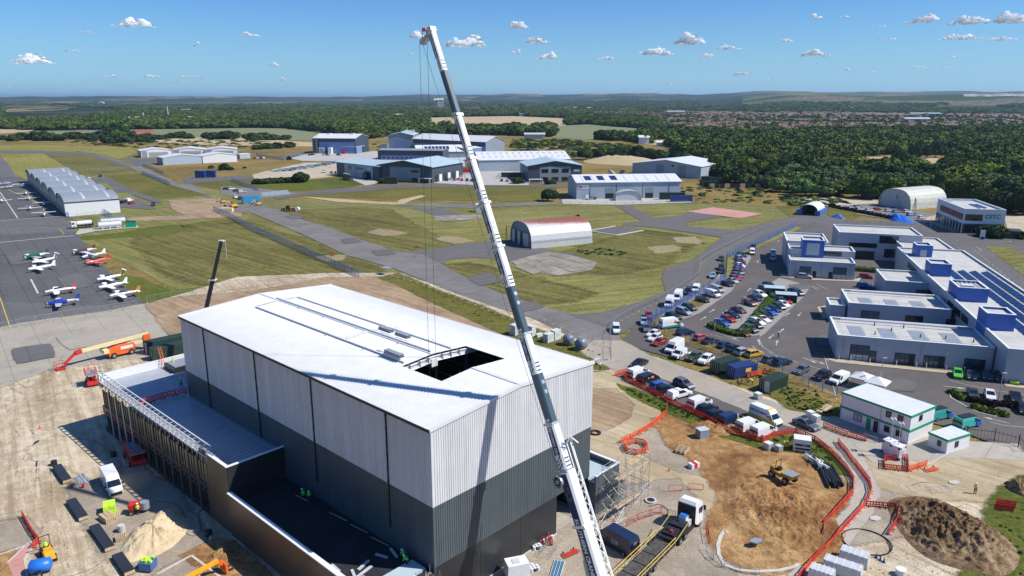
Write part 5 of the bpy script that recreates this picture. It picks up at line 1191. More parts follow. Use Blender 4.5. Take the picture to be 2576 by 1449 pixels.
st.bar((7.6,1,.2),(7.6,4.4,2.9),.08).bar((8.6,1,.2),(8.6,4.4,2.9),.08).bar((8.6,1,1.2),(8.6,4.4,3.9),.05).box(7.5,4.4,2.75,8.7,6,2.85).bar((8.65,4.4,0),(8.65,4.4,3.9),.08).bar((8.65,6,0),(8.65,6,3.9),.08).bar((7.6,.6,0),(7.6,.6,2),.06).box(7.45,4.6,2.9,7.55,5.6,4.9)
st.build('outside_stair',M['midgrey'],cb)
sc_o=G(2385,1108,2.6)
cs=cabin('security_cabin','small single-storey white cabin with green trim by the site gate',Vector((sc_o.x,sc_o.y,0)),R(26),5.6,3.2,1)
win(cs,2.0,1.0,.7,1.0,0);win(cs,1.0,1.1,.6,.9,0,rot=1)
#VEGETATION
def leafmat(name,dark,mid,light,hue=.5):
    m,nt,b=newmat(name);oi=N(nt,'ShaderNodeObjectInfo');g=N(nt,'ShaderNodeNewGeometry')
    n1=noise_n(nt,g.outputs['Position'],.5,4,.7)
    c=ramp(nt,n1,[(.3,dark),(.5,mid),(.72,light)])
    r=ramp(nt,oi.outputs['Random'],[(0,(.5,.62,.55)),(.2,(.9,.95,.85)),(.4,(1.4,1.2,.8)),(.6,(.62,.75,.8)),(.8,(1.1,1.15,.9)),(.92,(1.9,1.8,1.3)),(1,(1.3,1.6,1.0))])
    c=mix(nt,1.0,c,r,'MULTIPLY')
    nt.links.new(c,b.inputs['Base Color']);b.inputs['Roughness'].default_value=.75;b.inputs['Specular IOR Level'].default_value=.12
    return m
M['leaf']=leafmat('tree_leaves',(.032,.056,.014),(.066,.098,.022),(.125,.155,.038))
M['leafsilver']=leafmat('willow_leaves',(.05,.08,.03),(.085,.125,.05),(.14,.18,.08))
M['leafdark']=leafmat('hawthorn_leaves',(.018,.036,.014),(.036,.062,.022),(.065,.095,.035))
M['leafyel']=leafmat('yellow_green_leaves',(.05,.08,.012),(.10,.14,.02),(.18,.21,.04))
M['leafpurple']=leafmat('dark_purple_leaves',(.015,.012,.012),(.03,.022,.02),(.05,.04,.03))
M['bark']=plain('bark',(.09,.07,.05),.9)
def crown_mesh(name,mt,nleaf,size,seed,flat=.75,lobes=9,core=True,nobase=True):
    r=np.random.default_rng(seed)
    L=[(np.array([0,0,.55*flat]),.62)]
    for i in range(lobes):
        a=2*math.pi*i/lobes+r.uniform(-.4,.4);d=r.uniform(.35,.62);L.append((np.array([math.cos(a)*d,math.sin(a)*d,r.uniform(.25,.85)*flat]),r.uniform(.28,.46)))
    for i in range(3):L.append((np.array([r.uniform(-.3,.3),r.uniform(-.3,.3),r.uniform(.9,1.05)*flat]),r.uniform(.26,.38)))
    P=[];Nn=[]
    while sum(len(p)for p in P)<nleaf:
        k=r.integers(0,len(L),4000);d=r.normal(size=(4000,3));d /= np.linalg.norm(d,axis=1)[:,None]
        cc=np.array([l[0]for l in L])[k];rr=np.array([l[1]for l in L])[k]
        p=cc+d*(rr*r.uniform(.86,1.06,4000))[:,None]*np.array([1,1,flat*1.05]);ok=p[:,2]>.02
        for c_,q in L:ok &=(np.linalg.norm((p-c_)/np.array([1,1,flat*1.05]),axis=1)>q*.8)
        P.append(p[ok]);Nn.append(d[ok])
    P=np.concatenate(P)[:nleaf];D=np.concatenate(Nn)[:nleaf]+r.normal(size=(nleaf,3))*.55;D /= np.linalg.norm(D,axis=1)[:,None]
    up=r.normal(size=(nleaf,3));U=np.cross(D,up);U /= np.linalg.norm(U,axis=1)[:,None];V=np.cross(D,U)
    s=size*r.uniform(.6,1.3,nleaf)[:,None]
    Q=np.stack([P-U*s-V*s*.7,P+U*s-V*s*.7,P+U*s*.8+V*s,P-U*s*.8+V*s],1).reshape(-1,3)
    v=[tuple(x)for x in Q];f=[(4*i,4*i+1,4*i+2,4*i+3)for i in range(nleaf)]
    if core:
        for c_,q in L:
            b=len(v);n=6
            for k in range(1,4):
                for i in range(n):t=math.pi*k/4;a=2*math.pi*i/n;v.append((c_[0]+math.sin(t)*math.cos(a)*q*.84,c_[1]+math.sin(t)*math.sin(a)*q*.84,c_[2]+math.cos(t)*q*.84*flat))
            for k in range(2):
                for i in range(n):f.append((b+k*n+i,b+(k+1)*n+i,b+(k+1)*n+(i+1)% n,b+k*n+(i+1)% n))
            f.append(tuple(b+i for i in range(n)));f.append(tuple(b+2*n+n-1-i for i in range(n)))
    me=bpy.data.meshes.new(name);me.from_pydata(v,[],f);me.materials.append(mt);me.update();return me
CR={k:[crown_mesh('crown',M[k],2300,.062,10+i+7*j,flat=fl)for i,fl in enumerate((.72,.85,.65,.95,.78)[:n])]for j,(k,n)in enumerate((('leaf',5),('leafsilver',2),('leafdark',3),('leafyel',2)))}
BUSH={k:[crown_mesh('foliage',M[k],900,.085,90+i+5*j,flat=.62,lobes=7)for i in range(2)]for j,k in enumerate(('leafdark','leafyel','leafsilver','leafpurple','leaf'))}
LOW=[crown_mesh('far_crown',M['leaf'],900,.085,60+i,flat=fl,lobes=7)for i,fl in enumerate((.7,.85,.62,.95,.75))]
tk=MB();tk.rings([[(math.cos(2*math.pi*i/7)*r_,math.sin(2*math.pi*i/7)*r_,z)for i in range(7)]for r_,z in ((.055,0),(.04,.15),(.035,.35),(.02,.6))])
for a in range(4):tk.bar((0,0,.3),(math.cos(a*1.6)*.35,math.sin(a*1.6)*.35,.62),.035,n=5)
TRUNK=tk.mesh('trunk',M['bark'])
def tree(x,y,r_,h,kind,lab,group=None,z=0,cat='tree',name='tree'):
    e=empty(name,(x,y,z),random.uniform(0,6.28),lab,cat,group)
    t=link('trunk',TRUNK,e);t.scale=(r_,r_,h)
    c=link('crown',random.choice(CR[kind]),e,(0,0,h*.16));c.scale=(r_,r_,h*.84/1.25)
    return e
def bush(u,v,r_,h,kind,lab,group=None,w=None):
    p=G(u,v)if w is None else w;e=empty('bush',p,random.uniform(0,6.28),lab,'bush',group)
    c=link('foliage',random.choice(BUSH[kind]),e);c.scale=(r_,r_,h/.8);return e
def wp(s):return [(G(u,v).x,G(u,v).y)for u,v in pts(s)]
WOODR=wp('1705,388 1745,397 1775,408 1800,440 1832,458 1880,470 1975,486 2030,494 2100,500 2160,502 2205,508 2215,500 2380,500 2440,514 2530,536 2576,540 2800,560 2950,520 2950,336 2576,336 2300,338 2000,344 1850,348 1770,356 1715,372')
GLADE=wp('2120,425 2140,400 2190,392 2240,390 2290,386 2330,384 2402,388 2426,398 2412,415 2385,440 2330,446 2250,440 2180,438')
WOODM=wp('-60,322 80,327 280,325 450,323 644,321 719,325 834,337 914,350 974,342 1060,338 1156,338 1288,341 1400,345 1500,351 1600,357 1700,372 1715,370 1770,354 1850,346 1800,340 1600,338 1500,340 1400,334 1300,328 1280,309 -60,309')
FIELDS=[wp(s)for s in ('55,348 55,329 280,325.5 480,322.5 644,320.5 720,322.5 800,331 855,337 845,354 640,354','0,306 0,284 240,281 243,300 100,304','0,287 0,270 130,269 306,275 306,289','1075,321 1075,295 1288,291 1425,297 1425,322 1288,320','1386,345 1388,316 1480,312 1545,318 1640,325 1640,350 1540,350 1475,352','1605,354 1700,349 1786,350 1780,364 1660,369','1058,326 1058,308 1200,307 1302,308 1302,327')]
TOWNS=[wp(s)for s in ('1660,331 1850,338 2000,336 2300,331 2700,328 2700,288 2260,287 2100,284 1700,281 1500,284 1480,292 1650,300 1660,312','0,266 0,260 640,257 1200,258 1200,266 640,268','1180,338 1300,336 1420,338 1400,325 1200,325','2300,303 2576,310 2576,290 2200,290','1500,272 2576,272 2576,258 1500,258','1040,278 1200,280 1220,272 1060,270')]
def inp(x,y,P):return inpoly(x,y,P)
def poisson(P,d,n,seed,avoid=()):
    r=random.Random(seed);xs=[p[0]for p in P];ys=[p[1]for p in P];x0,x1,y0,y1=min(xs),max(xs),min(ys),max(ys);cell={};out=[]
    for _ in range(n):
        x,y=r.uniform(x0,x1),r.uniform(y0,y1)
        dd=d*(1+max(0,math.hypot(x,y)-700)/1500)
        if abs(x)>y*.78+60:continue
        lv=round(math.log(dd)*8);dd=math.exp(lv/8);k=(int(x//dd),int(y//dd),lv)
        if k in cell:continue
        if not inp(x,y,P)or any(inp(x,y,a)for a in avoid):continue
        cell[k]=1;out.append((x+r.uniform(-1,1),y+r.uniform(-1,1),dd))
    return out
T=poisson(WOODR,13.0,60000,3,[GLADE])
def near_edge(t):return math.hypot(t[0],t[1])
T.sort(key=near_edge)
far_pts=[]
G1='trees of the wood beyond the hangars'
for i,(x,y,d)in enumerate(T):
    r_=random.uniform(6.5,13.5)*(.8 if i<60 else 1);h=random.uniform(8.5,12)+r_*.35
    if i<290:
        sil=noise.noise(Vector((x*.012,y*.012,4)))>.12 and i<150
        kind='leafsilver' if sil else ('leafyel' if random.random()<.04 else ('leafdark' if random.random()<.2 else 'leaf'))
        lab={'leafsilver':'pale silvery-green bushy tree in the front rows of the wood','leafyel':'light yellow-green tree in the front rows of the wood','leafdark':'dark dense tree in the front rows of the wood','leaf':'broad mid-green oak in the front rows of the wood'}[kind]
        if sil:h *= .8
        azz=math.degrees(math.atan2(x,y));lm='grey hangar' if azz<14.5 else ('timber compound' if azz<19 else ('container shelter' if azz<23.5 else ('cream arched hangar' if azz<29.5 else 'white office block')))
        lab=lab.replace('in the front rows of the wood','in the '+('front' if i<75 else ('second' if i<150 else ('third' if i<220 else 'fourth')))+' rank of the wood beyond the '+lm)
        tree(x,y,r_,h,kind,lab,{'leafsilver':'silvery trees at the edge of the wood','leafyel':'yellow-green trees of the wood','leafdark':'dark trees of the wood','leaf':'green oaks of the wood'}[kind])
    else:far_pts.append((x,y,0,r_*d/13,h*.72*min(1.7,d/13)**.3,i))
for x,y,d in poisson(WOODM,12,60000,5,FIELDS):far_pts.append((x,y,0,random.uniform(8,12)*d/12,random.uniform(8,13),1))
r_=random.Random(11);cell={}
for _ in range(170000):
    rr=1130*(7200/1130)**(r_.random()**.8);az=r_.uniform(-36.5,36.5);x,y=rr*math.sin(R(az)),rr*math.cos(R(az))
    dd=15*max(1,rr/1700)*(1 if rr>1500 else 1.15);lv=round(math.log(dd)*6);dd=math.exp(lv/6);k=(int(x//dd),int(y//dd),lv)
    if k in cell:continue
    if any(inp(x,y,a)for a in FIELDS)or (rr<1900 and (az<2 and rr<1730 or inp(x,y,WOODR)or inp(x,y,WOODM)or (az<9 and rr<1250))):continue
    nn=noise.noise(Vector((x*.0011,y*.0018,2)))+.5*noise.noise(Vector((x*.004,y*.006,5)))
    tw=any(inp(x,y,a)for a in TOWNS)
    if tw and r_.random()<.42:continue
    if rr>4700 and az>14:continue
    if rr>2400 and nn>.30:continue
    if rr>5200 and nn>.1:continue
    cell[k]=1;far_pts.append((x,y,terr_h(rr,az)-1.0 if rr>2500 else 0,r_.uniform(.55,.85)*dd if not tw else r_.uniform(5,9)*max(1,rr/2600),r_.uniform(7,12)*(.75 if tw else (1 if rr<3500 else 1.2)),_))
print('far trees',len(far_pts))
def instancer(name,P,protos,kind='stuff',label=None,cat=None):
    """one object: each point carries an instance of one of the proto meshes (P rows: x,y,z,scale xy,scale z,seed)"""
    A=np.array(P,float);me=bpy.data.meshes.new(name);me.vertices.add(len(A));me.vertices.foreach_set('co',A[:,:3].ravel())
    sa=me.attributes.new('sc','FLOAT_VECTOR','POINT');sa.data.foreach_set('vector',np.stack([A[:,3],A[:,3],A[:,4]],1).ravel())
    ra=me.attributes.new('rz','FLOAT_VECTOR','POINT');z0=np.zeros(len(A));rot=A[:,6]if A.shape[1]>6 else rng.uniform(0,6.28,len(A));ra.data.foreach_set('vector',np.stack([z0,z0,rot],1).ravel())
    ia=me.attributes.new('ix','INT','POINT');ia.data.foreach_set('value',rng.integers(0,len(protos),len(A)).astype(np.int32))
    me.update();o=link(name,me);o['kind']=kind;tag(o,label,cat)
    ng=bpy.data.node_groups.new(name+'_nodes','GeometryNodeTree');ng.interface.new_socket('Geometry',in_out='INPUT',socket_type='NodeSocketGeometry');ng.interface.new_socket('Geometry',in_out='OUTPUT',socket_type='NodeSocketGeometry')
    gi=ng.nodes.new('NodeGroupInput');go=ng.nodes.new('NodeGroupOutput');ip=ng.nodes.new('GeometryNodeInstanceOnPoints');ip.inputs['Pick Instance'].default_value=True
    jn=ng.nodes.new('GeometryNodeJoinGeometry')
    for p in reversed(protos):
        oi=ng.nodes.new('GeometryNodeObjectInfo');oi.inputs['Object'].default_value=p;oi.inputs['As Instance'].default_value=True;ng.links.new(oi.outputs['Geometry'],jn.inputs[0])
    def att(n,t):
        a=ng.nodes.new('GeometryNodeInputNamedAttribute');a.data_type=t;a.inputs['Name'].default_value=n;return a.outputs['Attribute']
    ng.links.new(gi.outputs[0],ip.inputs['Points']);ng.links.new(jn.outputs[0],ip.inputs['Instance'])
    ng.links.new(att('sc','FLOAT_VECTOR'),ip.inputs['Scale']);ng.links.new(att('rz','FLOAT_VECTOR'),ip.inputs['Rotation']);ng.links.new(att('ix','INT'),ip.inputs['Instance Index'])
    ng.links.new(ip.outputs[0],go.inputs[0])
    md=o.modifiers.new('nodes','NODES');md.node_group=ng;return o
LOWO=[bpy.data.objects.new('far_crown',m_)for m_ in LOW]
instancer('woodland',far_pts,LOWO,label='far woods and tree belts reading as one dark green mass',cat='woodland')
for u,v,r_,h,lab in ((2300,401,7,13,'tall pale green tree left in the glade of the wood'),(2262,408,8,12,'broad dark tree between the two tan halves of the glade'),(2330,398,7,14,'leftmost tree of the tall clump in the glade'),(2352,396,8,15,'middle tree of the tall clump in the glade'),(2376,397,7,13,'right-hand tree of the tall clump in the glade'),(2395,400,6,11,'rightmost small tree of the clump in the glade'),(2290,411,5,8,'small grey-green tree at the near edge of the glade')):
    p=G(u,v);tree(p.x,p.y,r_,h,'leafdark',lab)
p=G(1380,506);tree(p.x,p.y,5.2,8.5,'leafdark','solitary round green tree on the airfield grass beside the warehouse yard')
for i,(u,v,r_,h)in enumerate([(1474,402,9,13),(1505,401,8,11),(1545,400,9,12),(1562,401,9,13),(1588,399,11,16),(1608,401,9,14),(1632,401,10,13),(1655,402,9,12),(1672,403,8,10),(1700,404,9,10),(1722,408,9,11)]):
    p=G(u,v);tree(p.x,p.y,r_,h,'leafdark','dark rounded tree in the loose row behind the industrial units','row of dark trees behind the units')
GB='bushes along the far edge of the airfield'
for u,v,r_,h in [(8,352,8,6),(35,355,10,8),(60,352,12,9),(88,352,12,10),(112,354,14,11),(128,352,10,9),(150,354,12,8),(180,349,14,9),(195,350,12,9),(225,352,14,9),(255,350,12,11),(270,350,14,10),(292,349,18,20),(310,350,16,17),(300,358,18,14),(330,358,16,11),(352,357,14,9),(280,360,14,9),(370,353,14,9),(400,351,12,6),(432,348,12,7),(455,347,14,8),(472,349,10,7),(520,348,10,8),(545,350,14,9),(570,350,16,10),(590,349,12,9),(635,354,14,10),(660,352,14,9),(690,352,12,7),(720,351,10,6),(672,374,10,6),(700,373,8,6),(730,371,8,6),(650,376,8,5)]:
    bush(u,v,r_,h,'leafdark',('broad' if r_>13 else ('mid-sized' if r_>10 else 'small'))+' dark bush at the far airfield edge, '+('left of the farmhouse' if u<275 else ('around the farmhouse' if u<365 else ('behind the white hangars' if u<500 else ('left of the tall blue factory' if u<640 else 'close to the tall blue factory')))),GB)
for u,v,r_,h,k,lab in [(755,459,7,6.5,'leafdark','dark round bush at the end of the hedge near the number 14 unit'),(564,428,5.5,5,'leafdark','round green bush beside a cabin on the tan grass'),(532,424,3,2.5,'leafdark','small dark bush left of the round one on the tan grass'),(580,428,3,2.5,'leafdark','small dark bush right of the round one on the tan grass'),(616,424,2,1.6,'leafdark','tiny dark bush farthest right on the tan grass'),(728,402,3,3,'leafdark','small dark bush by the factory fence'),(960,461,3,3.5,'leafdark','small bush beside the emerald container'),(1302,462,5,4,'leafdark','green bush left of the six-window unit'),(1378,464,3,3,'leafdark','small bush before the six-window unit'),(1390,463,3,3,'leafyel','yellowish bush before the six-window unit'),
    (2478,596,5,4.5,'leafdark','large clipped bush by the roundabout sign, left lobe'),(2500,598,6,5,'leafdark','large clipped bush by the roundabout sign, right lobe'),(2560,600,4,3,'leafdark','round shrub at the right edge near the roundabout'),(1450+3,549,1.4,1.6,'leafdark','lone little shrub on the mown grass beyond the rusty hangar')]:bush(u,v,r_,h,k,lab)
for i,(u,v)in enumerate([(650,463),(662,463),(675,462),(688,461),(700,461),(712,460),(724,460),(736,459),(744,458)]):bush(u,v,4.5,3.4,'leafdark','clipped dark hedge plant of the row ending at the round bush','hedge row near the number 14 unit')
for i,(u,v,k)in enumerate([(2398,992,'leafyel'),(2412,1000,'leafyel'),(2424,1008,'leafyel'),(2440,1012,'leafpurple'),(2452,1012,'leafpurple'),(2466,1018,'leafpurple'),(2480,1020,'leafpurple'),(2494,1024,'leafpurple'),(2508,1022,'leafpurple'),(2525,1022,'leafpurple'),(2545,1026,'leafpurple'),(2562,1028,'leafpurple'),(2475,1036,'leafyel'),(2492,1040,'leafyel'),(2508,1044,'leafyel'),(2524,1048,'leafyel'),(2456,1030,'leafyel'),(2574,1032,'leafpurple')]):
    bush(u,v,1.25,1.1,k,'low yellow-green shrub in the car park planting bed' if k=='leafyel' else 'low dark shrub in the car park planting bed','shrubs in the car park planting bed, '+('yellow' if k=='leafyel' else 'dark'))
for i,(u,v)in enumerate([(2548,925),(2560,930),(2572,935),(2536,925),(2552,940)]):bush(u,v,1.4,1.5,'leafdark','clipped green shrub at the right end of the fire station pavement','shrubs at the fire station corner')
for i in range(18):
    u=2090+i*10.3;v=522+i*2.0;bush(u,v,1.6,1.7,'leafpurple','dark clipped plant in the hedge before the parked cars of the compound','hedge before the car compound')
M['hedgeleaf']=plain('hedge_leaves',(.075,.12,.02),.8,var=.6,sc_=3,spec=.1)
def hedge(s,w_,h,mt,lab,n_per=70,leaf=.11):
    P=[G(u,v)for u,v in pts(s)];r=random.Random(len(s));mb=MB()
    for a,b in zip(P,P[1:]):
        d=b-a;L_=d.length;nrm=Vector((-d.y,d.x,0)).normalized()
        mb.bar((a.x,a.y,h*.42),(b.x,b.y,h*.42),w_*.8,h*.84)
        for i in range(int(L_*n_per)):
            q=r.random();side=r.choice((0,1,2));off=r.uniform(-1,1)*w_/2;z=h*r.uniform(.85,1.05)
            if side:off=(w_/2)*(1 if side==1 else -1)*r.uniform(.85,1.1);z=r.uniform(.05,1)*h
            p=a+d*q+nrm*off+Vector((0,0,z));t=Vector((r.gauss(0,1),r.gauss(0,1),r.gauss(0,1))).normalized();s_=t.orthogonal().normalized()*leaf*r.uniform(.6,1.4);t2=t.cross(s_).normalized()*leaf
            mb.face([p-s_-t2,p+s_-t2,p+s_+t2,p-s_+t2])
    return tag(mb.build('hedge',M[mt]),lab,'hedge')
hedge('1868,846 1893,822 1917,790 1962,736',2.6,1.6,'hedgeleaf','bright green hedge down the middle of the parked car island')
hedge('1785,822 1810,834 1850,846 1880,847',2.0,1.3,'hedgeleaf','bright green hedge round the near end of the parked car island')
hedge('2150,682 2205,687',2.2,1.6,'hedgeleaf','bright clipped hedge between two fire station wings')
sc_pts=[]
for reg,n,s0,s1,hh in [('1290,352 1400,352 1560,362 1690,392 1660,402 1500,398 1290,398',420,2.5,7,3.2),('150,355 640,352 760,362 640,372 300,372',160,2,5,2),('940,376 1240,392 1260,385 1100,360 940,356',60,2,5,2),('1960,495 2100,500 2140,512 2060,525 1990,520',90,1.2,3,1.4),('1700,470 1960,478 2000,515 1720,512',110,1,2.8,1.2),('1720,866 1940,930 2100,1005 2095,1035 1960,1000 1880,930',160,.25,.6,.5),('1945,985 1990,980 2060,1010 2100,1040 2075,1045 1990,1030',240,.25,.6,.55),
    ('1560,972 1680,1020 1850,1095 1900,1112 1880,1118 1700,1045 1600,1000',240,.25,.6,.5),('1940,1105 1990,1095 2060,1125 2110,1180 2060,1170 1980,1130',160,.25,.6,.5),('2500,1270 2620,1230 2700,1449 2460,1449 2510,1350',420,.2,.5,.35),('1000,692 1200,765 1400,845 1560,915 1480,905 1180,790',260,.2,.5,.4),('1450,632 1520,625 1585,635 1560,645 1480,642',80,.4,1.1,.7)]:
    P=wp(reg);xs=[p[0]for p in P];ys=[p[1]for p in P];k=0
    while k<n:
        x,y=random.uniform(min(xs),max(xs)),random.uniform(min(ys),max(ys))
        if inp(x,y,P):k+=1;s=random.uniform(s0,s1);sc_pts.append((x,y,0,s,s*hh/s1*random.uniform(.5,1.3),k))
instancer('scrub',sc_pts,[bpy.data.objects.new('tuft',crown_mesh('tuft',M[k],120,.2,200+i,flat=.6,lobes=4))for i,k in enumerate(('leafdark','leafyel','leafsilver'))],label='loose scrub and weeds scattered over the rough ground',cat='scrub')
#HOUSES
def house(wm,rm,nm='house'):
    e=empty(nm)
    MB().box(-4.5,-3.6,0,4.5,3.6,5).add([(-4.5,-3.6,5),(-4.5,3.6,5),(-4.5,0,7.6),(4.5,-3.6,5),(4.5,3.6,5),(4.5,0,7.6)],[(0,2,1),(3,4,5)]).build('wall',M[wm],e)
    rf=MB().add([(-4.8,-4,4.8),(4.8,-4,4.8),(4.8,0,7.8),(-4.8,0,7.8),(4.8,4,4.8),(-4.8,4,4.8),(-4.8,-4,5),(4.8,-4,5),(4.8,0,8),(-4.8,0,8),(4.8,4,5),(-4.8,4,5)],[(6,7,8,9),(9,8,10,11),(0,3,2,1),(3,5,4,2),(0,1,7,6),(4,5,11,10)]).build('roof',M[rm],e)
    MB().box(2.4,-.4,7,3.2,.4,9).build('chimney',M[wm],rf)
    for x in (-3,.8):
        for z in (.9,3.2):MB().box(x,-3.68,z,x+1.6,-3.6,z+1.1).build('window',M['glassd'],e)
    return Proto(e)
M['tile']=plain('brown_roof_tiles',(.12,.078,.065),.8,var=.3,sc_=.2);M['tile2']=plain('red_roof_tiles',(.17,.085,.065),.8,var=.3,sc_=.2)
M['tile3']=plain('grey_roof_tiles',(.13,.12,.12),.8,var=.3,sc_=.2)
HP=[(house(a,b),c)for a,b,c in (('brick','tile','brick house with a brown tiled roof'),('render','tile2','pale rendered house with a red tiled roof'),('render','tile3','pale rendered house with a grey roof'),('brick','tile2','brick house with a red tiled roof'))]
hs=[]
r_=random.Random(5)
for ti,(s,n)in enumerate((('1665,329 1850,336 2000,334 2300,330 2600,327 2650,292 2260,289 2100,286 1700,284 1650,300 1665,312',1900),('1180,338 1300,337 1430,338 1400,328 1200,328',26),('1500,292 1700,300 1700,284 1500,284',300),('0,266 0,261 640,259 1200,260 1200,266 640,268',500),('1040,278 1200,280 1220,272 1060,270',130),('1480,292 1690,300 1690,284 1500,284',260),('1300,262 2576,264 2576,272 1500,274',500))):
    P=wp(s);xs=[p[0]for p in P];ys=[p[1]for p in P];k=0;cell=set();tr_=0;row=.25
    while k<n and tr_<60000:
        tr_+=1;x,y=r_.uniform(min(xs),max(xs)),r_.uniform(min(ys),max(ys));c_,s_=math.cos(row),math.sin(row)
        xr,yr=x*c_+y*s_,-x*s_+y*c_;i,j=round(xr/13),round(yr/34)
        if (i,j)in cell or noise.noise(Vector((x*.006,y*.004,8)))>.22:continue
        x,y=i*13*c_-j*34*s_,i*13*s_+j*34*c_
        if inp(x,y,P)and not any(inp(x,y,f)for f in FIELDS):cell.add((i,j));k+=1;hs.append((x,y,ti,row))
hs.sort(key=lambda h:math.hypot(h[0],h[1]))
for i,(x,y,ti,row)in enumerate(hs[:280]):
    p_,nm=HP[(i*7)% 4 if i % 3 else (i//3)% 4]
    where={1:'in the small cluster beyond the factory'}.get(ti,'among the trees of the nearest suburb streets')
    p_.put((x,y,0),row+r_.choice((0,0,0,math.pi/2))+r_.uniform(-.08,.08),nm+' '+where,'house',nm.replace('house','houses')+' '+where,scale=1.15)
hp2=[]
for a,b in (('brick','tile'),('render','tile2'),('render','tile3')):
    m_=MB();m_.box(-4.5,-3.6,0,4.5,3.6,5).add([(-4.8,-4,4.8),(4.8,-4,4.8),(4.8,0,7.8),(-4.8,0,7.8),(4.8,4,4.8),(-4.8,4,4.8)],[(0,1,2,3),(3,2,4,5),(0,3,5),(1,4,2)],1);hp2.append(bpy.data.objects.new('far_house',m_.mesh('far_house',[M[a],M[b]])))
instancer('suburb',[(x,y,0,1.15,1.0,0,row)for x,y,ti,row in hs[280:]],hp2,label='distant suburb streets of brown and red roofs',cat='houses')
for i,(u,v,w_,h,d_,m_,lab)in enumerate([(1108,273,34,46,26,'render','pale tower block far beyond the crane cables'),(1098,273,24,44,20,'brick','dark tower block just left of the pale one'),(2308,312,52,11,22,'render','long pale apartment building with grey roof among the suburb trees'),(1030,296,90,8,30,'roofwhite','bright white far warehouse left of the crane boom'),(1460,277,150,10,40,'roofwhite','largest bright white far warehouse right of the boom'),(1560,281,90,8,30,'wrap','pale far warehouse roof above the tan field'),(1700,288,60,10,24,'wrap','pale school roof in the suburb'),(1960,274,110,10,30,'roofwhite','white far warehouse at the foot of the chalk hill'),(2030,275,80,12,30,'wrap','pale far warehouse right of the white one at the hill foot'),(2130,277,70,10,24,'roofwhite','small white roof far off above the suburb'),(2330,292,90,8,30,'paleblue','pale blue roof among far trees at the right'),
  (405,306,150,9,30,'brick','low brick works with chimneys beyond the tree belt'),(445,305,90,8,24,'wrap','pale-roofed works building right of the brick works'),(470,280,60,7,24,'roofwhite','small white far roof left of the factory'),(255,266,30,24,20,'render','pale office block on the left skyline town'),(265,268,80,9,26,'wrap','low pale building beside the office block on the left'),(820,286,90,6,26,'wrap','greenhouse roofs far beyond the factory'),(700,262,80,9,30,'brick','brick complex on the far left of the crane'),(1330,292,60,8,24,'wrap','far pale roof right of the boom'),(1345,349,28,6,12,'render','pale house by the caravans at the heath edge'),(1620,362,12,8,10,'white','white billboard hut at the field edge'),(1680,367,26,4,8,'white','white vehicles shed at the tan field corner')]):
    o=G(u,v);tag(MB().box(-w_/2,0,0,w_/2,d_,h,0).add([(-w_/2-1,-1,h),(w_/2+1,-1,h),(w_/2+1,d_/2,h+h*.18+1),(-w_/2-1,d_/2,h+h*.18+1),(w_/2+1,d_+1,h),(-w_/2-1,d_+1,h)],[(0,1,2,3),(3,2,4,5),(0,3,5),(1,4,2)],1).build('far_building',[M[m_],M['wrap' if m_ in ('brick','render')else m_]],None,o,r_.uniform(-.2,.2)),lab,'building')
for u,v,h,lab in ((424,301,34,'slim white chimney rising from the works beyond the tree belt'),(362,303,20,'short pale chimney at the left end of the works')):
    tag(MB().cyl((0,0,0),1.6,h,10,r2=1.2).build('chimney_stack',M['wrap'],None,G(u,v)),lab,'chimney')
q=MB();
for i in range(12):
    az=30.6+i*.33;r0=5650+25*noise.noise(Vector((i*.5,0,0)));
    def P3(a,r,z):return (r*math.sin(R(a)),r*math.cos(R(a)),z)
    zb=terr_h(5640,az)+1;n_=noise.noise(Vector((i*.7,3,0)))
    q.face([P3(az,r0,zb),P3(az+.33,r0,zb),P3(az+.33,r0+60,zb+15+7*n_),P3(az,r0+60,zb+14+7*n_)])
M['chalk']=plain('chalk_cliff',(.12,.13,.09),.9,var=.3,sc_=.02,col2=(.45,.44,.40))
o=q.build('chalk_quarry',M['chalk']);o['kind']='structure'
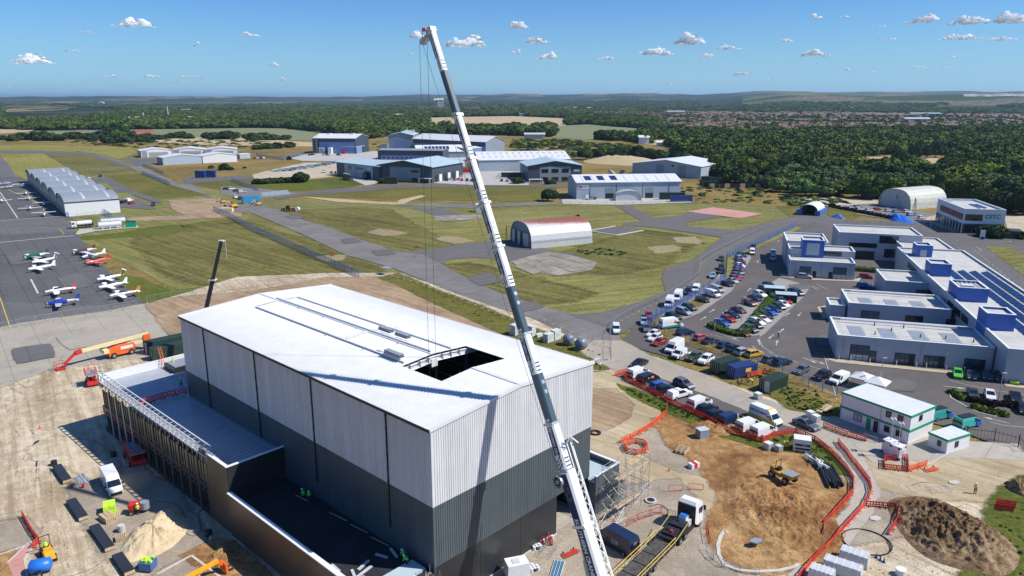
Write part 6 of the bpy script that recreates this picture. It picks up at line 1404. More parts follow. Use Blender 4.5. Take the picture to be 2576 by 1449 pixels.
#VEHICLES
def add_wheels(e,xs,hw,r=.33,w=.22,dual=False):
    if 'wm%.2f' % r not in MAT:
        wm=MB().cyl((0,-w/2,0),r,w,14,axis='y').mesh('wheel',M['tyre']);rm=MB().cyl((0,-w/2-.012,0),r*.6,w+.024,10,axis='y').mesh('rim',M['rim']);MAT['wm%.2f' % r]=(wm,rm)
    wm,rm=MAT['wm%.2f' % r]
    for x in xs:
        for s in (-1,1):
            o=link('wheel',wm,e,(x,s*(hw-w/2+.02),r));link('rim',rm,o)
def car_proto(kind):
    e=empty(kind);P=M['paint']
    S=dict(
     hatchback=(4.1,1.76,1.46,[(-2.05,.3),(-2.07,.72),(-1.98,.98),(.95,1.0),(1.75,.8),(2.02,.62),(2.06,.3)],[(-1.98,.97),(-1.62,1.42),(-1.0,1.47),(-.1,1.47),(.95,.97)]),
     suv=(4.5,1.86,1.7,[(-2.2,.38),(-2.25,.85),(-2.15,1.1),(1.1,1.12),(1.95,.98),(2.2,.75),(2.24,.38)],[(-2.15,1.08),(-1.8,1.6),(-1.2,1.69),(.0,1.68),(.95,1.1)]),
     estate=(4.6,1.8,1.48,[(-2.25,.3),(-2.3,.72),(-2.2,.98),(.95,.98),(1.95,.78),(2.25,.6),(2.28,.3)],[(-2.2,.95),(-1.85,1.42),(-1.0,1.48),(-.15,1.47),(.95,.95)]),
     saloon=(4.6,1.8,1.44,[(-2.25,.3),(-2.3,.75),(-2.15,.98),(-1.5,1.0),(.95,.97),(1.95,.78),(2.25,.6),(2.28,.3)],[(-1.75,.97),(-.95,1.42),(-.5,1.44),(-.1,1.43),(.95,.95)]),
     people_carrier=(4.6,1.86,1.72,[(-2.25,.35),(-2.28,.85),(-2.2,1.05),(1.35,1.05),(2.0,.85),(2.26,.62),(2.28,.35)],[(-2.2,1.03),(-1.95,1.62),(-1.2,1.72),(.1,1.7),(1.35,1.03)]))[kind]
    L_,W_,H_,bp,cp=S;hw=W_/2
    b=MB().prof(bp,-hw,hw,0,[.05,.0,.06]+[.05]*(len(bp)-5)+[.1,.08])if 0 else MB().prof(bp,-hw,hw,0,[.06,0]+[.07]*(len(bp)-4)+[.12,.1])
    n=len(cp);x=[q[0]for q in cp];zt=max(q[1]for q in cp)
    b.prof([(x[1]+.02,zt-.05),(x[2],zt+.01),(x[3],zt+.01),(x[3]+.1,zt-.06)],-hw+.2,hw-.2,0)
    for xa,xb in (((cp[0][0]+.05,cp[0][1]),(cp[1][0]+.05,cp[1][1])),((cp[-1][0]-.02,cp[-1][1]),(cp[-2][0],cp[-2][1])),((-.55,cp[0][1]),(-.6,zt))):
        for s in (-1,1):b.bar((xa[0],s*(hw-.1),xa[1]),(xb[0],s*(hw-.24),xb[1]),.1,.06)
    b.build('body',P,e)
    b2=MB().prof([(bp[0][0]+.02,bp[0][1]-.1),(bp[0][0],bp[0][1]+.02),(bp[-1][0],bp[-1][1]+.02),(bp[-1][0]-.02,bp[-1][1]-.1)],-hw+.06,hw-.06).build('sill_trim',M['darktrim'],e)
    MB().prof(cp,-hw+.07,hw-.07,0,[.02]+[.17]*(n-2)+[.02]).build('window',M['glassd'],e)
    for s in (-1,1):
        MB().cbox((bp[-2][0]-.1,s*(hw-.36),bp[-2][1]+.02),(.16,.34,.13)).build('headlight',M['lamp'],e)
        MB().cbox((bp[1][0]+.07,s*(hw-.2),bp[1][1]+.08),(.14,.24,.2)).build('tail_light',M['tail'],e)
        MB().cbox((.75,s*(hw+.04),1.02),(.12,.16,.12)).build('mirror',P,e)
    add_wheels(e,(-L_*.3,L_*.31),hw);return Proto(e)
def van_proto(kind):
    e=empty(kind);P=M['paint']
    L_,W_,H_,ns=dict(small_van=(4.4,1.8,1.82,.95),mid_van=(5.0,1.95,1.98,.8),large_van=(5.9,2.05,2.6,.75),box_van=(5.6,2.0,2.3,.7))[kind];hw=W_/2;f=L_/2;r=-L_/2;wz=1.08 if kind=='small_van' else 1.22
    bp=[(r,.35),(r-.02,H_*.8),(r+.12,H_-.04),(f-2.15,H_),(f-1.75,H_-.1),(f-ns-.05,wz),(f-.12,.95),(f+.0,.7),(f,.35)]
    MB().prof(bp,-hw,hw,0,[.03,.07,.16,.17,.18,.08,.16,.12,.1]).build('body',P,e)
    z0,z1=wz+.03,H_-.18 if kind!='large_van' else 1.98
    t=(z1-wz)/(H_-.1-wz);xt=(f-ns-.05)+((f-1.75)-(f-ns-.05))*t
    MB().add([(f-ns-.02,-hw+.14,z0),(f-ns-.02,hw-.14,z0),(xt+.04,hw-.24,z1),(xt+.04,-hw+.24,z1)],[(0,1,2,3)]).build('windscreen',M['glassd'],e)
    for s in (-1,1):
        a=[(f-ns-.25,s*(hw-.07),z0-.02),(xt-.05,s*(hw-.165),z1-.05),(f-2.1,s*(hw-.165),z1-.05),(f-2.1,s*(hw-.07),z0-.02)]
        MB().add([(p[0],p[1]+s*.03,p[2])for p in a],[(0,1,2,3)if s<0 else (3,2,1,0)]).build('side_window',M['glassd'],e)
        MB().cbox((f-.13,s*(hw-.3),.84),(.2,.36,.22)).build('headlight',M['lamp'],e)
        MB().cbox((r+.0,s*(hw-.12),1.1),(.1,.14,.45)).build('tail_light',M['tail'],e)
        MB().cbox((f-ns-.35,s*(hw+.1),z0+.08),(.14,.22,.26)).build('mirror',M['darktrim'],e)
    MB().add([(r-.03,-hw+.2,H_*.52),(r-.03,hw-.2,H_*.52),(r-.015,hw-.25,H_*.78),(r-.015,-hw+.25,H_*.78)],[(3,2,1,0)]).build('rear_window',M['glassd'],e)
    MB().box(f-.04,-hw+.25,.38,f+.04,hw-.25,.66).box(r-.05,-hw+.1,.3,r+.05,hw-.1,.5).build('bumper',M['darktrim'],e)
    add_wheels(e,(r+.95,f-.95),hw,.35);return Proto(e)
def pickup_proto():
    e=empty('pickup_truck');hw=.93
    MB().prof([(-2.65,.5),(-2.67,1.0),(-2.6,1.12),(1.2,1.14),(2.3,1.05),(2.58,.8),(2.6,.5)],-hw,hw,0,[.04,.0,.05,.05,.12,.1,.1]).build('body',M['paint'],e)
    MB().prof([(-2.6,1.1),(-2.5,1.72),(-.7,1.8),(.2,1.78),(1.2,1.12)],-hw+.07,hw-.07,0,[.04,.14,.16,.18,.04]).build('window',M['glassd'],e)
    MB().prof([(-2.62,1.12),(-2.5,1.76),(-1.0,1.82),(-.95,1.12)],-hw+.04,hw-.04,0,[.02,.12,.13,.02]).prof([(-.85,1.76),(-.7,1.82),(.2,1.8),(.3,1.72)],-hw+.2,hw-.2).build('canopy',M['paint'],e)
    for s in (-1,1):MB().cbox((2.4,s*.65,.95),(.2,.32,.2)).build('headlight',M['lamp'],e)
    add_wheels(e,(-1.6,1.65),hw,.38);return Proto(e)
VP={k:car_proto(k)for k in ('hatchback','suv','estate','saloon','people_carrier')}
VP.update({k:van_proto(k)for k in ('small_van','mid_van','large_van')});VP['pickup_truck']=pickup_proto()
KN=dict(hatchback='hatchback',suv='tall SUV',estate='estate car',saloon='saloon',people_carrier='people carrier',small_van='small van',mid_van='panel van',large_van='high-roofed van',pickup_truck='pickup with a canopy')
KC=dict(small_van='van',mid_van='van',large_van='van',pickup_truck='pickup')
CC=dict(W=((.78,.78,.78),'white'),K=((.012,.013,.016),'black'),D=((.04,.045,.05),'dark grey'),N=((.012,.025,.07),'navy blue'),B=((.02,.10,.42),'bright blue'),S=((.36,.38,.41),'silver'),L=((.24,.34,.46),'pale blue'),R=((.36,.015,.02),'red'),P=((.6,.09,.12),'coral pink'),Y=((.7,.42,.03),'yellow'),G=((.08,.5,.03),'lime green'),O=((.13,.055,.035),'bronze brown'),C=((.09,.11,.13),'slate grey'),F=((.05,.075,.055),'dark green'),T=((.05,.4,.36),'teal green'),Z=((.55,.6,.04),'acid yellow'))
KK=dict(h='hatchback',s='suv',e='estate',a='saloon',m='people_carrier',v='small_van',V='mid_van',L='large_van',p='pickup_truck')
VEH=[];SEEN=set()
def row(where,group,s,hd=None):
    """each item: u,v,colour+kind[,du,dv]"""
    it=[]
    for q in s.split():
        f_=q.split(',');it.append((float(f_[0]),float(f_[1]),f_[2][0],KK[f_[2][1]],(float(f_[3]),float(f_[4]))if len(f_)>3 else hd))
    names=[CC[c][1]+' '+KN[k]for _,_,c,k,_ in it]
    for i,(u,v,c,k,d)in enumerate(it):
        nb=[]
        if i>0:nb.append(CC[it[i-1][2]][1]+' '+KN[it[i-1][3]].split(' ')[-1].replace('canopy','pickup'))
        if i<len(it)-1:nb.append(CC[it[i+1][2]][1]+' '+KN[it[i+1][3]].split(' ')[-1].replace('canopy','pickup'))
        lab=names[i]+' '+where+((', between '+nb[0]+' and '+nb[1])if len(nb)==2 else (', beside the '+nb[0]if nb else ''))
        if len(lab.replace('-',' ').split())>16:lab=names[i]+' '+where+', next to the '+nb[0]
        if lab in SEEN:lab=names[i]+' '+where+', on the other side of the '+nb[-1]
        if len(lab.split())>16:lab=lab.replace('in the ','in ').replace(' the ',' ')
        SEEN.add(lab)
        nm={'hatchback':'parked_car','suv':'parked_car','estate':'parked_car','saloon':'parked_car','people_carrier':'parked_car','pickup_truck':'pickup_truck'}.get(k,'parked_van')
        col=CC[c][0];j=random.uniform(.85,1.12)
        o=VP[k].put(G(u,v,.17),dirang(u,v,*d)+random.uniform(-.03,.03),lab,KC.get(k,'car'),group,tuple(min(1,x*j)for x in col));o.name=nm;VEH.append(o)
    return VEH[-len(it):]
row('in the far bays along the blue fence','cars in bays along the blue fence','1866,645,Dh 1863,650,Nh 1861,655,Ls 1863,661,Rh 1862,666,Ke 1861,672,Wh 1860,677,Be 1858,683,Rh 1857,690,Ds 1854,697,Ce 1850,704,Rh 1843,711,Sa 1829,719,Kh',(10,3.5))
row('in the near bays along the blue fence','cars in bays along the blue fence','1803,734,SV 1793,746,WV 1767,759,Kh 1734,779,Ds 1719,790,Lm 1694,802,Ks',(10,3.2))
row('standing across the far lane of the bays','vehicles on the far lane','1895,625,Kh 1892,639,WV',(1,8))
row('on the track outside the blue fence','cars on the track outside the fence','1814,655,Dh 1814,678,Ks 1816,687,Dh',(-1,9))
row('behind the blue fence by the curved track','vans by the curved track','1792,698,Lh 1750,733,WV 1732,739,NV 1704,754,WL 1683,770,WL',(-4,7))
big=row('in the corner of the car park','vans at the car park corner','1688,824,WL 1724,842,Nm',(10,-1.2))
row('outside the near end of the blue fence','cars outside the near fence','1632,799,Rh 1619,815,Lh 1626,831,Ca',(2,9))
row('nosed in beside the tan verge','cars beside the tan verge','1643,846,Wh 1647,856,Wh 1658,867,Rh',(-10,4))
row('along the verge by the open gate','vehicles along the verge by the gate','1696,883,WL 1708,898,Wv 1745,904,Fh 1775,912,Ws',(-10,5))
row('in the row behind the grassy fence','cars behind the grassy fence','1765,855,Ph 1788,863,Da 1825,874,Nh 1848,884,Ks 1872,892,Ss 1897,897,Ys 1940,910,Ch 1967,918,Ns',(10,-2.2))
row('beside the fence above the site office','cars above the site office','2016,938,Ch 2067,953,Ks 2110,962,WV',(-9,4))
row('on the left side of the hedge island','cars left of the hedge','1911,746,Ws 1899,755,Na 1885,768,Os 1858,785,Oa 1842,797,Na 1832,808,Rh 1816,818,Bh',(10,3.6))
row('on the right side of the hedge island','cars right of the hedge','1975,762,Rh 1970,771,Wh 1958,777,Ds 1947,783,Nh 1935,790,Be 1925,799,Ke 1918,808,Wa 1904,815,We 1898,824,Ks 1886,834,Ds 1866,843,Oa',(10,3.6))
row('beside the shelters at the hedge end','cars by the shelters','1958,762,NV 1999,737,Na 2005,742,Ns 1985,748,Kh 1935,722,Ke 1925,731,Ce',(10,3.4))
row('before the fire station corner','cars before the fire station corner','2408,947,Gh 2442,950,Da 2479,951,Kh 2514,955,Kh 2550,961,Zh',(2,9))
row('behind the planting bed','cars behind the planting bed','2446,998,Da 2489,1002,Wh 2553,1006,Ka 2573,1036,Kh',(3,9))
row('in the fire station yard','cars in the fire station yard','2024,701,Ss 2178,700,Rh 2174,724,Bs',(10,1))
row('parked against the far fire station wing','cars at the far wing','1944,640,Ss 1944,654,Ss',(1,9))
row('alone on the open track by the scaffold boards','cars on the site road','1607,920,Ka',(-10,4))
row('inside the red barrier row','vehicles inside the red barriers','1606,946,WV 1631,961,KV 1658,977,Bh 1675,988,Ks 1709,1000,Wp',(10,-3))
row('facing the red barrier row','vehicles facing the red barriers','1720,974,Cs',(9,4))
row('in the near row by the red barriers','vehicles near the red barriers','1760,1022,WV 1778,1037,Ks 1803,1052,Ks 1838,1064,NV',(10,-3.2))
row('with chevrons at the end of the barrier row','white works vans','1884,1079,WV 1920,1093,WV',(10,-3.2))
row('near the white water tanks','cars near the water tanks','2028,1075,Ca',(9,4))
row('on the taxiway beside the mesh fence','pickups on the taxiway','1550,835,Wp',(1,9))
t_=row('teal van behind the site office stairs','teal vans','2362,1052,TV',(10,-2))+row('by the security cabin','teal vans','2433,1072,TV',(10,-2))
t_[0]['label']='teal and blue panel van behind the site office staircase';t_[1]['label']='teal and blue panel van with a dark roof rack by the security cabin'
row('in the grass-side bays near the arched hangars','cars by the arched hangars','278,508,Wm 281,514,Wh 291,513,Bh 300,511,Bh 312,511,Ks 325,507,WV 331,513,Rh',(9,-2))
row('on the bays behind the arched hangars','cars behind the arched hangars','262,480,Wh 271,480,Kh',(9,-2))
row('by the far arched hangar','vehicles by the far arched hangar','225,454,WV',(1,8));row('on the road by the pale grass','cars on the hangar road','253,444,Kh',(9,3))
row('on the hangar access road','pickups on the hangar access road','386,517,Kp',(6,6))
row('in the lay-by past the taxiway gate','cars in the lay-by','570,477,Kh 583,477,Wm 596,482,Ka 609,485,SV',(10,-1));row('beside the bright blue container','cars beside the blue container','593,498,Ws 603,501,Kh',(6,6))
row('in the compound beside the cream hangar','cars in the compound','2117,522,Wh 2137,525,We 2158,523,Ss 2163,529,Wh 2187,532,Ws 2206,529,Rh 2236,532,Ws 2255,535,Ss 2267,533,Rh 2282,535,Ws 2293,543,LV 2319,550,Wh',(10,-.5))
row('in the yard behind the crane boom','cars behind the boom','1115,452,Ws 1124,455,Kh 1133,452,Sh 1143,454,Bh 1152,453,Rh 1161,450,WV 1162,455,Rh 1175,455,Ks 1186,456,Kh 1196,454,Rh',(3,6))
row('before the factory office','cars before the factory','741,391,Wh 752,391,Wh 780,391,Nh 787,390,Kh 815,391,Wh 824,391,Nh 852,391,Ks',(9,0))
row('left of the tall white hangars','cars beside the white hangars','640,399,Kh 648,399,Wh 656,399,Kh 664,399,Ws',(3,5))
row('at the corner of the number 14 unit','vans by the number 14 unit','816,434,WV 834,436,Kh 844,436,Kh',(2,8))
row('beside the blue-grey hangar at the wood','cars at the grey hangar','1536,433,Ws 1540,437,Ws 1543,441,Ws 1567,433,Kh 1565,440,Kp',(9,1))
row('on the pale forecourt behind the boom','cars on the pale forecourt','1262,456,Kh 1276,457,Rh 1290,458,Ks 1252,448,Wh',(3,6))
wv_=row('in the site yard beside the annex shadow','site vans','283,1228,WL',(5,11))[0];wv_['label']='white high-roofed van parked in the site yard beside the annex shadow'
nv_=row('by the crane boom','site vans','1549,1375,NL',(-9,-5))[0];nv_['label']='navy van with SSF lettering parked between the crane boom and the trailer'
def sidetext(o,s,x,z,size,mt,side=-1,hw=1.03):
    m4=wallM(x,-hw,z)if side<0 else Matrix.Translation((x,hw,z))@Matrix.Rotation(math.pi,4,'Z')@Matrix.Rotation(math.pi/2,4,'X')
    return text(s,size,mt,m4,o,'lettering',.01)
sidetext(nv_,'SSF',-.6,1.3,.9,'steel',1,.98);MB().add([(0,0,0)],[])
text('SSF',.5,'steel',Matrix.Translation((-3.02,0,1.9))@Matrix.Rotation(-math.pi/2,4,'Z')@Matrix.Rotation(math.pi/2,4,'X'),nv_,'lettering',.01)
for o in VEH:
    l=o['label']
    if l.startswith('white panel van')and ('inside the red' in l or 'chevrons' in l):
        for k in range(3):MB().add([(-2.56,-.85+k*.6,.55),(-2.56,-.6+k*.6,.55),(-2.54,-.3+k*.6,1.1),(-2.54,-.55+k*.6,1.1)],[(3,2,1,0)]).build('chevron',M['paleyellow' if k % 2==0 else 'darktrim'],o)
    if l.startswith('black panel van'):MB().box(-.35,-.99,1.1,.55,-.97,1.6).build('red_panel',M['redpaint'],o);sidetext(o,'PEAK',.1,1.35,.3,'white',-1,1.0);sidetext(o,'Dr.',-.9,1.35,.34,'white',-1,.99)
MB().add([(-2.9,-1.04,.4),(2.0,-1.04,.4),(2.0,-1.0,1.0),(-2.9,-1.0,.75)],[(0,1,2,3)]).build('green_livery',M['emerald'],big[0]);MB().cyl((.6,-.99,1.75),.3,.02,12,axis='y').build('logo_disc',M['redpaint'],big[0])
for o in t_:MB().box(.9,-.99,.4,2.2,.99,1.1).build('blue_livery',M['bluepl'],o);MB().box(-2.0,-.7,2.0,1.0,.7,2.1).build('roof_rack',M['darktrim'],o)
yv=row('with the words PLANT MOVEMENTS by the barriers','hire vans','1926,1060,WL',(9,4))[0];yv['label']='white and yellow high-roofed van lettered PLANT MOVEMENTS by the red barriers'
MB().box(-2.97,-1.06,.35,2.6,1.06,.95).build('yellow_livery',M['paleyellow'],yv);MB().box(.6,-.86,2.58,1.0,.86,2.66).build('yellow_band',M['paleyellow'],yv);sidetext(yv,'PLANT MOVEMENTS',-1.0,1.75,.42,'navyp',-1,.99)
def plane_proto(high=False,twin=False,cover=False,ttail=False):
    e=empty('light_aircraft');P=M['matte']
    def ring(x,w,h,z,n=10):return [(x,math.cos(2*math.pi*i/n)*w,z+math.sin(2*math.pi*i/n)*h)for i in range(n)]
    MB().rings([ring(3.6,.1,.1,1.25),ring(3.4,.36,.36,1.2),ring(2.4,.5,.5,1.2),ring(1.2,.56,.62,1.3),ring(-.4,.55,.62,1.35),ring(-1.6,.36,.45,1.4),ring(-4.2,.1,.18,1.5)][::-1],smooth_ := 0).build('fuselage',P,e,smooth=True)
    zw=1.95 if high else .95
    for s in (-1,1):
        MB().add([(1.55,s*.4,zw),(-.15,s*.4,zw),(1.3,s*5.1,zw+(.1 if high else .35)),(.1,s*5.1,zw+(.1 if high else .35)),(1.55,s*.4,zw+.2),(-.15,s*.4,zw+.1),(1.3,s*5.1,zw+(.2 if high else .45)),(.1,s*5.1,zw+(.16 if high else .4))],
            [(0,1,3,2),(4,6,7,5),(0,2,6,4),(1,5,7,3),(2,3,7,6),(0,4,5,1)][::1]).build('wing',P,e)
        MB().add([(-3.3,s*.1,1.52),(-4.2,s*.1,1.52),(-3.6,s*1.65,1.55),(-4.25,s*1.65,1.55),(-3.3,s*.1,1.6),(-4.2,s*.1,1.57),(-3.6,s*1.65,1.6),(-4.25,s*1.65,1.58)],[(0,1,3,2),(4,6,7,5),(0,2,6,4),(1,5,7,3),(2,3,7,6),(0,4,5,1)]).build('tailplane',P,e)if not ttail else        MB().add([(-4.1,0,3.05),(-4.8,0,3.05),(-4.3,s*1.7,3.05),(-4.85,s*1.7,3.05),(-4.1,0,3.13),(-4.8,0,3.1),(-4.3,s*1.7,3.12),(-4.85,s*1.7,3.1)],[(0,1,3,2),(4,6,7,5),(0,2,6,4),(1,5,7,3),(2,3,7,6),(0,4,5,1)]).build('tailplane',P,e)
    MB().add([(-3.0,-.05,1.55),(-4.3,-.05,1.45),(-4.6,-.04,3.0),(-4.0,-.04,3.05),(-3.0,.05,1.55),(-4.3,.05,1.45),(-4.6,.04,3.0),(-4.0,.04,3.05)],[(0,1,2,3),(7,6,5,4),(0,3,7,4),(1,5,6,2),(2,6,7,3)]).build('fin',M['paint'],e)
    c_=MB();c_.prof([(1.5,1.65),(.9,2.1),(-.4,2.15),(-1.4,1.7)],-.45,.45,0,[.05,.15,.15,.15]);
    if cover:MB().rings([ring(3.5,.3,.3,1.22),ring(2.4,.56,.56,1.22),ring(1.2,.62,.76,1.4),ring(-.4,.62,.82,1.42),ring(-1.4,.45,.52,1.42)][::-1]).build('fabric_cover',M['paint'],e)
    else:c_.build('canopy_glass',M['glassd'],e)
    MB().bar((3.66,0,.45),(3.66,0,2.05),.12,.04).cyl((3.5,0,1.25),.16,.3,8,axis='x',r2=.05).build('propeller',M['darktrim'],e)
    if high:
        for s in (-1,1):MB().bar((.6,s*.5,.9),(.7,s*2.6,1.98),.08).build('strut',P,e)
    for x,y in ((2.6,0),(.3,-1.2),(.3,1.2)):
        lg=MB().bar((x,y*.8,1.0),(x,y,.3),.08).build('undercarriage_leg',M['steel'],e);MB().cyl((x,y-.07,.22),.22,.14,10,axis='y').build('tyre',M['tyre'],lg)
    return Proto(e)
PP={'lo':plane_proto(),'hi':plane_proto(True),'cov':plane_proto(cover=True),'tt':plane_proto(ttail=True)}
def plane(u,v,du,dv,kind,lab,fin=(.78,.78,.78),body=(.8,.8,.8),stripe=None):
    o=PP[kind].put(G(u,v,.16),dirang(u,v,du,dv),lab,'aeroplane','light aircraft parked on the apron',scale=1.0)
    for c in CH_OF(o):
        c.color=(*body,1)
        if c.name.startswith('fin')or c.name.startswith('fabric_cover'):c.color=(*fin,1)
    if stripe:MB().box(-3,-.57,1.28,2.6,.57,1.38).build('side_stripe',M[stripe],o)
    return o
for a in [(90,652,-10,1.6,'cov','light aircraft with a green cockpit cover, rearmost of the left group',(.01,.09,.05)),(110,664,-10,1.6,'tt','white T-tailed light aircraft between the green-covered plane and the plain white one'),(103,682,-10,1.4,'lo','plain white light aircraft at the front of the left group of three'),
    (210,640,-10,1.6,'cov','light aircraft with a maroon cockpit cover, rearmost of the middle group',(.09,.03,.035)),(234,651,-10,1.6,'hi','white and blue high-wing aircraft between the maroon-covered and the red plane',(.8,.8,.8),(.8,.8,.8),'bluef'),(244,666,-10,1.8,'lo','red and white light aircraft with a bright red tail fin',(.6,.02,.02),(.75,.16,.13),'redpaint'),
    (276,708,-10,1.6,'tt','white T-tailed aircraft with a black and yellow fin near the grass edge',(.5,.3,.03)),(282,728,-10,1.6,'lo','white light aircraft below the yellow-finned one near the grass edge'),(150,741,-10,1.2,'lo','white light aircraft with red tail stripes in front of the blue-covered one',(.55,.1,.1),(.8,.8,.8),'redpaint'),
    (156,771,-10,1.2,'cov','light aircraft with a royal blue cockpit cover, nearest to the camera',(.02,.05,.3),(.5,.5,.52)),(312,750,-10,1.5,'lo','white light aircraft with an orange-striped tail at the apron corner',(.6,.2,.04),(.8,.8,.8),'redpaint')]:plane(*a)
for a in [(8,466,-10,-1,'lo','white light aircraft tail at the left edge of the picture, upper one'),(14,475,-10,-1,'lo','white light aircraft tail at the left edge, lower one'),(55,471,-3,-2,'hi','blue and white aircraft by the farthest arched hangar',(.03,.08,.4),(.8,.8,.8),'bluef'),(66,490,0,8,'lo','white low-wing aircraft second from the far end of the hangar row'),
    (73,503,0,8,'lo','large white low-wing aircraft before the middle arched hangars'),(76,528,1,8,'lo','white aircraft with red nose before the near arched hangars',(.4,.05,.05)),(112,518,0,8,'hi','white high-wing aircraft right beside the arched hangar doors'),(112,544,0,8,'hi','white high-wing aircraft nearest to the fence by the arched hangars'),(4,509,0,8,'lo','white wing tip of an aircraft at the left picture edge on the apron')]:plane(*a)
M['pale_metal']=plain('pale_machined_metal',(.5,.47,.4),.5,.2)
#CRANE
P1=Vector((5.8,72.1,16.4));DV=(Vector((-3.9,82.5,46.3))-P1).normalized()
hd=Vector((DV.x,DV.y,0)).normalized();UPN=(Vector((0,0,1))-DV*DV.z).normalized();SDN=DV.cross(UPN).normalized()
if SDN.dot(Vector((-.7,-.7,0)))<0:SDN=-SDN
def tv(v):
    lo,hi=-20,60
    for _ in range(40):
        m_=(lo+hi)/2;q=P1+DV*m_;r=q-Vector((0,0,CH));dep=r.y*CP-r.z*SP;vv=724.5-F*(r.y*SP+r.z*CP)/dep
        if vv>v:lo=m_
        else:hi=m_
    return lo
crane=empty('mobile_crane',P1+DV*-16,0,'huge white and slate telescopic mobile crane leaning across the hangar','crane')
CB=P1+DV*-16
BM=Matrix(((SDN.x,UPN.x,DV.x,0),(SDN.y,UPN.y,DV.y,0),(SDN.z,UPN.z,DV.z,0),(0,0,0,1)))
def sect(t0,t1,w_,h_,split,mlow='slate',mhigh='cranewhite'):
    """rounded box section; white part first, slate part after the chevrons"""
    mb=MB();c=.16*w_;pr=[(-w_/2,-h_/2+c*1.5),(-w_/2+c,-h_/2),(w_/2-c,-h_/2),(w_/2,-h_/2+c*1.5),(w_/2,h_/2-c),(w_/2-c,h_/2),(-w_/2+c,h_/2),(-w_/2,h_/2-c)]
    L0,L1=t0+16,t1+16;Ls=t0+(t1-t0)*split+16
    def rg(z):return [(x,y,z)for x,y in pr]
    for a,b,m_ in ((L0,Ls,0),(Ls,L1,1)):
        if b-a<.05:continue
        mb.rings([rg(a),rg(b)],m_)
    if mhigh=='cranewhite' and split<.95:mb2=0
    return mb,w_,h_
VR=[1449+60,1182,1064,840,622,512,401,291,78]
TT=[tv(v)for v in VR[1:]];TT=[-14.5]+TT
WD=[1.38,1.12,1.04,.97,.9,.84,.78,.72]
for k in range(8):
    t0,t1=TT[k],TT[k+1];w_=WD[k];h_=w_*1.12
    split=0 if k==0 else {1:.03,2:.55,3:.54,4:.03,5:.03,6:.03,7:.52}[k]
    mb=MB();c=.17*w_;pr=[(-w_/2,-h_/2+c*1.5),(-w_/2+c,-h_/2),(w_/2-c,-h_/2),(w_/2,-h_/2+c*1.5),(w_/2,h_/2-c),(w_/2-c,h_/2),(-w_/2+c,h_/2),(-w_/2,h_/2-c)]
    rg=lambda z:[(x,y,z)for x,y in pr]
    a,b=t0+16,t1+16;s_=a+(b-a)*split
    mb.rings([rg(a),rg(max(a+.02,s_))],0);mb.rings([rg(max(a+.02,s_)),rg(b)],1)
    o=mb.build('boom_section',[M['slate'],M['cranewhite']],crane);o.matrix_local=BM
    if k:
        cl=MB().box(-w_/2-.12,-h_/2-.12,a-.12,w_/2+.12,-h_/2,a+.12).box(-w_/2-.12,h_/2,a-.12,w_/2+.12,h_/2+.12,a+.12).box(w_/2,-h_/2,a-.12,w_/2+.14,h_/2,a+.12).box(-w_/2-.14,-h_/2,a-.12,-w_/2,h_/2,a+.12).box(-w_/2-.5,-.1,a-.05,-w_/2,.1,a+.05)
        cl.build('boom_collar',M['steel'],crane).matrix_local=BM
        for q in range(3):
            z=s_+.25+q*.42
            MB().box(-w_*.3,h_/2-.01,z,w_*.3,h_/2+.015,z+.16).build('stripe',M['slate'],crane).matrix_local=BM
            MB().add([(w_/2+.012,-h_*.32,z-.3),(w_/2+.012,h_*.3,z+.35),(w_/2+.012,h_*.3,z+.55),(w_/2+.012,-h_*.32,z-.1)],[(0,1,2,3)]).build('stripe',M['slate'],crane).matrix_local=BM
    MB().box(w_/2,-h_*.34,s_+1.6,w_/2+.008,h_*.36,b-.3).build('painted_side_shade',M['slate'],crane).matrix_local=BM if (b-s_)>2.4 and k else BM  # slate sheet paints the shade of the boom's side face as colour
    if b-s_>3.5 and k:
        zc=(s_+b)/2+.4;Ln=(b-s_)*.5
        MB().box(w_/2+.008,-h_*.27,zc-Ln/2,w_/2+.02,h_*.27,zc+Ln/2).build('logo_plate',M['navyp'],crane).matrix_local=BM
        T4=BM@Matrix.Translation((w_/2+.03,0,zc))@Matrix(((0,0,1,0),(0,1,0,0),(-1,0,0,0),(0,0,0,1)))
        text('SOUTHERN CRANES',h_*.38,'cranewhite',T4,crane,'lettering',.01);T5=BM@Matrix.Translation((w_/2+.03,0,zc+Ln/2+.75))@Matrix(((0,0,1,0),(0,1,0,0),(-1,0,0,0),(0,0,0,1)))
        text('SCA',h_*.62,'cranewhite',T5,crane,'lettering',.02)
    if k in (1,3,4,5,2):
        for dz in (.35,.5):MB().cyl((0,0,0),.22,.04,12).cyl((0,0,.04),.1,.03,8).build('bolt_cap',M['darktrim']if 0 else M['steel'],crane).matrix_local=BM@Matrix.Translation((0,h_/2,a+(b-a)*dz*.7+1))@Matrix.Rotation(-math.pi/2,4,'X')
w_,h_=WD[0],WD[0]*1.12;b=TT[1]+16
T4=lambda z,y=0:BM@Matrix.Translation((w_/2+.03,y,z))@Matrix(((0,0,1,0),(0,1,0,0),(-1,0,0,0),(0,0,0,1)))
MB().box(w_/2,-h_*.3,2.2,w_/2+.015,h_*.24,b-3.2).build('logo_plate',M['navyp'],crane).matrix_local=BM
text('SOUTHERN CRANES',.72,'cranewhite',T4((b-3.4+2.4)/2,-.05),crane,'lettering',.02);text('SCA',1.15,'navyp',T4(b-1.9),crane,'lettering',.04)
MB().box(-w_*.56,-h_*.6,b-6.2,w_*.56,h_*.62,b-5.9).build('boom_collar',M['cranewhite'],crane).matrix_local=BM
dr=MB().cyl((0,0,0),.62,.5,20).build('hose_reel',M['steel'],crane);dr.matrix_local=BM@Matrix.Translation((w_/2+.05,-h_*.35,b-.9))@Matrix.Rotation(math.pi/2,4,'Y')
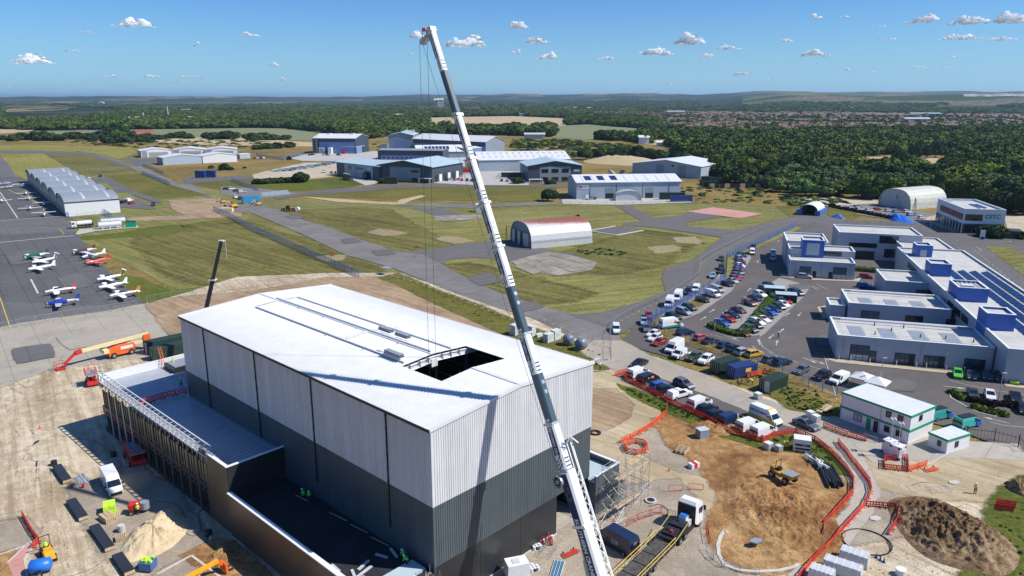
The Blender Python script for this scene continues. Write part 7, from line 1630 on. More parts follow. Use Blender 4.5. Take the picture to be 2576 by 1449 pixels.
for k in range(12):MB().box(.25,-.05,.5,.68,.05,.56).build('reel_spoke',M['darktrim'],dr).matrix_local=Matrix.Rotation(k*math.pi/6,4,'Z')
lt=MB();jx=-w_/2-.25
for (x,y)in ((jx,.3),(jx-.55,.3),(jx,1.1)):lt.bar((x,y,2.2),(x,y,b+2.6),.09)
for q in range(20):
    z0_,z1_=2.2+q*.66,2.2+(q+1)*.66
    if z1_>b+2.6:break
    a_,b_=(z0_,z1_)if q % 2 else (z1_,z0_);lt.bar((jx,.3,a_),(jx,1.1,b_),.05).bar((jx-.55,.3,a_),(jx,1.1,b_),.05).bar((jx,.3,a_),(jx-.55,.3,b_),.05)
lt.bar((jx,1.1,b+2.6),(jx+.4,1.7,b+3.4),.12).bar((jx,.3,b+2.6),(jx+.4,1.7,b+3.4),.12).bar((jx-.5,1.5,b+2.4),(jx+.6,1.9,b+3.3),.12)
lt.build('lattice_jib',M['cranewhite'],crane).matrix_local=BM
b=TT[-1]+16
MB().box(-.4,-.55,b-.2,.4,.45,b+.35).box(-.3,-1.8,b-.6,.3,-.4,b).build('boom_head',M['pale_metal'],crane).matrix_local=BM
for x in (-.25,0,.25):MB().cyl((x-.06,-1.9,b-.3),.33,.12,12,axis='x').cyl((x-.06,-.1,b+.25),.3,.12,12,axis='x').build('sheave',M['steel'],crane).matrix_local=BM
tipw=CB+(BM.to_3x3()@Vector((0,-2.1,b-.4)))
MB().bar((0,0,0),(0,0,1.6),.06).box(0,-.02,1.1,.35,.02,1.5,0).build('wind_gauge',M['redpaint'],crane,tipw+Vector((0,0,.2))-CB)
hk=G(1106,905,19.0)
for du in (-.35,.55):
    p=tipw+Vector((du,0,0));q=Vector((hk.x+du*.8,hk.y,14.0));q=Vector((p.x,p.y,12));MB().bar(p-CB,q-CB,.045,n=5).build('hoist_rope',M['cable'],crane)
pb=CB+(BM.to_3x3()@Vector((0,-1.3,12.5)));MB().bar(tipw-CB,pb-CB,.045,n=5).build('winch_rope',M['cable'],crane)
ram0=CB+Vector((-1.6,1.2,.6));ram1=CB+(BM.to_3x3()@Vector((0,-.9,9.2)))
MB().bar(ram0-CB,ram0.lerp(ram1,.6)-CB,.62,n=12).bar(ram0.lerp(ram1,.6)-CB,ram1-CB,.42,n=12).build('luffing_ram',M['steel'],crane)
cr=MB();cr.box(-1.5,-7.5,-.6,1.5,6.5,.3).box(-1.3,-7.6,.3,1.3,-5.2,1.6).box(-1.4,-1.6,.3,1.4,2.4,1.9);cr.build('carrier',M['cranewhite'],crane,None,R(-43))
for yy in (-6.2,-4.5,-1.5,1.8,3.4,5.2):
    for x in (-1.35,1.35):MB().cyl((x-.2,yy,-1.15),.68,.4,14,axis='x').build('wheel',M['tyre'],crane,None,R(-43))
b0=GY(500,860,150.0);b1=GY(557,606,152.0);e=empty('telescopic_crane',(b0.x,b0.y,0),0,'black telescopic crane boom rising behind the far end of the hangar','crane');o0=Vector((b0.x,b0.y,0))
dd=(b1-b0);t=-b0.z/dd.z;g0=b0+dd*t*.98
for k in range(3):MB().bar(b0.lerp(b1,-.1+k*.36)-o0,b0.lerp(b1,.27+k*.365)-o0,1.0-.14*k).build('boom_section',M['darktrim'],e)
for q in (.27,.62):p=b0.lerp(b1,q)-o0;MB().box(-.7,-.6,-.12,.7,.6,.12).build('boom_collar',M['white'],e,p)
MB().box(-.55,-.35,-.12,.55,.35,.15).bar((.8,0,.2),(.8,0,-4),.06).build('boom_head',M['white'],e,b1-o0)
MB().box(-1.4,-4,.7,1.4,4,2.2).build('carrier',M['yellow'],e)
#FENCES
def palisade(lab,s,h=2.4,mat='bluef',step=2.75,pale=.28,solid=True):
    P=[G(u,v)for u,v in pts(s)];e=empty('steel_fence',P[0],0,lab,'fence');o=P[0];pl=MB();rl=MB()
    pm=MB().box(-.06,-.06,0,.06,.06,h+.25).mesh('post',M[mat])
    for a,b in zip(P,P[1:]):
        L_=(b-a).length;n=max(1,round(L_/step));d=(b-a)/n;rz=math.atan2(d.y,d.x)
        for i in range(n+(b==P[-1])):link('post',pm,e,a+d*i-o,rz)
        for z in (.4,h-.35):rl.bar(a-o+Vector((0,0,z)),b-o+Vector((0,0,z)),.05,.06)
        m=int(L_/pale);t_=(b-a)/max(1,m);w_=t_.normalized()*(.06 if pale<.5 else .02)
        for i in range(m):
            p=a+t_*i-o;q=[p-w_,p+w_];pl.face([(q[0].x,q[0].y,.05),(q[1].x,q[1].y,.05),(q[1].x,q[1].y,h),(q[0].x,q[0].y,h)])
    pl.build('pale',M[mat],e)['kind']='stuff';rl.build('rail',M[mat],e)['kind']='stuff'
for lab,s in [('blue palisade fence running beside the main taxiway','537,530 580,549 644,584 700,608 774,641 903,698'),('blue fence on the near side of the taxiway gate','357,438 395,452 429,467'),('blue fence on the far side of the taxiway gate','360,419 385,427 412,438'),
 ('blue fence round the grass by the lay-by','582,457 615,468 650,480'),('blue fence from the road to the factory yard','644,392 680,398 714,404'),('blue fence at the left side of the factory yard','710,400 740,394 766,388'),('blue fence at the right end of the factory yard','1242,400 1250,386 1258,378'),
 ('blue fence curving from the car park bays to the far road','1829,652 1880,628 1932,606 1970,587 2004,572'),('blue fence beside the bays, behind the parked vans','1829,652 1826,706 1790,728 1758,745 1700,778 1650,802 1629,818 1655,842'),('blue fence by the white end of the arched hangars','165,540 174,549'),('short blue fence right of the arched hangars','261,537 275,546 285,555')]:palisade(lab,s)
palisade('thin fence between the car row and the grassy verge','1658,842 1738,866 1817,893 1905,926 1967,950 2033,976 2068,990 2104,1003',2.3,'bluef',6.5,1.4)
palisade('long chain-link fence before the industrial units','560,520 644,524 800,520 1000,518 1288,519 1413,518 1570,518 1723,514 1830,520 1932,532 1990,540',2.2,'steel',5,2.2)
palisade('wire fence across the bare strip','174,549 260,541 330,556 430,551 537,540',2.1,'steel',4,2)
palisade('wire fence behind the fire station','2004,572 2130,562 2300,568 2370,566',2.2,'steel',5,1.8);palisade('dark mesh fence right of the security cabin','2430,1105 2500,1112 2560,1128 2576,1140',2.2,'darktrim',3.5,.5)
palisade('wire fence round the arched hangar car park','205,432 330,425 357,438',2.1,'steel',4,2);palisade('wire fence across the airfield beside the access road','330,490 412,514 540,504',2,'steel',5,2.5)
def heras(lab,grp,s,feet='paleyellow'):
    P=[G(u,v,.15)for u,v in pts(s)]
    if 'hp' not in MAT:
        e=empty('mesh_fence_panel');m=MB();w_=3.3
        for a,b in (((0,0,.15),(0,0,2)),((w_,0,.15),(w_,0,2)),((0,0,2),(w_,0,2)),((0,0,.2),(w_,0,.2))):m.bar(a,b,.05)
        m.build('frame',M['steel'],e);m=MB()
        for k in range(1,9):m.bar((k*w_/9,0,.2),(k*w_/9,0,2),.012,n=3)
        for k in range(1,4):m.bar((0,0,.2+k*.45),(w_,0,.2+k*.45),.012,n=3)
        m.build('mesh',M['steel'],e)['kind']='stuff';MB().box(-.12,-.36,0,.12,.36,.16).build('foot',M[feet],e);MAT['hp']=Proto(e)
    for a,b in zip(P,P[1:]):
        L_=(b-a).length;n=max(1,round(L_/3.4))
        for i in range(n):p=a.lerp(b,i/n);MAT['hp'].put(p,math.atan2((b-a).y,(b-a).x),lab,'fence panel',grp,scale=(L_/n/3.3,1,1))
heras('grey mesh panel on yellow feet along the curving taxiway edge','mesh panels along the curved taxiway','2000,560 1928,577 1863,607 1800,638 1763,663 1758,697 1740,712 1713,731 1663,757 1605,784 1563,807 1549,815 1533,849 1538,868')
heras('grey mesh panel in the fence between hangar and taxiway','mesh panels behind the hangar','1340,806 1370,806 1412,826 1460,848 1504,868 1534,876 1538,905');heras('grey mesh panel in the line across the grass above the hangar','mesh panels across the grass','370,762 430,752 560,735 705,714 800,703 905,700')
heras('grey mesh panel along the verge above the hangar roof','mesh panels on the verge','970,690 1050,712 1130,742 1230,782 1300,812');heras('grey mesh panel at the edge of the apron','mesh panels at the apron edge','0,832 92,815 190,795 250,788 345,775')
#BARRIERS
def barrier_proto(mt):
    e=empty('pedestrian_barrier');m=MB();m.box(0,-.025,.85,2,.025,1.02).box(0,-.025,.5,2,.025,.6).box(0,-.025,.12,2,.025,.3).box(0,-.025,.3,.12,.025,.85).box(1.88,-.025,.3,2,.025,.85)
    for k in range(1,8):m.box(.12+k*.22-.05,-.02,.3,.12+k*.22+.05,.02,.5)
    for k in range(1,5):m.box(.12+k*.36-.06,-.02,.6,.12+k*.36+.06,.02,.85)
    m.build('panel',M[mt],e)
    for x in (.3,1.7):MB().box(x-.07,-.28,0,x+.07,.28,.12).build('foot',M['darktrim'],e)
    return Proto(e)
BP={'red':barrier_proto('red'),'orangered':barrier_proto('orangered')}
def run(lab,grp,s,mt='red',z=.17):
    P=[G(u,v,z)for u,v in pts(s)]
    for a,b in zip(P,P[1:]):
        L_=(b-a).length;n=max(1,round(L_/2.05))
        for i in range(n):
            q=a.lerp(b,i/n);m_=mt if mt!='mix' else ('red' if (i % 5)else 'orangered')
            BP[m_].put(q,math.atan2((b-a).y,(b-a).x)+random.uniform(-.04,.04),lab,'barrier',grp,scale=(L_/n/2.03,1,1))
run('red plastic barrier in the run edging the parked vans','red barriers edging the parked vans','1547,947 1588,934 1572,958 1630,985 1680,1013 1703,1024 1770,1055 1838,1092 1918,1115 1944,1100 2002,1089 2049,1110 2094,1146 2129,1184 2147,1214 2144,1244 2104,1289 2072,1326 2069,1356')
run('red plastic barrier on the outer side of the curved footpath','red barriers outside the footpath','2107,1114 2134,1149 2164,1186 2187,1219 2192,1241 2174,1276 2117,1339 2092,1371 2040,1420 2000,1470','mix')
run('red plastic barrier of the open pen by the brown spoil heap','red barriers of the spoil heap pen','2178,1276 2262,1283 2254,1320 2234,1348');run('red plastic barrier of the rectangular pen near the light towers','red barriers of the light tower pen','2224,1160 2282,1158 2284,1188 2224,1182 2224,1160')
run('orange barrier in the slanting run up to the haul road','orange barriers on the haul road','1678,1020 1674,1045 1640,1074 1608,1093 1560,1116','orangered');run('red barrier of the curved run beyond the pen','red barriers beyond the pen','2286,1188 2310,1180 2332,1172','mix')
run('orange barrier of the ring round the open manhole','orange barriers round the manhole','1571,1128 1580,1119 1600,1116 1620,1120 1629,1130 1622,1141 1600,1146 1580,1142 1571,1128','orangered');run('red barrier in the slanting line by the road roller','red barriers by the road roller','57,1300 66,1316 76,1334 88,1352 100,1366 84,1382','red')
run('red barrier on the annex roof deck','red barriers on the annex roof','357,1020 410,1003 472,988','red',9.0);run('red barrier near the blue container entrance','red barriers at the container','1880,950 1920,940 1950,946','orangered');run('red barrier in the dark strip before the site office','red barriers before the site office','2070,1075 2130,1098 2180,1112','red')
def flatb(u,v,lab,a=0,mt='red'):o=BP[mt].put(G(u,v,.35),a,lab,'barrier');o.rotation_euler=(math.pi/2-.15,0,a)
flatb(1410,1395,'red barrier lying flat near the paint drums',.6);flatb(2320,1180,'orange barrier lying flat at the end of the pen',.3,'orangered')
for u,v,a,l in ((1390,1375,1.9,'red barrier standing upright beside the hangar base'),(1375,1372,2.6,'red barrier leaning beside the upright one')):BP['red'].put(G(u,v,.17),a,l,'barrier')
for k in range(4):BP['red'].put(G(2500+k*2,1283-k*4,.17),-.25,['front','second','third','rearmost'][k]+' red barrier of the small stack at the grass bank','barrier')
def steelb(lab,grp,s,mt='steel'):
    key='sb'+mt
    if key not in MAT:
        e=empty('steel_barrier');m=MB()
        for a,b in (((0,0,.2),(0,0,1.05)),((2.2,0,.2),(2.2,0,1.05)),((0,0,1.05),(2.2,0,1.05)),((0,0,.2),(2.2,0,.2))):m.bar(a,b,.05)
        for k in range(1,10):m.bar((k*.22,0,.2),(k*.22,0,1.05),.018,n=3)
        m.build('frame',M[mt],e);MB().bar((.3,-.3,.03),(.3,.3,.03),.05).bar((.3,0,0),(.3,0,.25),.05).bar((1.9,-.3,.03),(1.9,.3,.03),.05).bar((1.9,0,0),(1.9,0,.25),.05).build('foot',M[mt],e);MAT[key]=Proto(e)
    P=[G(u,v,.18)for u,v in pts(s)]
    for a,b in zip(P,P[1:]):
        L_=(b-a).length;n=max(1,round(L_/2.3))
        for i in range(n):MAT[key].put(a.lerp(b,i/n),math.atan2((b-a).y,(b-a).x),lab,'barrier',grp)
steelb('red tubular steel barrier on the pale turning area','red tubular barriers on the turning area','1680,1239 1716,1236','redpaint');steelb('red tubular steel barrier nearer the clay heap','red tubular barriers by the clay heap','1730,1233 1770,1235','redpaint')
steelb('grey tubular barrier curving below the clay heap','grey tubular barriers below the clay heap','1776,1385 1790,1405 1815,1425 1860,1440 1920,1449');steelb('white tubular barrier round the crane working area','white tubular barriers by the crane','1590,1278 1620,1240 1630,1232','white')
steelb('white tubular barrier in the zigzag beside the navy van','white zigzag barriers','1512,1330 1530,1300 1570,1292 1548,1336 1575,1318','white');steelb('red tubular barrier in the zigzag beyond the navy van','red zigzag barriers','1575,1326 1605,1310 1660,1292 1690,1302','redpaint')
steelb('grey tubular barrier by the foot of the terrace wall','grey barriers at the terrace','530,1368 574,1356');steelb('red tubular barrier across the footpath end','red barriers across the footpath','2078,1345 2110,1352','redpaint');steelb('grey tubular barrier beside the shadowed site office','grey barriers by the site office','2170,1105 2205,1116')
steelb('leaning red tubular barrier beside the round heap','red barriers beside the heap','1785,1370 1778,1330','redpaint');steelb('grey tubular barrier at the left site corner','grey barriers at the left corner','8,1312 48,1305')
#PEOPLE
def person_mesh(pose):
    J=dict(stand=dict(hip=(0,0,.92),chest=(0,0,1.28),neck=(0,0,1.48),head=(0,.02,1.6),kl=(-.1,.0,.5),fl=(-.11,0,.08),kr=(.1,.03,.5),fr=(.12,.04,.08),el=(-.27,0,1.15),hl_=(-.26,.14,.9),er=(.27,.02,1.15),hr=(.2,.25,1.02)),
      walk=dict(hip=(0,0,.9),chest=(0,.04,1.26),neck=(0,.06,1.46),head=(0,.1,1.58),kl=(-.1,.2,.52),fl=(-.1,.28,.08),kr=(.1,.02,.48),fr=(.1,-.28,.12),el=(-.27,-.1,1.14),hl_=(-.24,-.12,.88),er=(.27,.14,1.14),hr=(.22,.3,.98)),
      bend=dict(hip=(0,-.15,.85),chest=(0,.2,1.05),neck=(0,.38,1.08),head=(0,.5,1.05),kl=(-.12,.02,.48),fl=(-.14,-.08,.08),kr=(.12,.02,.48),fr=(.14,.02,.08),el=(-.25,.32,.8),hl_=(-.16,.45,.55),er=(.25,.32,.8),hr=(.16,.45,.55)),
      kneel=dict(hip=(0,-.1,.42),chest=(0,.12,.75),neck=(0,.28,.92),head=(0,.38,1.0),kl=(-.14,.3,.3),fl=(-.14,-.05,.06),kr=(.14,.25,.12),fr=(.14,-.3,.08),el=(-.26,.3,.6),hl_=(-.15,.5,.4),er=(.26,.3,.6),hr=(.15,.5,.4)))[pose]
    V=[J['hip'],J['chest'],J['neck'],J['head'],tuple(J['head'][i]+(0,.02,.12)[i]for i in range(3))];Rr=[.15,.17,.065,.1,.08];E_=[(0,1),(1,2),(2,3),(3,4)]
    def chain(base,seq,rs):
        p=base
        for q,r in zip(seq,rs):V.append(q);Rr.append(r);E_.append((p,len(V)-1));p=len(V)-1
    hp,ch=Vector(J['hip']),Vector(J['chest'])
    for s,k,f,el,h in ((-1,'kl','fl','el','hl_'),(1,'kr','fr','er','hr')):
        chain(0,[tuple(hp+Vector((s*.1,0,-.06))),J[k],J[f],tuple(Vector(J[f])+Vector((0,.16,-.03)))],[.1,.07,.055,.045])
        hnd=Vector(J[h]);chain(1,[tuple(ch.lerp(Vector(J['neck']),.55)+Vector((s*.19,0,0))),J[el],J[h],tuple(hnd+Vector((-s*.02,.08,-.03)))],[.075,.055,.04,.032])
    me=bpy.data.meshes.new('body');me.from_pydata(V,E_,[]);o=bpy.data.objects.new('body',me);COL.objects.link(o)
    md=o.modifiers.new('s','SKIN');sv_=me.skin_vertices[0].data
    for i,r in enumerate(Rr):sv_[i].radius=(r,r)
    sv_[0].use_root=True;o.modifiers.new('b','SUBSURF').levels=1
    dg=bpy.context.evaluated_depsgraph_get();m2=bpy.data.meshes.new_from_object(o.evaluated_get(dg));bpy.data.objects.remove(o)
    return m2,J
PM={}
def person(u,v,pose,rz,vest,lab,z=.17,helmet=(.8,.8,.8),legs='cloth'):
    if pose not in PM:PM[pose]=person_mesh(pose)
    m,J=PM[pose];m=m.copy();m.materials.clear();hip=Vector(J['hip']);ch=Vector(J['chest']);nk=Vector(J['neck'])
    for k in ('skin',legs,vest):m.materials.append(M[k])
    ax=(nk-hip)
    for p in m.polygons:
        c=p.center;t=(c-hip).dot(ax)/ax.length_squared;head=(c-Vector(J['head'])).length<.16;hand=min((c-Vector(J['hl_'])).length,(c-Vector(J['hr'])).length)<.12
        low=c.z<hip.z-.02 and t<.15
        p.material_index=0 if (head or hand)else (1 if low or (t<.1)else 2)
        p.use_smooth=True
    e=empty('person',G(u,v,z),rz,lab,'person');link('body',m,e)
    hc=Vector(J['head'])+Vector((0,.01,.1));q=MB();q.rings([[(hc.x+math.cos(2*math.pi*i/10)*r,hc.y+math.sin(2*math.pi*i/10)*r*1.15,hc.z+dz)for i in range(10)]for r,dz in ((.15,0),(.14,.06),(.09,.12),(.03,.145))]);h=q.build('helmet',M['matte'],e,smooth=True);h.color=(*helmet,1)
    return e
for a in [(2452,1243,'stand',2.5,'hivis','person in a yellow vest and white helmet on the sandy ground'),(1958,852,'walk',.6,'cloth','person in dark clothes walking across the fire station car park'),(437,921,'stand',2.0,'hivis','person in a yellow vest by the rooflight of the annex',9.0),(457,975,'walk',1.2,'hivisg','person in a green vest walking on the shaded annex deck',9.0),
   (765,1253,'kneel',.8,'hivisg','kneeling person in green on the black terrace roof, the left one',5.17),(779,1262,'bend',.4,'hivisg','bending person in green on the black terrace roof, the right one',5.17),(1016,1412,'bend',.5,'hivisg','person in green beside the small scaffold, the rear one',5.17),(1025,1425,'bend',.9,'hivisg','person in green beside the small scaffold, the front one',5.17),
   (348,1296,'stand',.2,'hivis','person in a yellow vest and white helmet at the red mixer'),(1510,936,'walk',1.5,'cloth','person in dark clothes at the hangar corner by the timber pile'),(1892,968,'bend',1.0,'hivis','person in a yellow vest working by the green container'),(1854,1068,'walk',-.5,'hivis','person in a yellow vest between the navy van and the white vans')]:person(*a)
#MACHINES AND SITE PROPS
def thing(name,lab,cat,u,v,du=10,dv=0,z=.17,group=None):return empty(name,G(u,v,z),dirang(u,v,du,dv,z),lab,cat,group)
def wheels(e,L_,r,w=.3,rim='rim'):
    for x,y in L_:
        t=MB().cyl((x,y-w/2,r),r,w,16,axis='y').build('wheel',M['tyre'],e);MB().cyl((x,y-w/2-.02,r),r*.5,w+.04,10,axis='y').build('rim',M[rim],t)
M['greywrap']=plain('grey_blue_wrap',(.16,.19,.23),.35,var=.5,sc_=2)
e=thing('tractor_unit','white tractor unit with sleeper cab hitched to the flat trailer','lorry',1724,1330,-9,9);e.rotation_euler.z+=math.pi
MB().prof([(.2,1.1),(.15,3.6),(.5,3.95),(1.6,3.9),(2.35,3.3),(2.55,2.2),(2.6,.6),(.9,.6)],-1.25,1.25,0,[.02,.08,.15,.15,.08,.03,.0,.0]).build('cab',M['white'],e)
MB().add([(2.62,-1.0,2.1),(2.62,1.0,2.1),(2.42,.95,3.15),(2.42,-.95,3.15)],[(0,1,2,3)]).build('windscreen',M['glassd'],e);MB().box(.13,-.5,2.3,.17,.5,2.8).build('rear_window',M['glassd'],e)
for s in (-1,1):MB().box(1.3,s*1.26-.02,2.1,2.2,s*1.26+.02,2.9).build('side_window',M['glassd'],e);MB().cbox((2.3,s*1.5,2.6),(.2,.3,.6)).build('mirror',M['darktrim'],e)
MB().box(-4.6,-.5,.8,.9,.5,1.1).box(-2.2,-1.2,.6,-.2,1.2,1.0).build('chassis',M['darktrim'],e);MB().box(-1.2,-.5,1.1,-.1,.5,2.3).box(-1.1,-.9,1.1,-.3,-.5,1.9).build('crate',M['wrap'],e);MB().box(-1.1,-.45,2.3,-.3,.45,2.45).build('blue_lid',M['bluepl'],e)
wheels(e,[(1.6,-1.05),(1.6,1.05),(-2.4,-1.0),(-2.4,1.0),(-3.8,-1.0),(-3.8,1.0)],.52,.35);MB().box(.0,-1.25,1.1,.12,1.25,3.5).build('cab_rear_panel',M['darktrim'],e)
t=empty('flatbed_trailer',e.location-Vector((math.cos(e.rotation_euler.z),math.sin(e.rotation_euler.z),0))*2.4,e.rotation_euler.z,'long dark timber-decked flatbed trailer with yellow handrails','trailer')
MB().box(-3.4,-1.25,1.35,.6,1.25,1.6).box(-16,-1.25,.85,-3.4,1.25,1.1).build('frame',M['darktrim'],t)
for k in range(11):MB().box(-15.9,-1.2+k*.22,1.1,-3.5,-1.0+k*.22,1.15).build('deck_plank',M['deckwood']if 'deckwood' in M else M.setdefault('deckwood',plain('dark_deck_timber',(.07,.065,.06),.8,var=.5,sc_=2)),t)
for x in (-14.5,-12,-9.5,-7):MB().box(x,-1.25,1.15,x+.22,1.25,1.26).build('cross_bearer',M['deckwood'],t)
for s in (-1,1):
    for k in range(9):MB().bar((-15.8+k*1.55,s*1.35,.9),(-15.8+k*1.55,s*1.35,2.15),.07).build('handrail_post',M['steel'],t)
    for z in (1.6,2.15):MB().bar((-15.8,s*1.35,z),(-3.4,s*1.35,z),.06).build('handrail',M['paleyellow'],t)
    MB().bar((-3.4,s*1.35,1.6),(.6,s*1.35,2.6),.06).build('handrail',M['paleyellow'],t)
MB().box(-2.8,-.8,1.6,-1.0,.8,1.9).cyl((-1.8,.5,1.6),.35,.5,10).box(-.6,-.9,1.6,.3,.9,2.0).build('winch_gear',M['darktrim'],t);MB().cyl((-2.2,-.2,1.9),.2,.3,10).build('red_cap',M['redpaint'],t)
wheels(t,[(x,s*1.0)for x in (-13.5,-12.2,-10.9,-9.6,-8.3)for s in (-1,1)],.42,.35)
e=thing('boom_lift','orange and cream articulated boom lift on the concrete behind the annex','boom lift',305,893,10,-2.4);e.scale=(1.18,1.18,1.18)
MB().box(-2.4,-1.1,.5,2.2,1.1,1.1).build('chassis',M['orange'],e);MB().prof([(-2.6,1.1),(-2.3,1.7),(-.5,2.1),(2.2,2.1),(2.5,1.2)],-1.0,1.0).build('superstructure',M['orange'],e)
MB().box(-.3,-1.03,1.35,1.9,-1.0,1.9).build('label_panel',M['white'],e);MB().box(-3.2,-1.1,1.2,-2.3,1.1,1.9).build('counterweight',M['cream'],e)
MB().bar((5.2,0,2.9),(-6.6,0,2.5),.5,.6).build('main_boom',M['cream'],e);MB().bar((4.4,0,1.7),(1.2,0,1.9),.55,.55).build('lower_boom',M['cream'],e);MB().box(4.2,-.45,1.0,5.4,.45,3.0).build('knuckle',M['orange'],e)
MB().bar((-6.5,0,2.5),(-7.6,0,2.3),.7,.7).bar((-7.6,0,2.3),(-9.6,0,.7),.35,.4).build('jib',M['redpaint'],e);q=MB()
for x,y in ((-9.6,-.8),(-9.6,.8),(-11,-.8),(-11,.8)):q.bar((x,y,.2),(x,y,1.4),.06)
for z in (.8,1.4):q.bar((-9.6,-.8,z),(-11,-.8,z),.06).bar((-9.6,.8,z),(-11,.8,z),.06).bar((-11,-.8,z),(-11,.8,z),.06).bar((-9.6,-.8,z),(-9.6,.8,z),.06)
q.box(-11,-.8,.15,-9.6,.8,.25).build('basket',M['redpaint'],e);wheels(e,[(-1.6,-1.1),(-1.6,1.1),(1.5,-1.1),(1.5,1.1)],.55,.4)
def scissor(lab,u,v,du,dv,W,L_,top):
    e=thing('scissor_lift',lab,'scissor lift',u,v,du,dv);w=W/2;l=L_/2
    MB().box(-l,-w,.4,l,w,.95).box(-l-.1,-w+.1,.3,-l+.4,w-.1,1.2).build('chassis',M['redpaint'],e);q=MB()
    n=3;z0=.95;dz=(top-.95)/n
    for s in (-1,1):
        for k in range(n):q.bar((-l+.3,s*(w-.25),z0+k*dz),(l-.3,s*(w-.25),z0+(k+1)*dz),.1).bar((l-.3,s*(w-.35),z0+k*dz),(-l+.3,s*(w-.35),z0+(k+1)*dz),.1)
    q.build('scissor_arms',M['redpaint'],e);MB().box(-l,-w,top,l,w,top+.15).build('platform',M['midgrey'],e);q=MB();np_=max(2,int(L_/1))
    for s in (-1,1):
        for k in range(np_+1):x=-l+k*L_/np_;q.bar((x,s*w,top+.1),(x,s*w,top+1.2),.06)
        for z in (.6,1.2):q.bar((-l,s*w,top+z),(l,s*w,top+z),.06)
    for x in (-l,l):
        for z in (.6,1.2):q.bar((x,-w,top+z),(x,w,top+z),.06)
        q.bar((x,0,top),(x,0,top+1.2),.05)
    q.build('guard_rail',M['redpaint'],e);MB().box(-l,-w-.02,top-.1,l,-w,top+.15).box(-l,w,top-.1,l,w+.02,top+.15).build('platform_edge',M['redpaint'],e);wheels(e,[(-l+.6,-w),(-l+.6,w),(l-.6,-w),(l-.6,w)],.42,.32)
scissor('large red scissor lift in the shade beside the annex glazing',341,1158,6,9,2.2,5.0,2.0);scissor('red scissor lift at the far corner of the annex',232,968,5,10,1.9,3.0,2.4)
e=thing('road_roller','yellow tandem road roller with roll bar and driver seat on the site road','roller',122,1402,5,10)
for x in (-1.0,1.3):MB().cyl((x,-.7,.45),.45,1.4,18,axis='y').build('drum',M['darktrim'],e)
MB().prof([(.3,.6),(.25,1.15),(.9,1.25),(1.75,1.05),(1.85,.6)],-.6,.6,0,[0,.05,.1,.1,0]).build('bonnet',M['yellow'],e);MB().box(-1.4,-.55,.6,.2,.55,.95).box(-.3,-.4,.95,.2,.4,1.3).build('body',M['yellow'],e)
MB().box(-.7,-.3,.95,-.25,.3,1.4).build('seat',M['darktrim'],e);MB().bar((-1.2,-.55,.9),(-1.2,-.55,2.4),.08).bar((-1.2,.55,.9),(-1.2,.55,2.4),.08).bar((-1.2,-.55,2.4),(-1.2,.55,2.4),.08).build('roll_bar',M['darktrim'],e);MB().cyl((-.6,0,1.35),.28,.45,10,r2=.15).build('seat_cover',M['hivis'],e)
e=thing('site_dumper','yellow site dumper with empty skip and roll bar on the clay heap','dumper',1972,1208,10,5.5,.9)
MB().box(-2.0,-.8,.6,-.1,.8,1.2).box(-2.1,-.7,1.0,-1.3,.7,1.6).build('body',M['dumper'],e);sk=[(-.1,.9),(.1,1.7),(2.2,1.75),(1.5,.7)]
MB().prof([(.0,.8),(.05,1.5),(2.1,1.7),(1.5,.75)],-.95,.95,0,[.15,0,0,.15]).build('skip',M['dumper'],e);MB().add([(.12,-.88,1.53),(2.0,-.88,1.71),(2.0,.88,1.71),(.12,.88,1.53)],[(0,1,2,3)]).build('skip_inside',M['midgrey'],e)
MB().bar((-1.3,-.6,1.1),(-1.2,-.5,2.7),.08).bar((-1.3,.6,1.1),(-1.2,.5,2.7),.08).bar((-1.2,-.5,2.7),(-1.2,.5,2.7),.08).build('roll_bar',M['darktrim'],e);MB().box(-1.2,-.3,1.2,-.7,.3,1.7).build('seat',M['darktrim'],e);wheels(e,[(-1.5,-.9),(-1.5,.9),(1.0,-.9),(1.0,.9)],.55,.4)
e=thing('telehandler','yellow telehandler with raised fork carriage at the bottom edge','telehandler',500,1478,8,-4);e.scale=(.85,.85,.85)
MB().box(-3.5,-1,.6,.5,1,1.5).box(-2.6,-1,1.5,-.9,0,2.6).build('body',M['yellow'],e);MB().bar((-2.5,.4,2.0),(3.2,.4,2.3),.45,.5).build('arm',M['yellow'],e);MB().bar((3.2,.4,2.3),(4.1,.4,1.0),.4,.45).box(3.8,-.5,.4,4.1,1.3,1.7).build('carriage',M['orange'],e);MB().box(4.1,-.2,.4,5.3,.0,.5).box(4.1,.8,.4,5.3,1.0,.5).build('fork',M['darktrim'],e)
wheels(e,[(-2.8,-1),(-2.8,1),(-.2,-1),(-.2,1)],.6,.4)
for i,(u,v,L_)in enumerate(((157,1197,6.4),(195,1287,6.4),(257,1358,7.0),(311,1425,5.0))):
    e=thing('panel_stack',['farthest','second farthest','second nearest','nearest'][i]+' stack of long black insulated panels in the yard','panel stack',u,v,7,10,.17,'stacks of black panels in the yard')
    for k in range(5):MB().box(-L_/2+k*.02,-.6,.15+k*.1,L_/2-.02*k,.6,.23+k*.1).build('panel',M['black'],e)
    for x in (-L_/2+.4,0,L_/2-.4):MB().box(x-.1,-.8,0,x+.1,.8,.14).build('bearer',M['pallet'],e)
    MB().box(L_/2-.02,-.58,.2,L_/2+.03,.58,.62).build('end_core',M['timber'],e)
def pallet(lab,u,v,a=.4,n=1,z=.17,w=1.2,l=1.2):
    e=empty('pallet',G(u,v,z),a,lab,'pallet')
    for j in range(n):
        for k in range(6):MB().box(-l/2+k*l/5.5,-w/2,.1+j*.15,-l/2+k*l/5.5+.13,w/2,.13+j*.15).build('slat',M['pallet'],e)
        for y in (-w/2,-.05,w/2-.1):MB().box(-l/2,y,j*.15,l/2,y+.1,.1+j*.15).build('runner',M['pallet'],e)
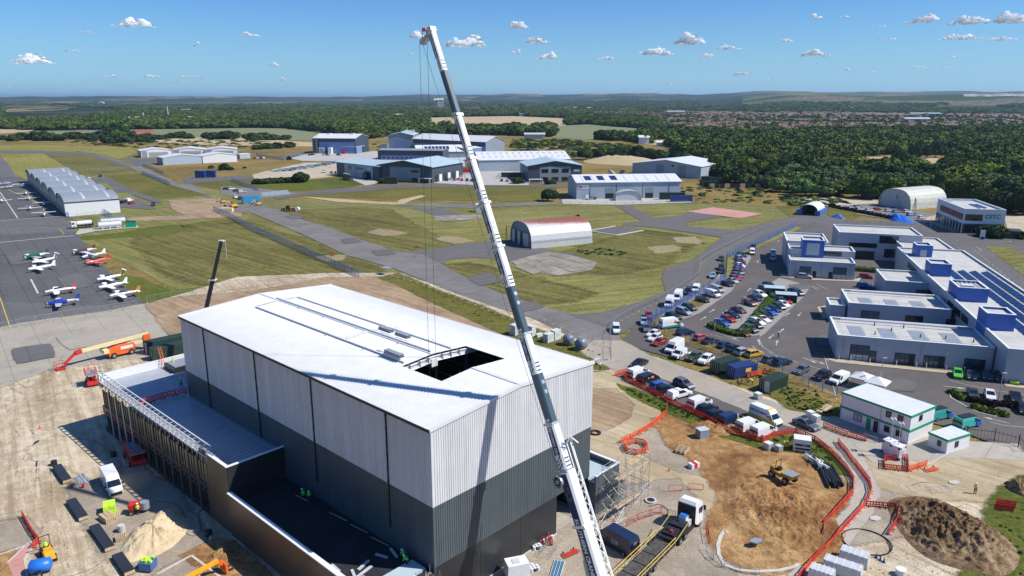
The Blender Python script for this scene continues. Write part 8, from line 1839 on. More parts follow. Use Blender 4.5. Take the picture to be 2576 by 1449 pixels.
pallet('wooden pallet on the ground beside the yellow block stack',302,1290,.5);pallet('stacked wooden pallets at the foot of the sand pile',305,1358,.5,4);pallet('wooden pallet with white slats near the orange ring',1716,1136,1.0,4,w=1.6,l=2.4)
def stack(name,lab,cat,u,v,nx,ny,nz,bx,mt,a=0,z=.17,gap=.04,item='block',jit=.03,group=None):
    e=empty(name,G(u,v,z),a,lab,cat,group);m=MB().box(0,0,0,bx[0]-gap,bx[1]-gap,bx[2]-gap).mesh(item,M[mt])
    for i in range(nx):
        for j in range(ny):
            for k in range(nz):link(item,m,e,(i*bx[0]+random.uniform(-jit,jit),j*bx[1]+random.uniform(-jit,jit),k*bx[2]),random.uniform(-.03,.03))
    return e
stack('block_stack','stack of yellow-wrapped insulation blocks beside the sand pile','block stack',262,1300,2,3,6,(.75,.6,.24),'hivis',.5,item='block');stack('timber_stack','stack of dark and yellow shutter timbers by the sand pile','timber stack',268,1322,6,1,3,(.25,2.2,.3),'timber',.9,item='timber')
stack('block_stack','tall stack of white blocks beside the crane boom, left one','block stack',1296,846,3,2,8,(.75,1.0,.32),'boulder',HR);stack('block_stack','white block stack partly hidden behind the crane boom','block stack',1338,848,2,3,8,(.75,.8,.32),'boulder',HR)
stack('block_stack','stack of white concrete blocks on the grass, left of the wrapped drum','block stack',1378,864,3,2,7,(.75,.8,.3),'boulder',HR);stack('block_stack','higher stack of white concrete blocks touching the wrapped drum','block stack',1396,858,3,2,8,(.75,.8,.3),'boulder',HR);stack('block_stack','low white slab block on the grass behind the hangar','block stack',1352,850,2,1,2,(1,.8,.4),'boulder',HR)
e=empty('wrapped_drum',G(1430,868,.15),0,'upright round drum wrapped in grey plastic on the grass','drum');MB().rings([[(math.cos(2*math.pi*i/16)*r*(1+.04*math.sin(i*3)),math.sin(2*math.pi*i/16)*r,z)for i in range(16)]for r,z in ((1.0,0),(1.3,.5),(1.35,1.6),(1.2,2.2),(.7,2.55),(.1,2.6))]).build('wrapping',M['greywrap'],e,smooth=True);MB().box(-1,-1,-.1,1,1,.02).build('base',M['pallet'],e)
e=empty('wrapped_drum',G(1462,880,.15),HR,'tipped round drum wrapped in grey plastic on a timber cradle','drum');MB().rings([[(x,math.cos(2*math.pi*i/16)*r,1.5+math.sin(2*math.pi*i/16)*r)for i in range(16)]for r,x in ((.3,-1.3),(1.1,-1.1),(1.35,-.3),(1.35,.6),(1.2,1.1))]).build('wrapping',M['greywrap'],e,smooth=True);MB().cyl((1.1,0,1.5),1.1,.08,16,axis='x').build('lid',M['cream'],e);MB().box(-1.2,-1.2,0,1.3,1.2,.2).build('cradle',M['pallet'],e)
e=empty('timber_pile',G(1505,912,.15),HR+.3,'heap of pale boards and poles at the hangar corner','timber pile')
for k in range(9):MB().box(-1.6,-.8+k*.18,.1+.07*k,1.6,-.6+k*.18,.17+.07*k).build('board',M['pallet' if k % 2 else 'wrap'],e,None,random.uniform(-.25,.25))
for k in range(4):MB().bar((-2.2,-.6+k*.5,.9),(2.6,-1.2+k*.4,.2),.07).build('pole',M['steel'],e)
e=thing('fuel_tanker','white refuelling tanker lorry with black wheels beside the storage tanks','tanker',207,572,-10,1);e.rotation_euler.z+=0
MB().box(2.3,-1.15,.6,4.2,1.15,2.9).build('cab',M['white'],e);MB().rings([[(x,math.cos(2*math.pi*i/14)*1.15,1.95+math.sin(2*math.pi*i/14)*.95)for i in range(14)]for x in (-3.8,2.0)]).build('tank',M['white'],e,smooth=False)
MB().box(-4.2,-1.1,.7,4.0,1.1,.95).box(-4.3,-1.1,.6,-3.9,1.1,2).build('chassis',M['darktrim'],e);MB().box(4.18,-1.0,1.7,4.24,1.0,2.6).box(3.0,-1.18,1.7,4.0,1.18,2.5).build('windscreen',M['glassd'],e);MB().box(-3,-.3,2.8,1.5,.3,3.1).build('walkway',M['steel'],e);wheels(e,[(3.2,-1),(3.2,1),(-2,-1),(-2,1),(-3.3,-1),(-3.3,1)],.5,.35)
for i,(u,v,L_)in enumerate(((277,575,8.5),(285,566,9.5))):
    e=thing('fuel_tank',['front white horizontal fuel tank with blue rails','rear white horizontal fuel tank under a railed gantry'][i],'tank',u,v,10,-.8,.17,'white fuel tanks');MB().rings([[(x,math.cos(2*math.pi*k/16)*r,2.0+math.sin(2*math.pi*k/16)*r)for k in range(16)]for x,r in ((-L_/2-.3,.6),(-L_/2,1.3),(L_/2,1.3),(L_/2+.3,.6))]).build('tank',M['white'],e)
    for x in (-L_/3,0,L_/3):MB().box(x-.15,-1.1,0,x+.15,1.1,1.2).build('saddle',M['white'],e)
    q=MB();
    for k in range(8):q.bar((-L_/2+k*L_/7,-.8,3.2),(-L_/2+k*L_/7,-.8,4.3),.06).bar((-L_/2+k*L_/7,.8,3.2),(-L_/2+k*L_/7,.8,4.3),.06)
    for y in (-.8,.8):q.bar((-L_/2,y,4.3),(L_/2,y,4.3),.06).bar((-L_/2,y,3.8),(L_/2,y,3.8),.05)
    q.box(-L_/2,-.8,3.2,L_/2,.8,3.27).build('gantry_rail',M['steel'],e)
e=thing('plant_cabinet','dark green plant cabinet beside the white fuel tanks','cabinet',330,571,10,-.6);MB().box(-2,-1.4,0,2,1.4,2.5).build('case',M['emerald'],e);MB().box(-2.1,-1.5,2.5,2.1,1.5,2.6).build('lid',M['green'],e);MB().box(-2.6,-1.2,0,-2.2,-.6,1.6).build('yellow_box',M['paleyellow'],e)
patch('tank_pad','yardc',.135,'190,590 200,578 300,570 345,568 350,574 300,577 240,583 196,592')
e=thing('tractor','orange tractor with a white roller parked on the grass by the taxiway','tractor',723,531,-10,0,.12);MB().box(-.5,-.8,.9,2.6,.8,1.9).box(-4,-.9,.8,-1.5,.9,1.8).build('body',M['orange'],e);MB().box(-1.2,-.8,1.2,.3,.8,2.9).build('cab',M['glassd'],e);MB().cyl((-5.2,-1.2,1.0),1.0,2.4,14,axis='y').build('roller_drum',M['white'],e);wheels(e,[(2,-.9),(2,.9),(-.5,-1),(-.5,1),(-3.4,-1),(-3.4,1)],.8,.5)
def excav(lab,u,v,s=1.0):
    e=thing('excavator',lab,'excavator',u,v,-10,1,.12);e.scale=(s,s,s)
    for y in (-1.1,.7):MB().box(-1.8,y,0,1.8,y+.45,.8).build('track',M['darktrim'],e)
    MB().box(-1.7,-1.2,.9,1.4,1.2,1.9).build('upper_body',M['yellow'],e);MB().box(.2,-1.2,1.9,1.3,-.1,2.9).build('cab',M['glassd'],e);MB().bar((1.2,.3,1.7),(2.8,.3,4.2),.4).bar((2.8,.3,4.2),(4.6,.3,2.2),.32).build('boom_arm',M['yellow'],e);MB().box(4.2,-.2,1.2,5,.8,2.0).build('bucket',M['darktrim'],e)
excav('orange-yellow tracked excavator at the edge of the bare plot',588,523);excav('small yellow digger left of the tracked excavator',561,511,.7);excav('orange digger right of the bright blue container',650,517,.8)
e=thing('sand_bin','pale timber crate at the corner of the bare plot','crate',571,533,10,0);MB().box(-3,-1.2,0,3,1.2,2).build('case',M['cream'],e)
for i in range(12):
    u,v=((664+i*9,489-i*1.0)if i<7 else (666+(i-7)*14,493-(i-7)*1.2));o=MB().box(-1.6,-.5,0,1.6,.5,1.1,top=(.1,.15)).build('concrete_block',M['wrap'],None,G(u,v,.16),.1);tag(o,'pale concrete road block in the '+('rear' if i<7 else 'front')+' row across the old track','road block','concrete blocks across the old track, '+('rear' if i<7 else 'front')+' row')
def lorry(lab,u,v,du,dv,L_,mt,cab='navywall'):
    e=thing('lorry',lab,'lorry',u,v,du,dv,.2);MB().box(-L_/2,-1.25,1.1,L_/2-2.6,1.25,4.0).build('trailer_body',M[mt],e);MB().box(L_/2-2.3,-1.2,.7,L_/2,1.2,3.6).build('cab',M[cab],e);MB().box(L_/2-.02,-1.05,2.1,L_/2+.04,1.05,3.2).build('windscreen',M['glassd'],e);MB().box(-L_/2,-1.1,.7,L_/2-.3,1.1,1.1).build('chassis',M['darktrim'],e);MB().box(-L_/2,-1.2,4.0,L_/2-2.7,1.2,4.06).build('roof',M['midgrey'],e);wheels(e,[(x,s*1.1)for x in (-L_/2+1.5,-L_/2+2.8,L_/2-1.2)for s in (-1,1)],.5,.3)
lorry('black curtain-sided lorry left of the two before unit 14',875,452,9,2.2,14,'darktrim');lorry('navy lorry facing the camera before unit 14',917,449,3,8,12,'navywall');lorry('red lorry behind the crane cables',1172,436,10,0,14,'redpaint','redpaint');lorry('black long trailer right of the crane boom',1282,448,-10,0,17,'darktrim','white')
e=thing('flatbed_truck','white-cabbed flatbed lorry parked before the logo warehouse','lorry',1487,502,-10,.2,.2);MB().box(1.5,-1,.6,3.5,1,2.6,top=(.3,.1)).build('cab',M['white'],e);MB().box(-3.5,-1.1,1,1.4,1.1,1.2).build('bed',M['darktrim'],e);wheels(e,[(2.5,-1),(2.5,1),(-2.2,-1),(-2.2,1)],.45)
vault('awning_tunnel','pale arched fabric tunnel against the logo warehouse',G(1549,506),R(6),14.5,6,5.8,2.4,'wrap','wrap')
bpy.data.objects['awning_tunnel'].rotation_euler.z=R(6)
for i,(u,v)in enumerate(((2236,1140),(2255,1152))):
    e=empty('lighting_tower',G(u,v,.2),R(33),['rear','front'][i]+' white lighting tower box with blue corner stripes before the site office','lighting tower','lighting towers');MB().box(-.85,-.85,0,.85,.85,2.3).build('case',M['white'],e)
    for s in (-1,1):
        for x in (-.85,.45):MB().box(x,.86*s-.02,1.9,x+.4,.86*s+.02,2.2).box(x,.86*s-.02,.1,x+.4,.86*s+.02,.5).build('blue_stripe',M['navy'],e)
        for y in (-.85,.45):MB().box(.86*s-.02,y,1.9,.86*s+.02,y+.4,2.2).box(.86*s-.02,y,.1,.86*s+.02,y+.4,.5).build('blue_stripe',M['navy'],e)
    m4=Matrix.Translation((0,-.9,1.5))@Matrix.Rotation(math.pi/2,4,'X');MB().box(-.55,-.89,.9,.55,-.87,1.75).build('poster',M['wrap'],e);MB().box(-.3,-.91,1.2,.3,-.895,1.26).box(-.3,-.91,1.45,.1,-.895,1.51).build('red_print',M['redpaint'],e)
    MB().bar((0,0,2.3),(0,0,5.9),.1).build('mast',M['steel'],e)
    for x,y in ((-.35,0),(.35,0),(0,-.35),(0,.35)):MB().cbox((x,y,5.9),(.3,.3,.22)).build('lamp_head',M['wrap'],e)
def ibc(lab,u,v,s=1.1,mt='white'):
    e=empty('water_tank',G(u,v,.17),R(30),lab,'tank');MB().box(-s/2,-s/2,.15,s/2,s/2,s+.1).build('container',M[mt],e);q=MB()
    for k in range(5):t=-s/2+k*s/4;q.bar((t,-s/2-.03,.1),(t,-s/2-.03,s+.1),.03).bar((-s/2-.03,t,.1),(-s/2-.03,t,s+.1),.03).bar((-s/2-.03,-s/2-.03,.2+k*s/5),(s/2,-s/2-.03,.2+k*s/5),.03)
    q.build('cage',M['steel'],e);MB().box(-s/2,-s/2,0,s/2,s/2,.12).build('base',M['pallet'],e)
ibc('caged white water tank by the road, rear of the pair',2038,1050);ibc('caged white water tank by the road, front of the pair',2052,1060);ibc('caged white water tank left of the fuel cube',1932,1130);ibc('grey-white tank between the caged tank and the yellow bin',1958,1135,.95,'wrap');ibc('lone caged white water tank on the access track',1906,1003)
e=thing('fuel_cube','white fuel storage cube with black label bands near the pipe pile','fuel tank',2016,1132,10,1.4);MB().box(-1.3,-1.0,.1,1.3,1.0,2.2).build('case',M['white'],e);MB().box(-1.1,-1.03,1.1,1.2,-1.0,1.45).box(-1.1,-1.03,.5,1.2,-1.0,.8).build('label_band',M['darktrim'],e);text('FUEL',.3,'white',wallM(.3,-1.06,1.28),e)
e=thing('waste_bin','small yellow bin beside the fuel cube','bin',1978,1123);MB().box(-.35,-.35,0,.35,.35,.8,top=(-.05,-.05)).build('bin',M['paleyellow'],e)
e=thing('generator','dark grey generator box alone on the clay near the barriers','generator',1766,1100,10,-2);MB().box(-.9,-.7,0,.9,.7,1.5).build('case',M['midgrey'],e);MB().box(-.95,-.75,1.5,.95,.75,1.6).build('lid',M['wrap'],e)
e=thing('crate','small red and white crate on the grey stony ground','crate',1745,1176,10,-3);MB().box(-.8,-.5,0,.8,.5,.8).build('case',M['white'],e);MB().box(-.3,-.52,.1,.3,.52,.82).build('red_band',M['redpaint'],e)
for i,(u,v,L_,lab)in enumerate(((2148,1414,3.3,'rear long unit wrapped in pale grey plastic at the bottom right'),(2118,1442,4.3,'front long unit wrapped in pale grey plastic at the bottom right'),(2066,1458,2.8,'smaller grey-white wrapped unit at the bottom edge'))):
    e=thing('wrapped_unit',lab,'wrapped unit',u,v,10,3.4,.2,'wrapped units');MB().box(-L_/2,-.85,.1,L_/2,.85,1.5,top=(.08,.12)).build('wrapping',M['wrap'],e)
    for k in range(5):MB().box(-L_/2+.4+k*(L_-.8)/4,-.87,.1,-L_/2+.45+k*(L_-.8)/4,.87,1.54).build('strap',M['white'],e)
    MB().box(-L_/2,-.9,0,L_/2,.9,.1).build('pallet_base',M['pallet'],e)
e=thing('pipe_pile','pile of long black plastic pipes beside the curved footpath','pipes',2098,1206,6,10)
for k in range(16):MB().cyl((-3.8+random.uniform(-.8,.8),-1.5+(k % 8)*.3+random.uniform(-.05,.05),.2+(k//8)*.28),.14,6.2,9,axis='x').build('pipe',M['darktrim'],e,None,random.uniform(-.06,.06))
e=thing('scrap_heap','heap of white and grey plastic offcuts above the black pipes','scrap',2052,1168,9,8)
for k in range(34):MB().bar((random.uniform(-2.6,2.6),random.uniform(-1,1),random.uniform(.1,.9)),(random.uniform(-2.6,2.6),random.uniform(-1,1),random.uniform(.1,.9)),random.uniform(.06,.22)).build('offcut',M[random.choice(('wrap','white','steel','darktrim'))],e)
def coil(lab,u,v,r,mt='darktrim',turns=3,w=.09,z=.2,tilt=0):
    q=MB();n=40*turns;P=[(math.cos(2*math.pi*i/40)*(r+.12*math.sin(i*.21)),math.sin(2*math.pi*i/40)*(r+.12*math.cos(i*.17)),.08+i*.0012)for i in range(n+1)]
    for a,b in zip(P,P[1:]):q.bar(a,b,w,n=4)
    o=tag(q.build('pipe_coil',M[mt],None,G(u,v,z)),lab,'pipe coil')
    if tilt:o.rotation_euler=(tilt,0,HR)
    return o
coil('wide loose loop of black hose on the ground near the wrapped units',2178,1364,2.9,turns=2);coil('black pipe coil leaning on the blue container, left one',1859,953,.9,z=1.2,tilt=1.35);coil('black pipe coil leaning on the blue container, right one',1881,947,.9,z=1.2,tilt=1.35);coil('black coil lying at the corner of the hangar',1497,1090,.8,w=.2)
def hose(lab,s,mt='darktrim',w=.08,name='hose'):
    P=[G(u,v,.22)for u,v in pts(s)];q=MB();S=[]
    for i in range(len(P)-1):
        p0,p1,p2,p3=P[max(0,i-1)],P[i],P[i+1],P[min(len(P)-1,i+2)]
        for k in range(8):t=k/8;S.append(.5*((2*p1)+(p2-p0)*t+(2*p0-5*p1+4*p2-p3)*t*t+(3*p1-p0-3*p2+p3)*t**3))
    S.append(P[-1])
    for a,b in zip(S,S[1:]):q.bar(a,b,w,n=4)
    tag(q.build(name,M[mt],None),lab,name)
hose('black hose arching over the sandy ground by the yellow-vested person','2290,1222 2320,1214 2360,1218 2400,1233');hose('black cable looping across the shaded yard by the sand pile','395,1262 440,1268 465,1300 468,1340 490,1348 505,1330 500,1290 520,1275');hose('thin cable on the sandy yard road by the black stacks','180,1449 230,1430 260,1410 272,1395','rust',.04)
hose('black pipe lying behind the manhole near the trailer','1632,1275 1660,1270 1680,1285 1675,1300','darktrim',.12);hose('grey kerb pipe by the security cabin','2330,1170 2360,1155 2385,1140','wrap',.14)
e=thing('wheeled_bin','blue wheeled skip bin heaped with yellow bags in the yard','bin',374,1434,10,1);MB().box(-.75,-.6,.25,.75,.6,1.3,top=(-.08,-.08)).build('bin',M['bluef'],e);q=MB()
for k in range(16):q.cbox((random.uniform(-.6,.6),random.uniform(-.45,.45),random.uniform(1.3,1.6)),(.3,.3,.2))
q.build('bags',M['hivis'],e)['kind']='stuff'
e=thing('water_bowser','blue plastic water bowser at the bottom left corner','bowser',105,1440,10,-2);MB().rings([[(x,math.cos(2*math.pi*i/14)*r,1.0+math.sin(2*math.pi*i/14)*r*.9)for i in range(14)]for x,r in ((-1.2,.4),(-1.0,.85),(1.0,.85),(1.2,.4))]).build('tank',M['bluepl'],e,smooth=True);wheels(e,[(0,-1),(0,1)],.35)
e=thing('concrete_mixer','red engine and mixer on the sand pile edge beside the person in yellow','mixer',345,1290,10,-1);MB().box(-.9,-.6,.7,.7,.6,1.5).build('engine_cover',M['redpaint'],e);MB().cyl((1.1,0,.6),.6,1.0,12).build('drum',M['midgrey'],e);wheels(e,[(-.5,-.7),(-.5,.7)],.4)
stack('concrete_ring','pale concrete pipe ring standing by the pallets','pipe ring',307,1340,1,1,1,(.7,.7,1.0),'curb',.3)if 0 else tag(MB().cyl((0,0,0),.45,1.0,14).build('pipe_ring',M['curb'],None,G(307,1338,.17)),'grey concrete pipe standing beside the pallets','pipe')
for u,v,lab in ((137,1171,'black pipe ring at the far end of the black stacks'),(286,1148,'black bin in the shade left of the large scissor lift'),(526,1348,'black pipe ring beside the steel barrier near the annex'),(1352+20,1170,'')):
    if lab:tag(MB().cyl((0,0,0),.45,.8,14).build('black_ring',M['darktrim'],None,G(u,v,.17)),lab,'pipe ring')
tag(MB().cyl((0,0,0),.18,.7,10).build('gas_bottle',M['redpaint'],None,G(210,1228,.17)),'red gas bottle standing near the white van','gas bottle')
for u,v,lab in ((101,1078,'orange and white cone alone on the sandy yard'),(1683,1186,'orange and white cone on the haul road edge'),(2204,1404,'dark cone by the wrapped units, left of three'),(2214,1410,'dark cone by the wrapped units, middle of three'),(2223,1415,'dark cone by the wrapped units, right of three')):
    e=empty('traffic_cone',G(u,v,.18),0,lab,'cone');MB().box(-.2,-.2,0,.2,.2,.05).cyl((0,0,.05),.15,.7,10,r2=.03).build('cone_body',M['orangered' if 'white' in lab else 'navy'],e);MB().cyl((0,0,.3),.105,.18,10,r2=.075).build('white_band',M['white'],e)
for i,(u,v,n)in enumerate(((1352,1370,7),(1344,1385,6),(1338,1440,8),(1375,1360,4))):
    e=empty('drum_group',G(u,v,.17),.4,['white and blue paint drums nearest the hangar wall','white and blue paint drums beside the mesh crate','block of white drums at the bottom edge by the blue frames','few white drums near the upright red barrier'][i],'drums','paint drums')
    for k in range(n):
        x,y=(k % 3)*.42,(k//3)*.42;d=MB().cyl((x,y,0),.18,.5,10).build('drum',M['navy' if k % 2 else 'white'],e);MB().cyl((x,y,.5),.19,.05,10).build('lid',M['white'],d)
e=thing('site_pump','white boxy site machine at the bottom edge beside the hangar','machine',1300,1448,10,-2);MB().box(-1.4,-1.0,.3,1.4,1.0,2.0,top=(.1,.1)).build('case',M['white'],e);MB().box(-.6,-.5,2.0,.3,.4,2.05).build('hatch',M['wrap'],e);MB().box(-1.3,-.9,0,1.3,.9,.3).build('skid',M['darktrim'],e)
e=thing('metal_bundle','bundle of long blue and white metal frames at the bottom edge','frames',1400,1436,3,-10)
for k in range(7):MB().box(-1.8,-.7+k*.2,.1+.05*(k%2),1.9,-.62+k*.2,.25+.05*(k%2)).build('frame',M['cyan' if k % 2 else 'wrap'],e)
e=thing('mesh_crate','grey steel mesh crate beside the paint drums','crate',1378,1392,6,-8);q=MB()
for k in range(8):q.bar((-1.2+k*.34,-.7,0),(-1.2+k*.34,-.7,.9),.04).bar((-1.2+k*.34,.7,0),(-1.2+k*.34,.7,.9),.04).bar((-1.2+k*.34,-.7,.9),(-1.2+k*.34,.7,.9),.03)
q.build('mesh',M['steel'],e)
e=thing('metal_scrap','bundle of pale guttering strips beside the far black stack','metal strips',205,1208,6,9)
for k in range(9):MB().box(-1.6,-.6+k*.15,.05+.05*(k%3),1.6,-.5+k*.15,.12+.05*(k%3)).build('strip',M['paleblue' if k % 2 else 'steel'],e,None,random.uniform(-.1,.1))
e=empty('manhole',G(1637,1262,.17),0,'round concrete manhole in the stony ground near the trailer','manhole');MB().cyl((0,0,0),.8,.3,18).build('ring',M['curb'],e);MB().cyl((0,0,.3),.55,.02,16).build('opening',M['darktrim'],e)
for i,(u,v,lab)in enumerate(((1902,1362,'dark grey manhole slab on the clay heap'),(2202,1306,'pale hexagonal chamber in the open pen'),(2400,1215,'flat rusty cover on the concrete pad'))):tag(MB().prism([(math.cos(a)*.9,math.sin(a)*.55)for a in np.linspace(0,5.24,6)],0,.18).build('chamber_slab',M['midgrey' if i==0 else 'curb'],None,G(u,v,.9 if i==0 else .2),.3),lab,'slab')
for i,(u,v)in enumerate(((2295-0,1225),(2345,1229))):tag(MB().bar((0,0,.05),(3,0,.05),.06).bar((0,1.6,.05),(3,1.6,.05),.06).bar((0,0,.05),(0,1.6,.05),.06).bar((3,0,.05),(3,1.6,.05),.06).bar((1,0,.05),(1,1.6,.05),.02).bar((2,0,.05),(2,1.6,.05),.02).build('fallen_frame',M['steel'],None,G(u,v+12,.2),.1),['left','right'][i]+' grey mesh frame lying on the sandy ground','frame')
tag(MB().cyl((0,0,0),.55,.8,12,r2=.6).build('bulk_bag',M['white'],None,G(2265,1446,.18)),'white bulk bag at the bottom edge right of the wrapped units','bulk bag')
tag(MB().cyl((0,0,0),.9,.35,20).build('round_tank_lid',M['cream'],None,G(1741,892,.18)),'round pale disc on the verge behind the parked vans','disc')
e=thing('plank_bridge','pale plank ramp beside the grass patch by the site office','ramp',2074,1030,8,-5);MB().box(-2.2,-.6,.1,2.2,.6,.25).build('deck',M['pallet'],e);MB().bar((-2.2,-.6,.2),(-2.2,-.6,1.1),.05).bar((2.2,-.6,.2),(2.2,-.6,1.1),.05).bar((-2.2,-.6,1.1),(2.2,-.6,1.1),.05).build('rail',M['steel'],e)
for i,(u,v)in enumerate(((2166,972),(2205,985))):
    e=thing('gazebo',['left','right'][i]+' white peaked gazebo behind the site office','gazebo',u,v,10,2.5,.17,'white gazebos');MB().add([(-1.9,-1.9,2.1),(1.9,-1.9,2.1),(1.9,1.9,2.1),(-1.9,1.9,2.1),(0,0,3.1),(-1.9,-1.9,1.85),(1.9,-1.9,1.85),(1.9,1.9,1.85),(-1.9,1.9,1.85)],[(0,1,4),(1,2,4),(2,3,4),(3,0,4),(5,6,1,0),(6,7,2,1),(7,8,3,2),(8,5,0,3)]).build('canopy',M['white'],e)
    for x in (-1.85,1.85):
        for y in (-1.85,1.85):MB().bar((x,y,0),(x,y,2),.05).build('leg',M['steel'],e)
def lamp(u,v,h=6,lab='',g='lamp posts of the fire station roads'):
    e=empty('street_lamp',G(u,v,.17),0,lab,'lamp post',g);MB().cyl((0,0,0),.09,h,8,r2=.05).build('post',M['steel'],e);MB().cbox((.3,0,h),(.8,.22,.12)).build('lamp_head',M['wrap'],e)
for u,v,lab in ((2212,980,'lamp post behind the gazebos'),(2509,1022,'lamp post in the planting bed'),(1784,745,'lamp post by the blue fence'),(1795,870,'lamp post between the coral car and the hedge end'),(1865,810,'lamp post in the hedge island near end'),(1984,700,'lamp post at the fire station yard corner'),(2366,578,'lamp post before the office block'),(2488,690,'lamp post by the long road, middle one'),(2556,735,'lamp post by the long road, nearest one'),(2398,650,'lamp post by the long road, farthest one'),(2022,600,'lamp post behind the far wing'),(2340,575,'lamp post left of the office block'),(1350,505,'dark bent lamp post on the grass left of the warehouse')):lamp(u,v,6.5,lab)
for u,v,lab in ((1048,625,'small red and white board on the brown grass beside the taxiway'),(835,645,'small red and white board by the blue fence'),(196,383,'tiny red and white board on the far grass'),(386,425,'red and white gate sign')):tag(MB().box(-.7,-.05,.2,.7,.05,.5).box(-.7,-.05,.8,.7,.05,1.1).box(-.8,-.03,0,-.7,.03,1.2).box(.7,-.03,0,.8,.03,1.2).build('marker_board',M['redpaint'],None,G(u,v,.15)),lab,'marker board')
e=thing('entrance_sign','white totem sign with blue swoosh by the clipped bush','sign',2470,604,10,.5);MB().box(-.9,-.15,0,.9,.15,4).build('panel',M['white'],e);MB().box(-.7,-.18,.4,.7,-.15,1.4).build('blue_mark',M['navy'],e)
e=thing('entrance_sign','white totem sign before the office block entrance','sign',2432,577,10,.5);MB().box(-.7,-.15,0,.7,.15,3.2).build('panel',M['white'],e)
o=mound('blue_tarpaulin','bluepl',2259,553,23,9,2.2,seed=31,rough=.5,label='crumpled bright blue tarpaulin in the compound',kind='x');o['category']='tarpaulin'
o=mound('covered_pile','bluef',2108,548,14,4,1.6,seed=33,rough=.4,label='low dark blue covered pile beside the container shelter',kind='x');o['category']='covered pile'
e=thing('inspection_frame','small flat-roofed frame shelter by the taxiway verge','shelter',972,690,10,2);MB().box(-1.6,-1.2,2.2,1.6,1.2,2.3).build('roof',M['midgrey'],e)
for x in (-1.5,1.5):MB().bar((x,-1.1,0),(x,-1.1,2.2),.07).build('leg',M['steel'],e)
dp_=[(700+i*6,432-i*.9)for i in range(26)];sp_=MB()
for u,v in dp_:
    p=G(u,v)
    for k in range(7):sp_.M=Matrix.Translation(p+Vector((random.uniform(-6,6),random.uniform(-6,6),0)));sp_.box(-1.5,-.4,0,1.5,.4,random.uniform(.4,1.4),m=random.choice((0,1,2,2)))
o=sp_.build('stored_materials',[M['bluef'],M['wrap'],M['midgrey']]);o['kind']='stuff';o['label']='long strip of stacked fencing and materials on the pale hardstanding';o['category']='materials'
st_pts=[]
stone=bpy.data.objects.new('stone',MB().add([(0,0,.5),(.5,0,0),(0,.45,0),(-.5,.1,0),(-.1,-.5,0)],[(0,1,2),(0,2,3),(0,3,4),(0,4,1)]).mesh('stone',M['d_grey']))
for s,n in (('0,985 140,940 300,930 240,1000 250,1090 330,1200 560,1400 600,1500 0,1500',2600),('1480,1120 1700,1200 1840,1280 1820,1449 1300,1500 1420,1340 1480,1250',2200),('1560,1120 1760,1080 2100,1200 2140,1260 2050,1400 1860,1430 1800,1250',2600),('2190,1180 2576,1170 2500,1449 2150,1449 2200,1300',2600)):
    P=wp(s);xs=[p[0]for p in P];ys=[p[1]for p in P];k=0
    while k<n:
        x,y=random.uniform(min(xs),max(xs)),random.uniform(min(ys),max(ys));k+=1
        if inp(x,y,P):s_=random.uniform(.08,.3)*random.uniform(.5,1.3);st_pts.append((x,y,.17,s_,s_,k))
instancer('rubble',st_pts,[stone],label='loose stones and rubble scattered over the site ground',cat='rubble')
#CLOUDS (real puffs of vapour far away) and HAZE
m,nt,b=newmat('cloud');b.inputs['Base Color'].default_value=(.96,.97,.98,1);b.inputs['Roughness'].default_value=1;b.inputs['Subsurface Weight'].default_value=1;b.inputs['Subsurface Scale'].default_value=420;b.inputs['Subsurface Radius'].default_value=(1,1,1);b.inputs['Specular IOR Level'].default_value=0
lw=N(nt,'ShaderNodeLayerWeight');lw.inputs['Blend'].default_value=.5;tb=N(nt,'ShaderNodeBsdfTransparent');mx=N(nt,'ShaderNodeMixShader');out=[n for n in nt.nodes if n.type=='OUTPUT_MATERIAL'][0]
f_=ramp(nt,lw.outputs['Facing'],[(.05,g3(0)),(.55,g3(1))]);nt.links.new(f_,mx.inputs[0]);nt.links.new(b.outputs[0],mx.inputs[1]);nt.links.new(tb.outputs[0],mx.inputs[2]);nt.links.new(mx.outputs[0],out.inputs[0]);M['cloud']=m
bm0=bmesh.new();bmesh.ops.create_icosphere(bm0,subdivisions=2,radius=1);IV=[tuple(v.co)for v in bm0.verts];IF=[tuple(v.index for v in f.verts)for f in bm0.faces];bm0.free()
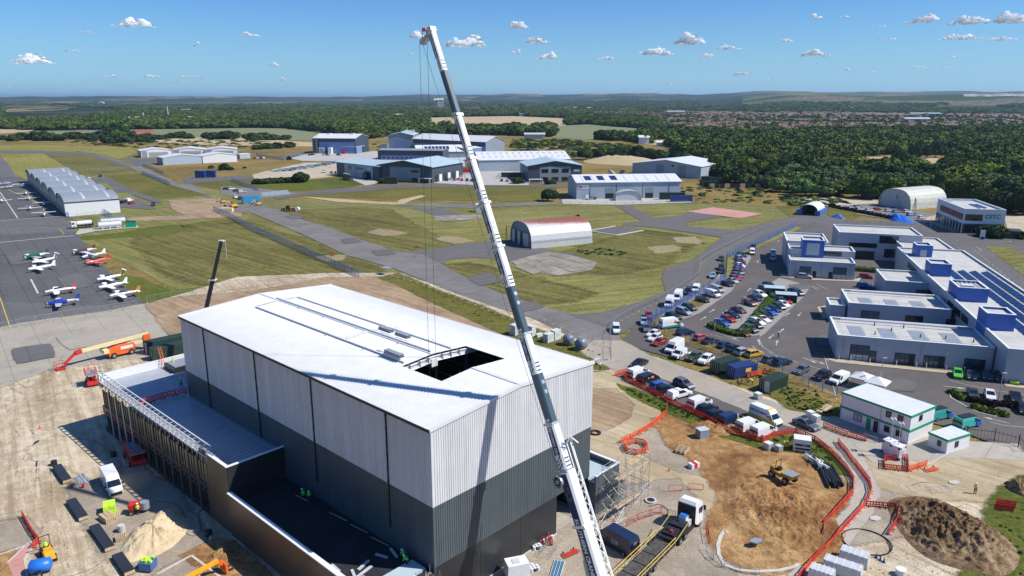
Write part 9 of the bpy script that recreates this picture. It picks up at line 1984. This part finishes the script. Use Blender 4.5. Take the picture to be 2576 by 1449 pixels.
def cloud(u,v,w,h,i,wisp=False):
    d=ray(u,v);el=math.atan2(d.z,math.hypot(d.x,d.y));rg=min(26000,1250/math.tan(max(el,.02)));hor=Vector((d.x,d.y,0)).normalized();c=Vector((0,0,CH))+d.normalized()*(rg/math.cos(el))
    dep=(c-Vector((0,0,CH))).dot(Vector((0,CP,-SP)));k=dep/F;W_,H_=w*k/2,h*k;side=Vector((hor.y,-hor.x,0));r=random.Random(i);q=MB();n=int(22+w*.6)if not wisp else 9
    peaks=[(r.uniform(-.6,.6),r.uniform(.6,1))for _ in range(3)]
    for j in range(n):
        x=r.uniform(-1,1);env=max(max(0,1-abs(x-px)/.75)*ph for px,ph in peaks)*(1-x*x*.6)+.12;s_=H_*r.uniform(.16,.34)*(1-.45*abs(x));z=r.uniform(0,max(.05,env))*H_*.72
        q.M=Matrix.Translation(c+side*(x*W_*.86)+hor*r.uniform(-.5,.5)*W_*.5+Vector((0,0,z-H_*.4)))@Matrix.Rotation(r.uniform(0,3),4,'Z')@Matrix.Diagonal((s_*1.5,s_*1.3,s_*(.75 if z>.1*H_ else .4),1))
        vv=[tuple(Vector(p)*(1+.22*noise.noise(Vector(p)*1.7+Vector((j,i,0)))))for p in IV];q.add(vv,IF)
    ob=link('cloud',q.mesh('cloud',M['cloud'],True));md=ob.modifiers.new('r','REMESH');md.mode='VOXEL';md.voxel_size=max(H_/13,W_/40);md.use_smooth_shade=True
    tx=bpy.data.textures.new('puff','CLOUDS');tx.noise_scale=H_*.22;dm=ob.modifiers.new('d','DISPLACE');dm.texture=tx;dm.strength=H_*.16;dm.texture_coords='LOCAL'
    return ob
CL='332,55,115,30 1305,60,52,26 1170,100,112,42 1052,83,52,30 1352,97,74,28 1376,138,66,24 1298,130,42,14 1033,135,26,9 690,158,38,19 630,84,52,16 495,110,26,15 178,125,42,15 80,145,98,36 1735,95,82,40 1650,128,104,26 1522,144,60,15 1830,117,80,16 1775,138,52,13 2050,132,80,22 1975,100,50,13 1865,183,50,15 2055,37,32,22 2130,41,40,13 2320,45,88,32 2420,92,120,17 2435,50,112,28 2545,42,84,38 2520,96,72,13 2392,139,42,13 2305,168,52,9 2130,175,42,11 2385,172,36,11 1945,197,42,10 1805,200,42,8 1735,200,40,8 1270,215,36,8 715,198,36,11 375,190,60,11 15,215,32,12 285,190,50,9 480,192,70,8 1640,183,30,6 2220,65,22,9 2248,98,26,10 2215,97,20,10 2050,157,40,9 1960,143,40,8 2180,70,22,7 1900,215,36,6 2200,180,30,7 910,232,40,5 560,205,40,7 430,205,50,6 1450,222,30,5 1310,215,40,6 1690,210,60,6 2060,205,40,6 1990,172,30,7 215,80,70,7 2560,205,40,6'
BIG={(1170,100):'largest white cumulus just right of the crane boom head',(332,55):'flat white cumulus high on the left',(80,145):'ragged white cumulus low at the left edge',(1735,95):'tall white cumulus in the group right of centre',(1650,128):'long white cumulus just left of the tall one',(2545,42):'big white cumulus cut by the right edge',(2320,45):'white cumulus near the top right',(2435,50):'white cumulus between the two top right ones',(1305,60):'rounded white cumulus high above the white roofs',(1352,97):'pyramid-shaped white cumulus near the centre',(1052,83):'small white cumulus left of the crane boom head',(2050,132):'compact white cumulus above the wood'}
for i,s in enumerate(CL.split()):
    u,v,w,h=map(float,s.split(','));o=cloud(u,v,w,h,i,w<45)
    if (u,v)in BIG:tag(o,BIG[(u,v)],'cloud')
    else:tag(o,'small scattered fair-weather cloud over the far horizon','cloud','small scattered clouds')
hz=MB().box(-45000,-2000,-1.6,45000,60000,230).mesh('haze',[])
m=bpy.data.materials.new('haze_air');m.use_nodes=True;nt=m.node_tree;nt.nodes.clear();pv=nt.nodes.new('ShaderNodeVolumePrincipled');ou=nt.nodes.new('ShaderNodeOutputMaterial');nt.links.new(pv.outputs[0],ou.inputs['Volume'])
pv.inputs['Density'].default_value=4.2e-5;pv.inputs['Color'].default_value=(.50,.74,1,1);pv.inputs['Anisotropy'].default_value=.2
hz.materials.clear();hz.materials.append(m);tag(link('haze',hz),kind='stuff')
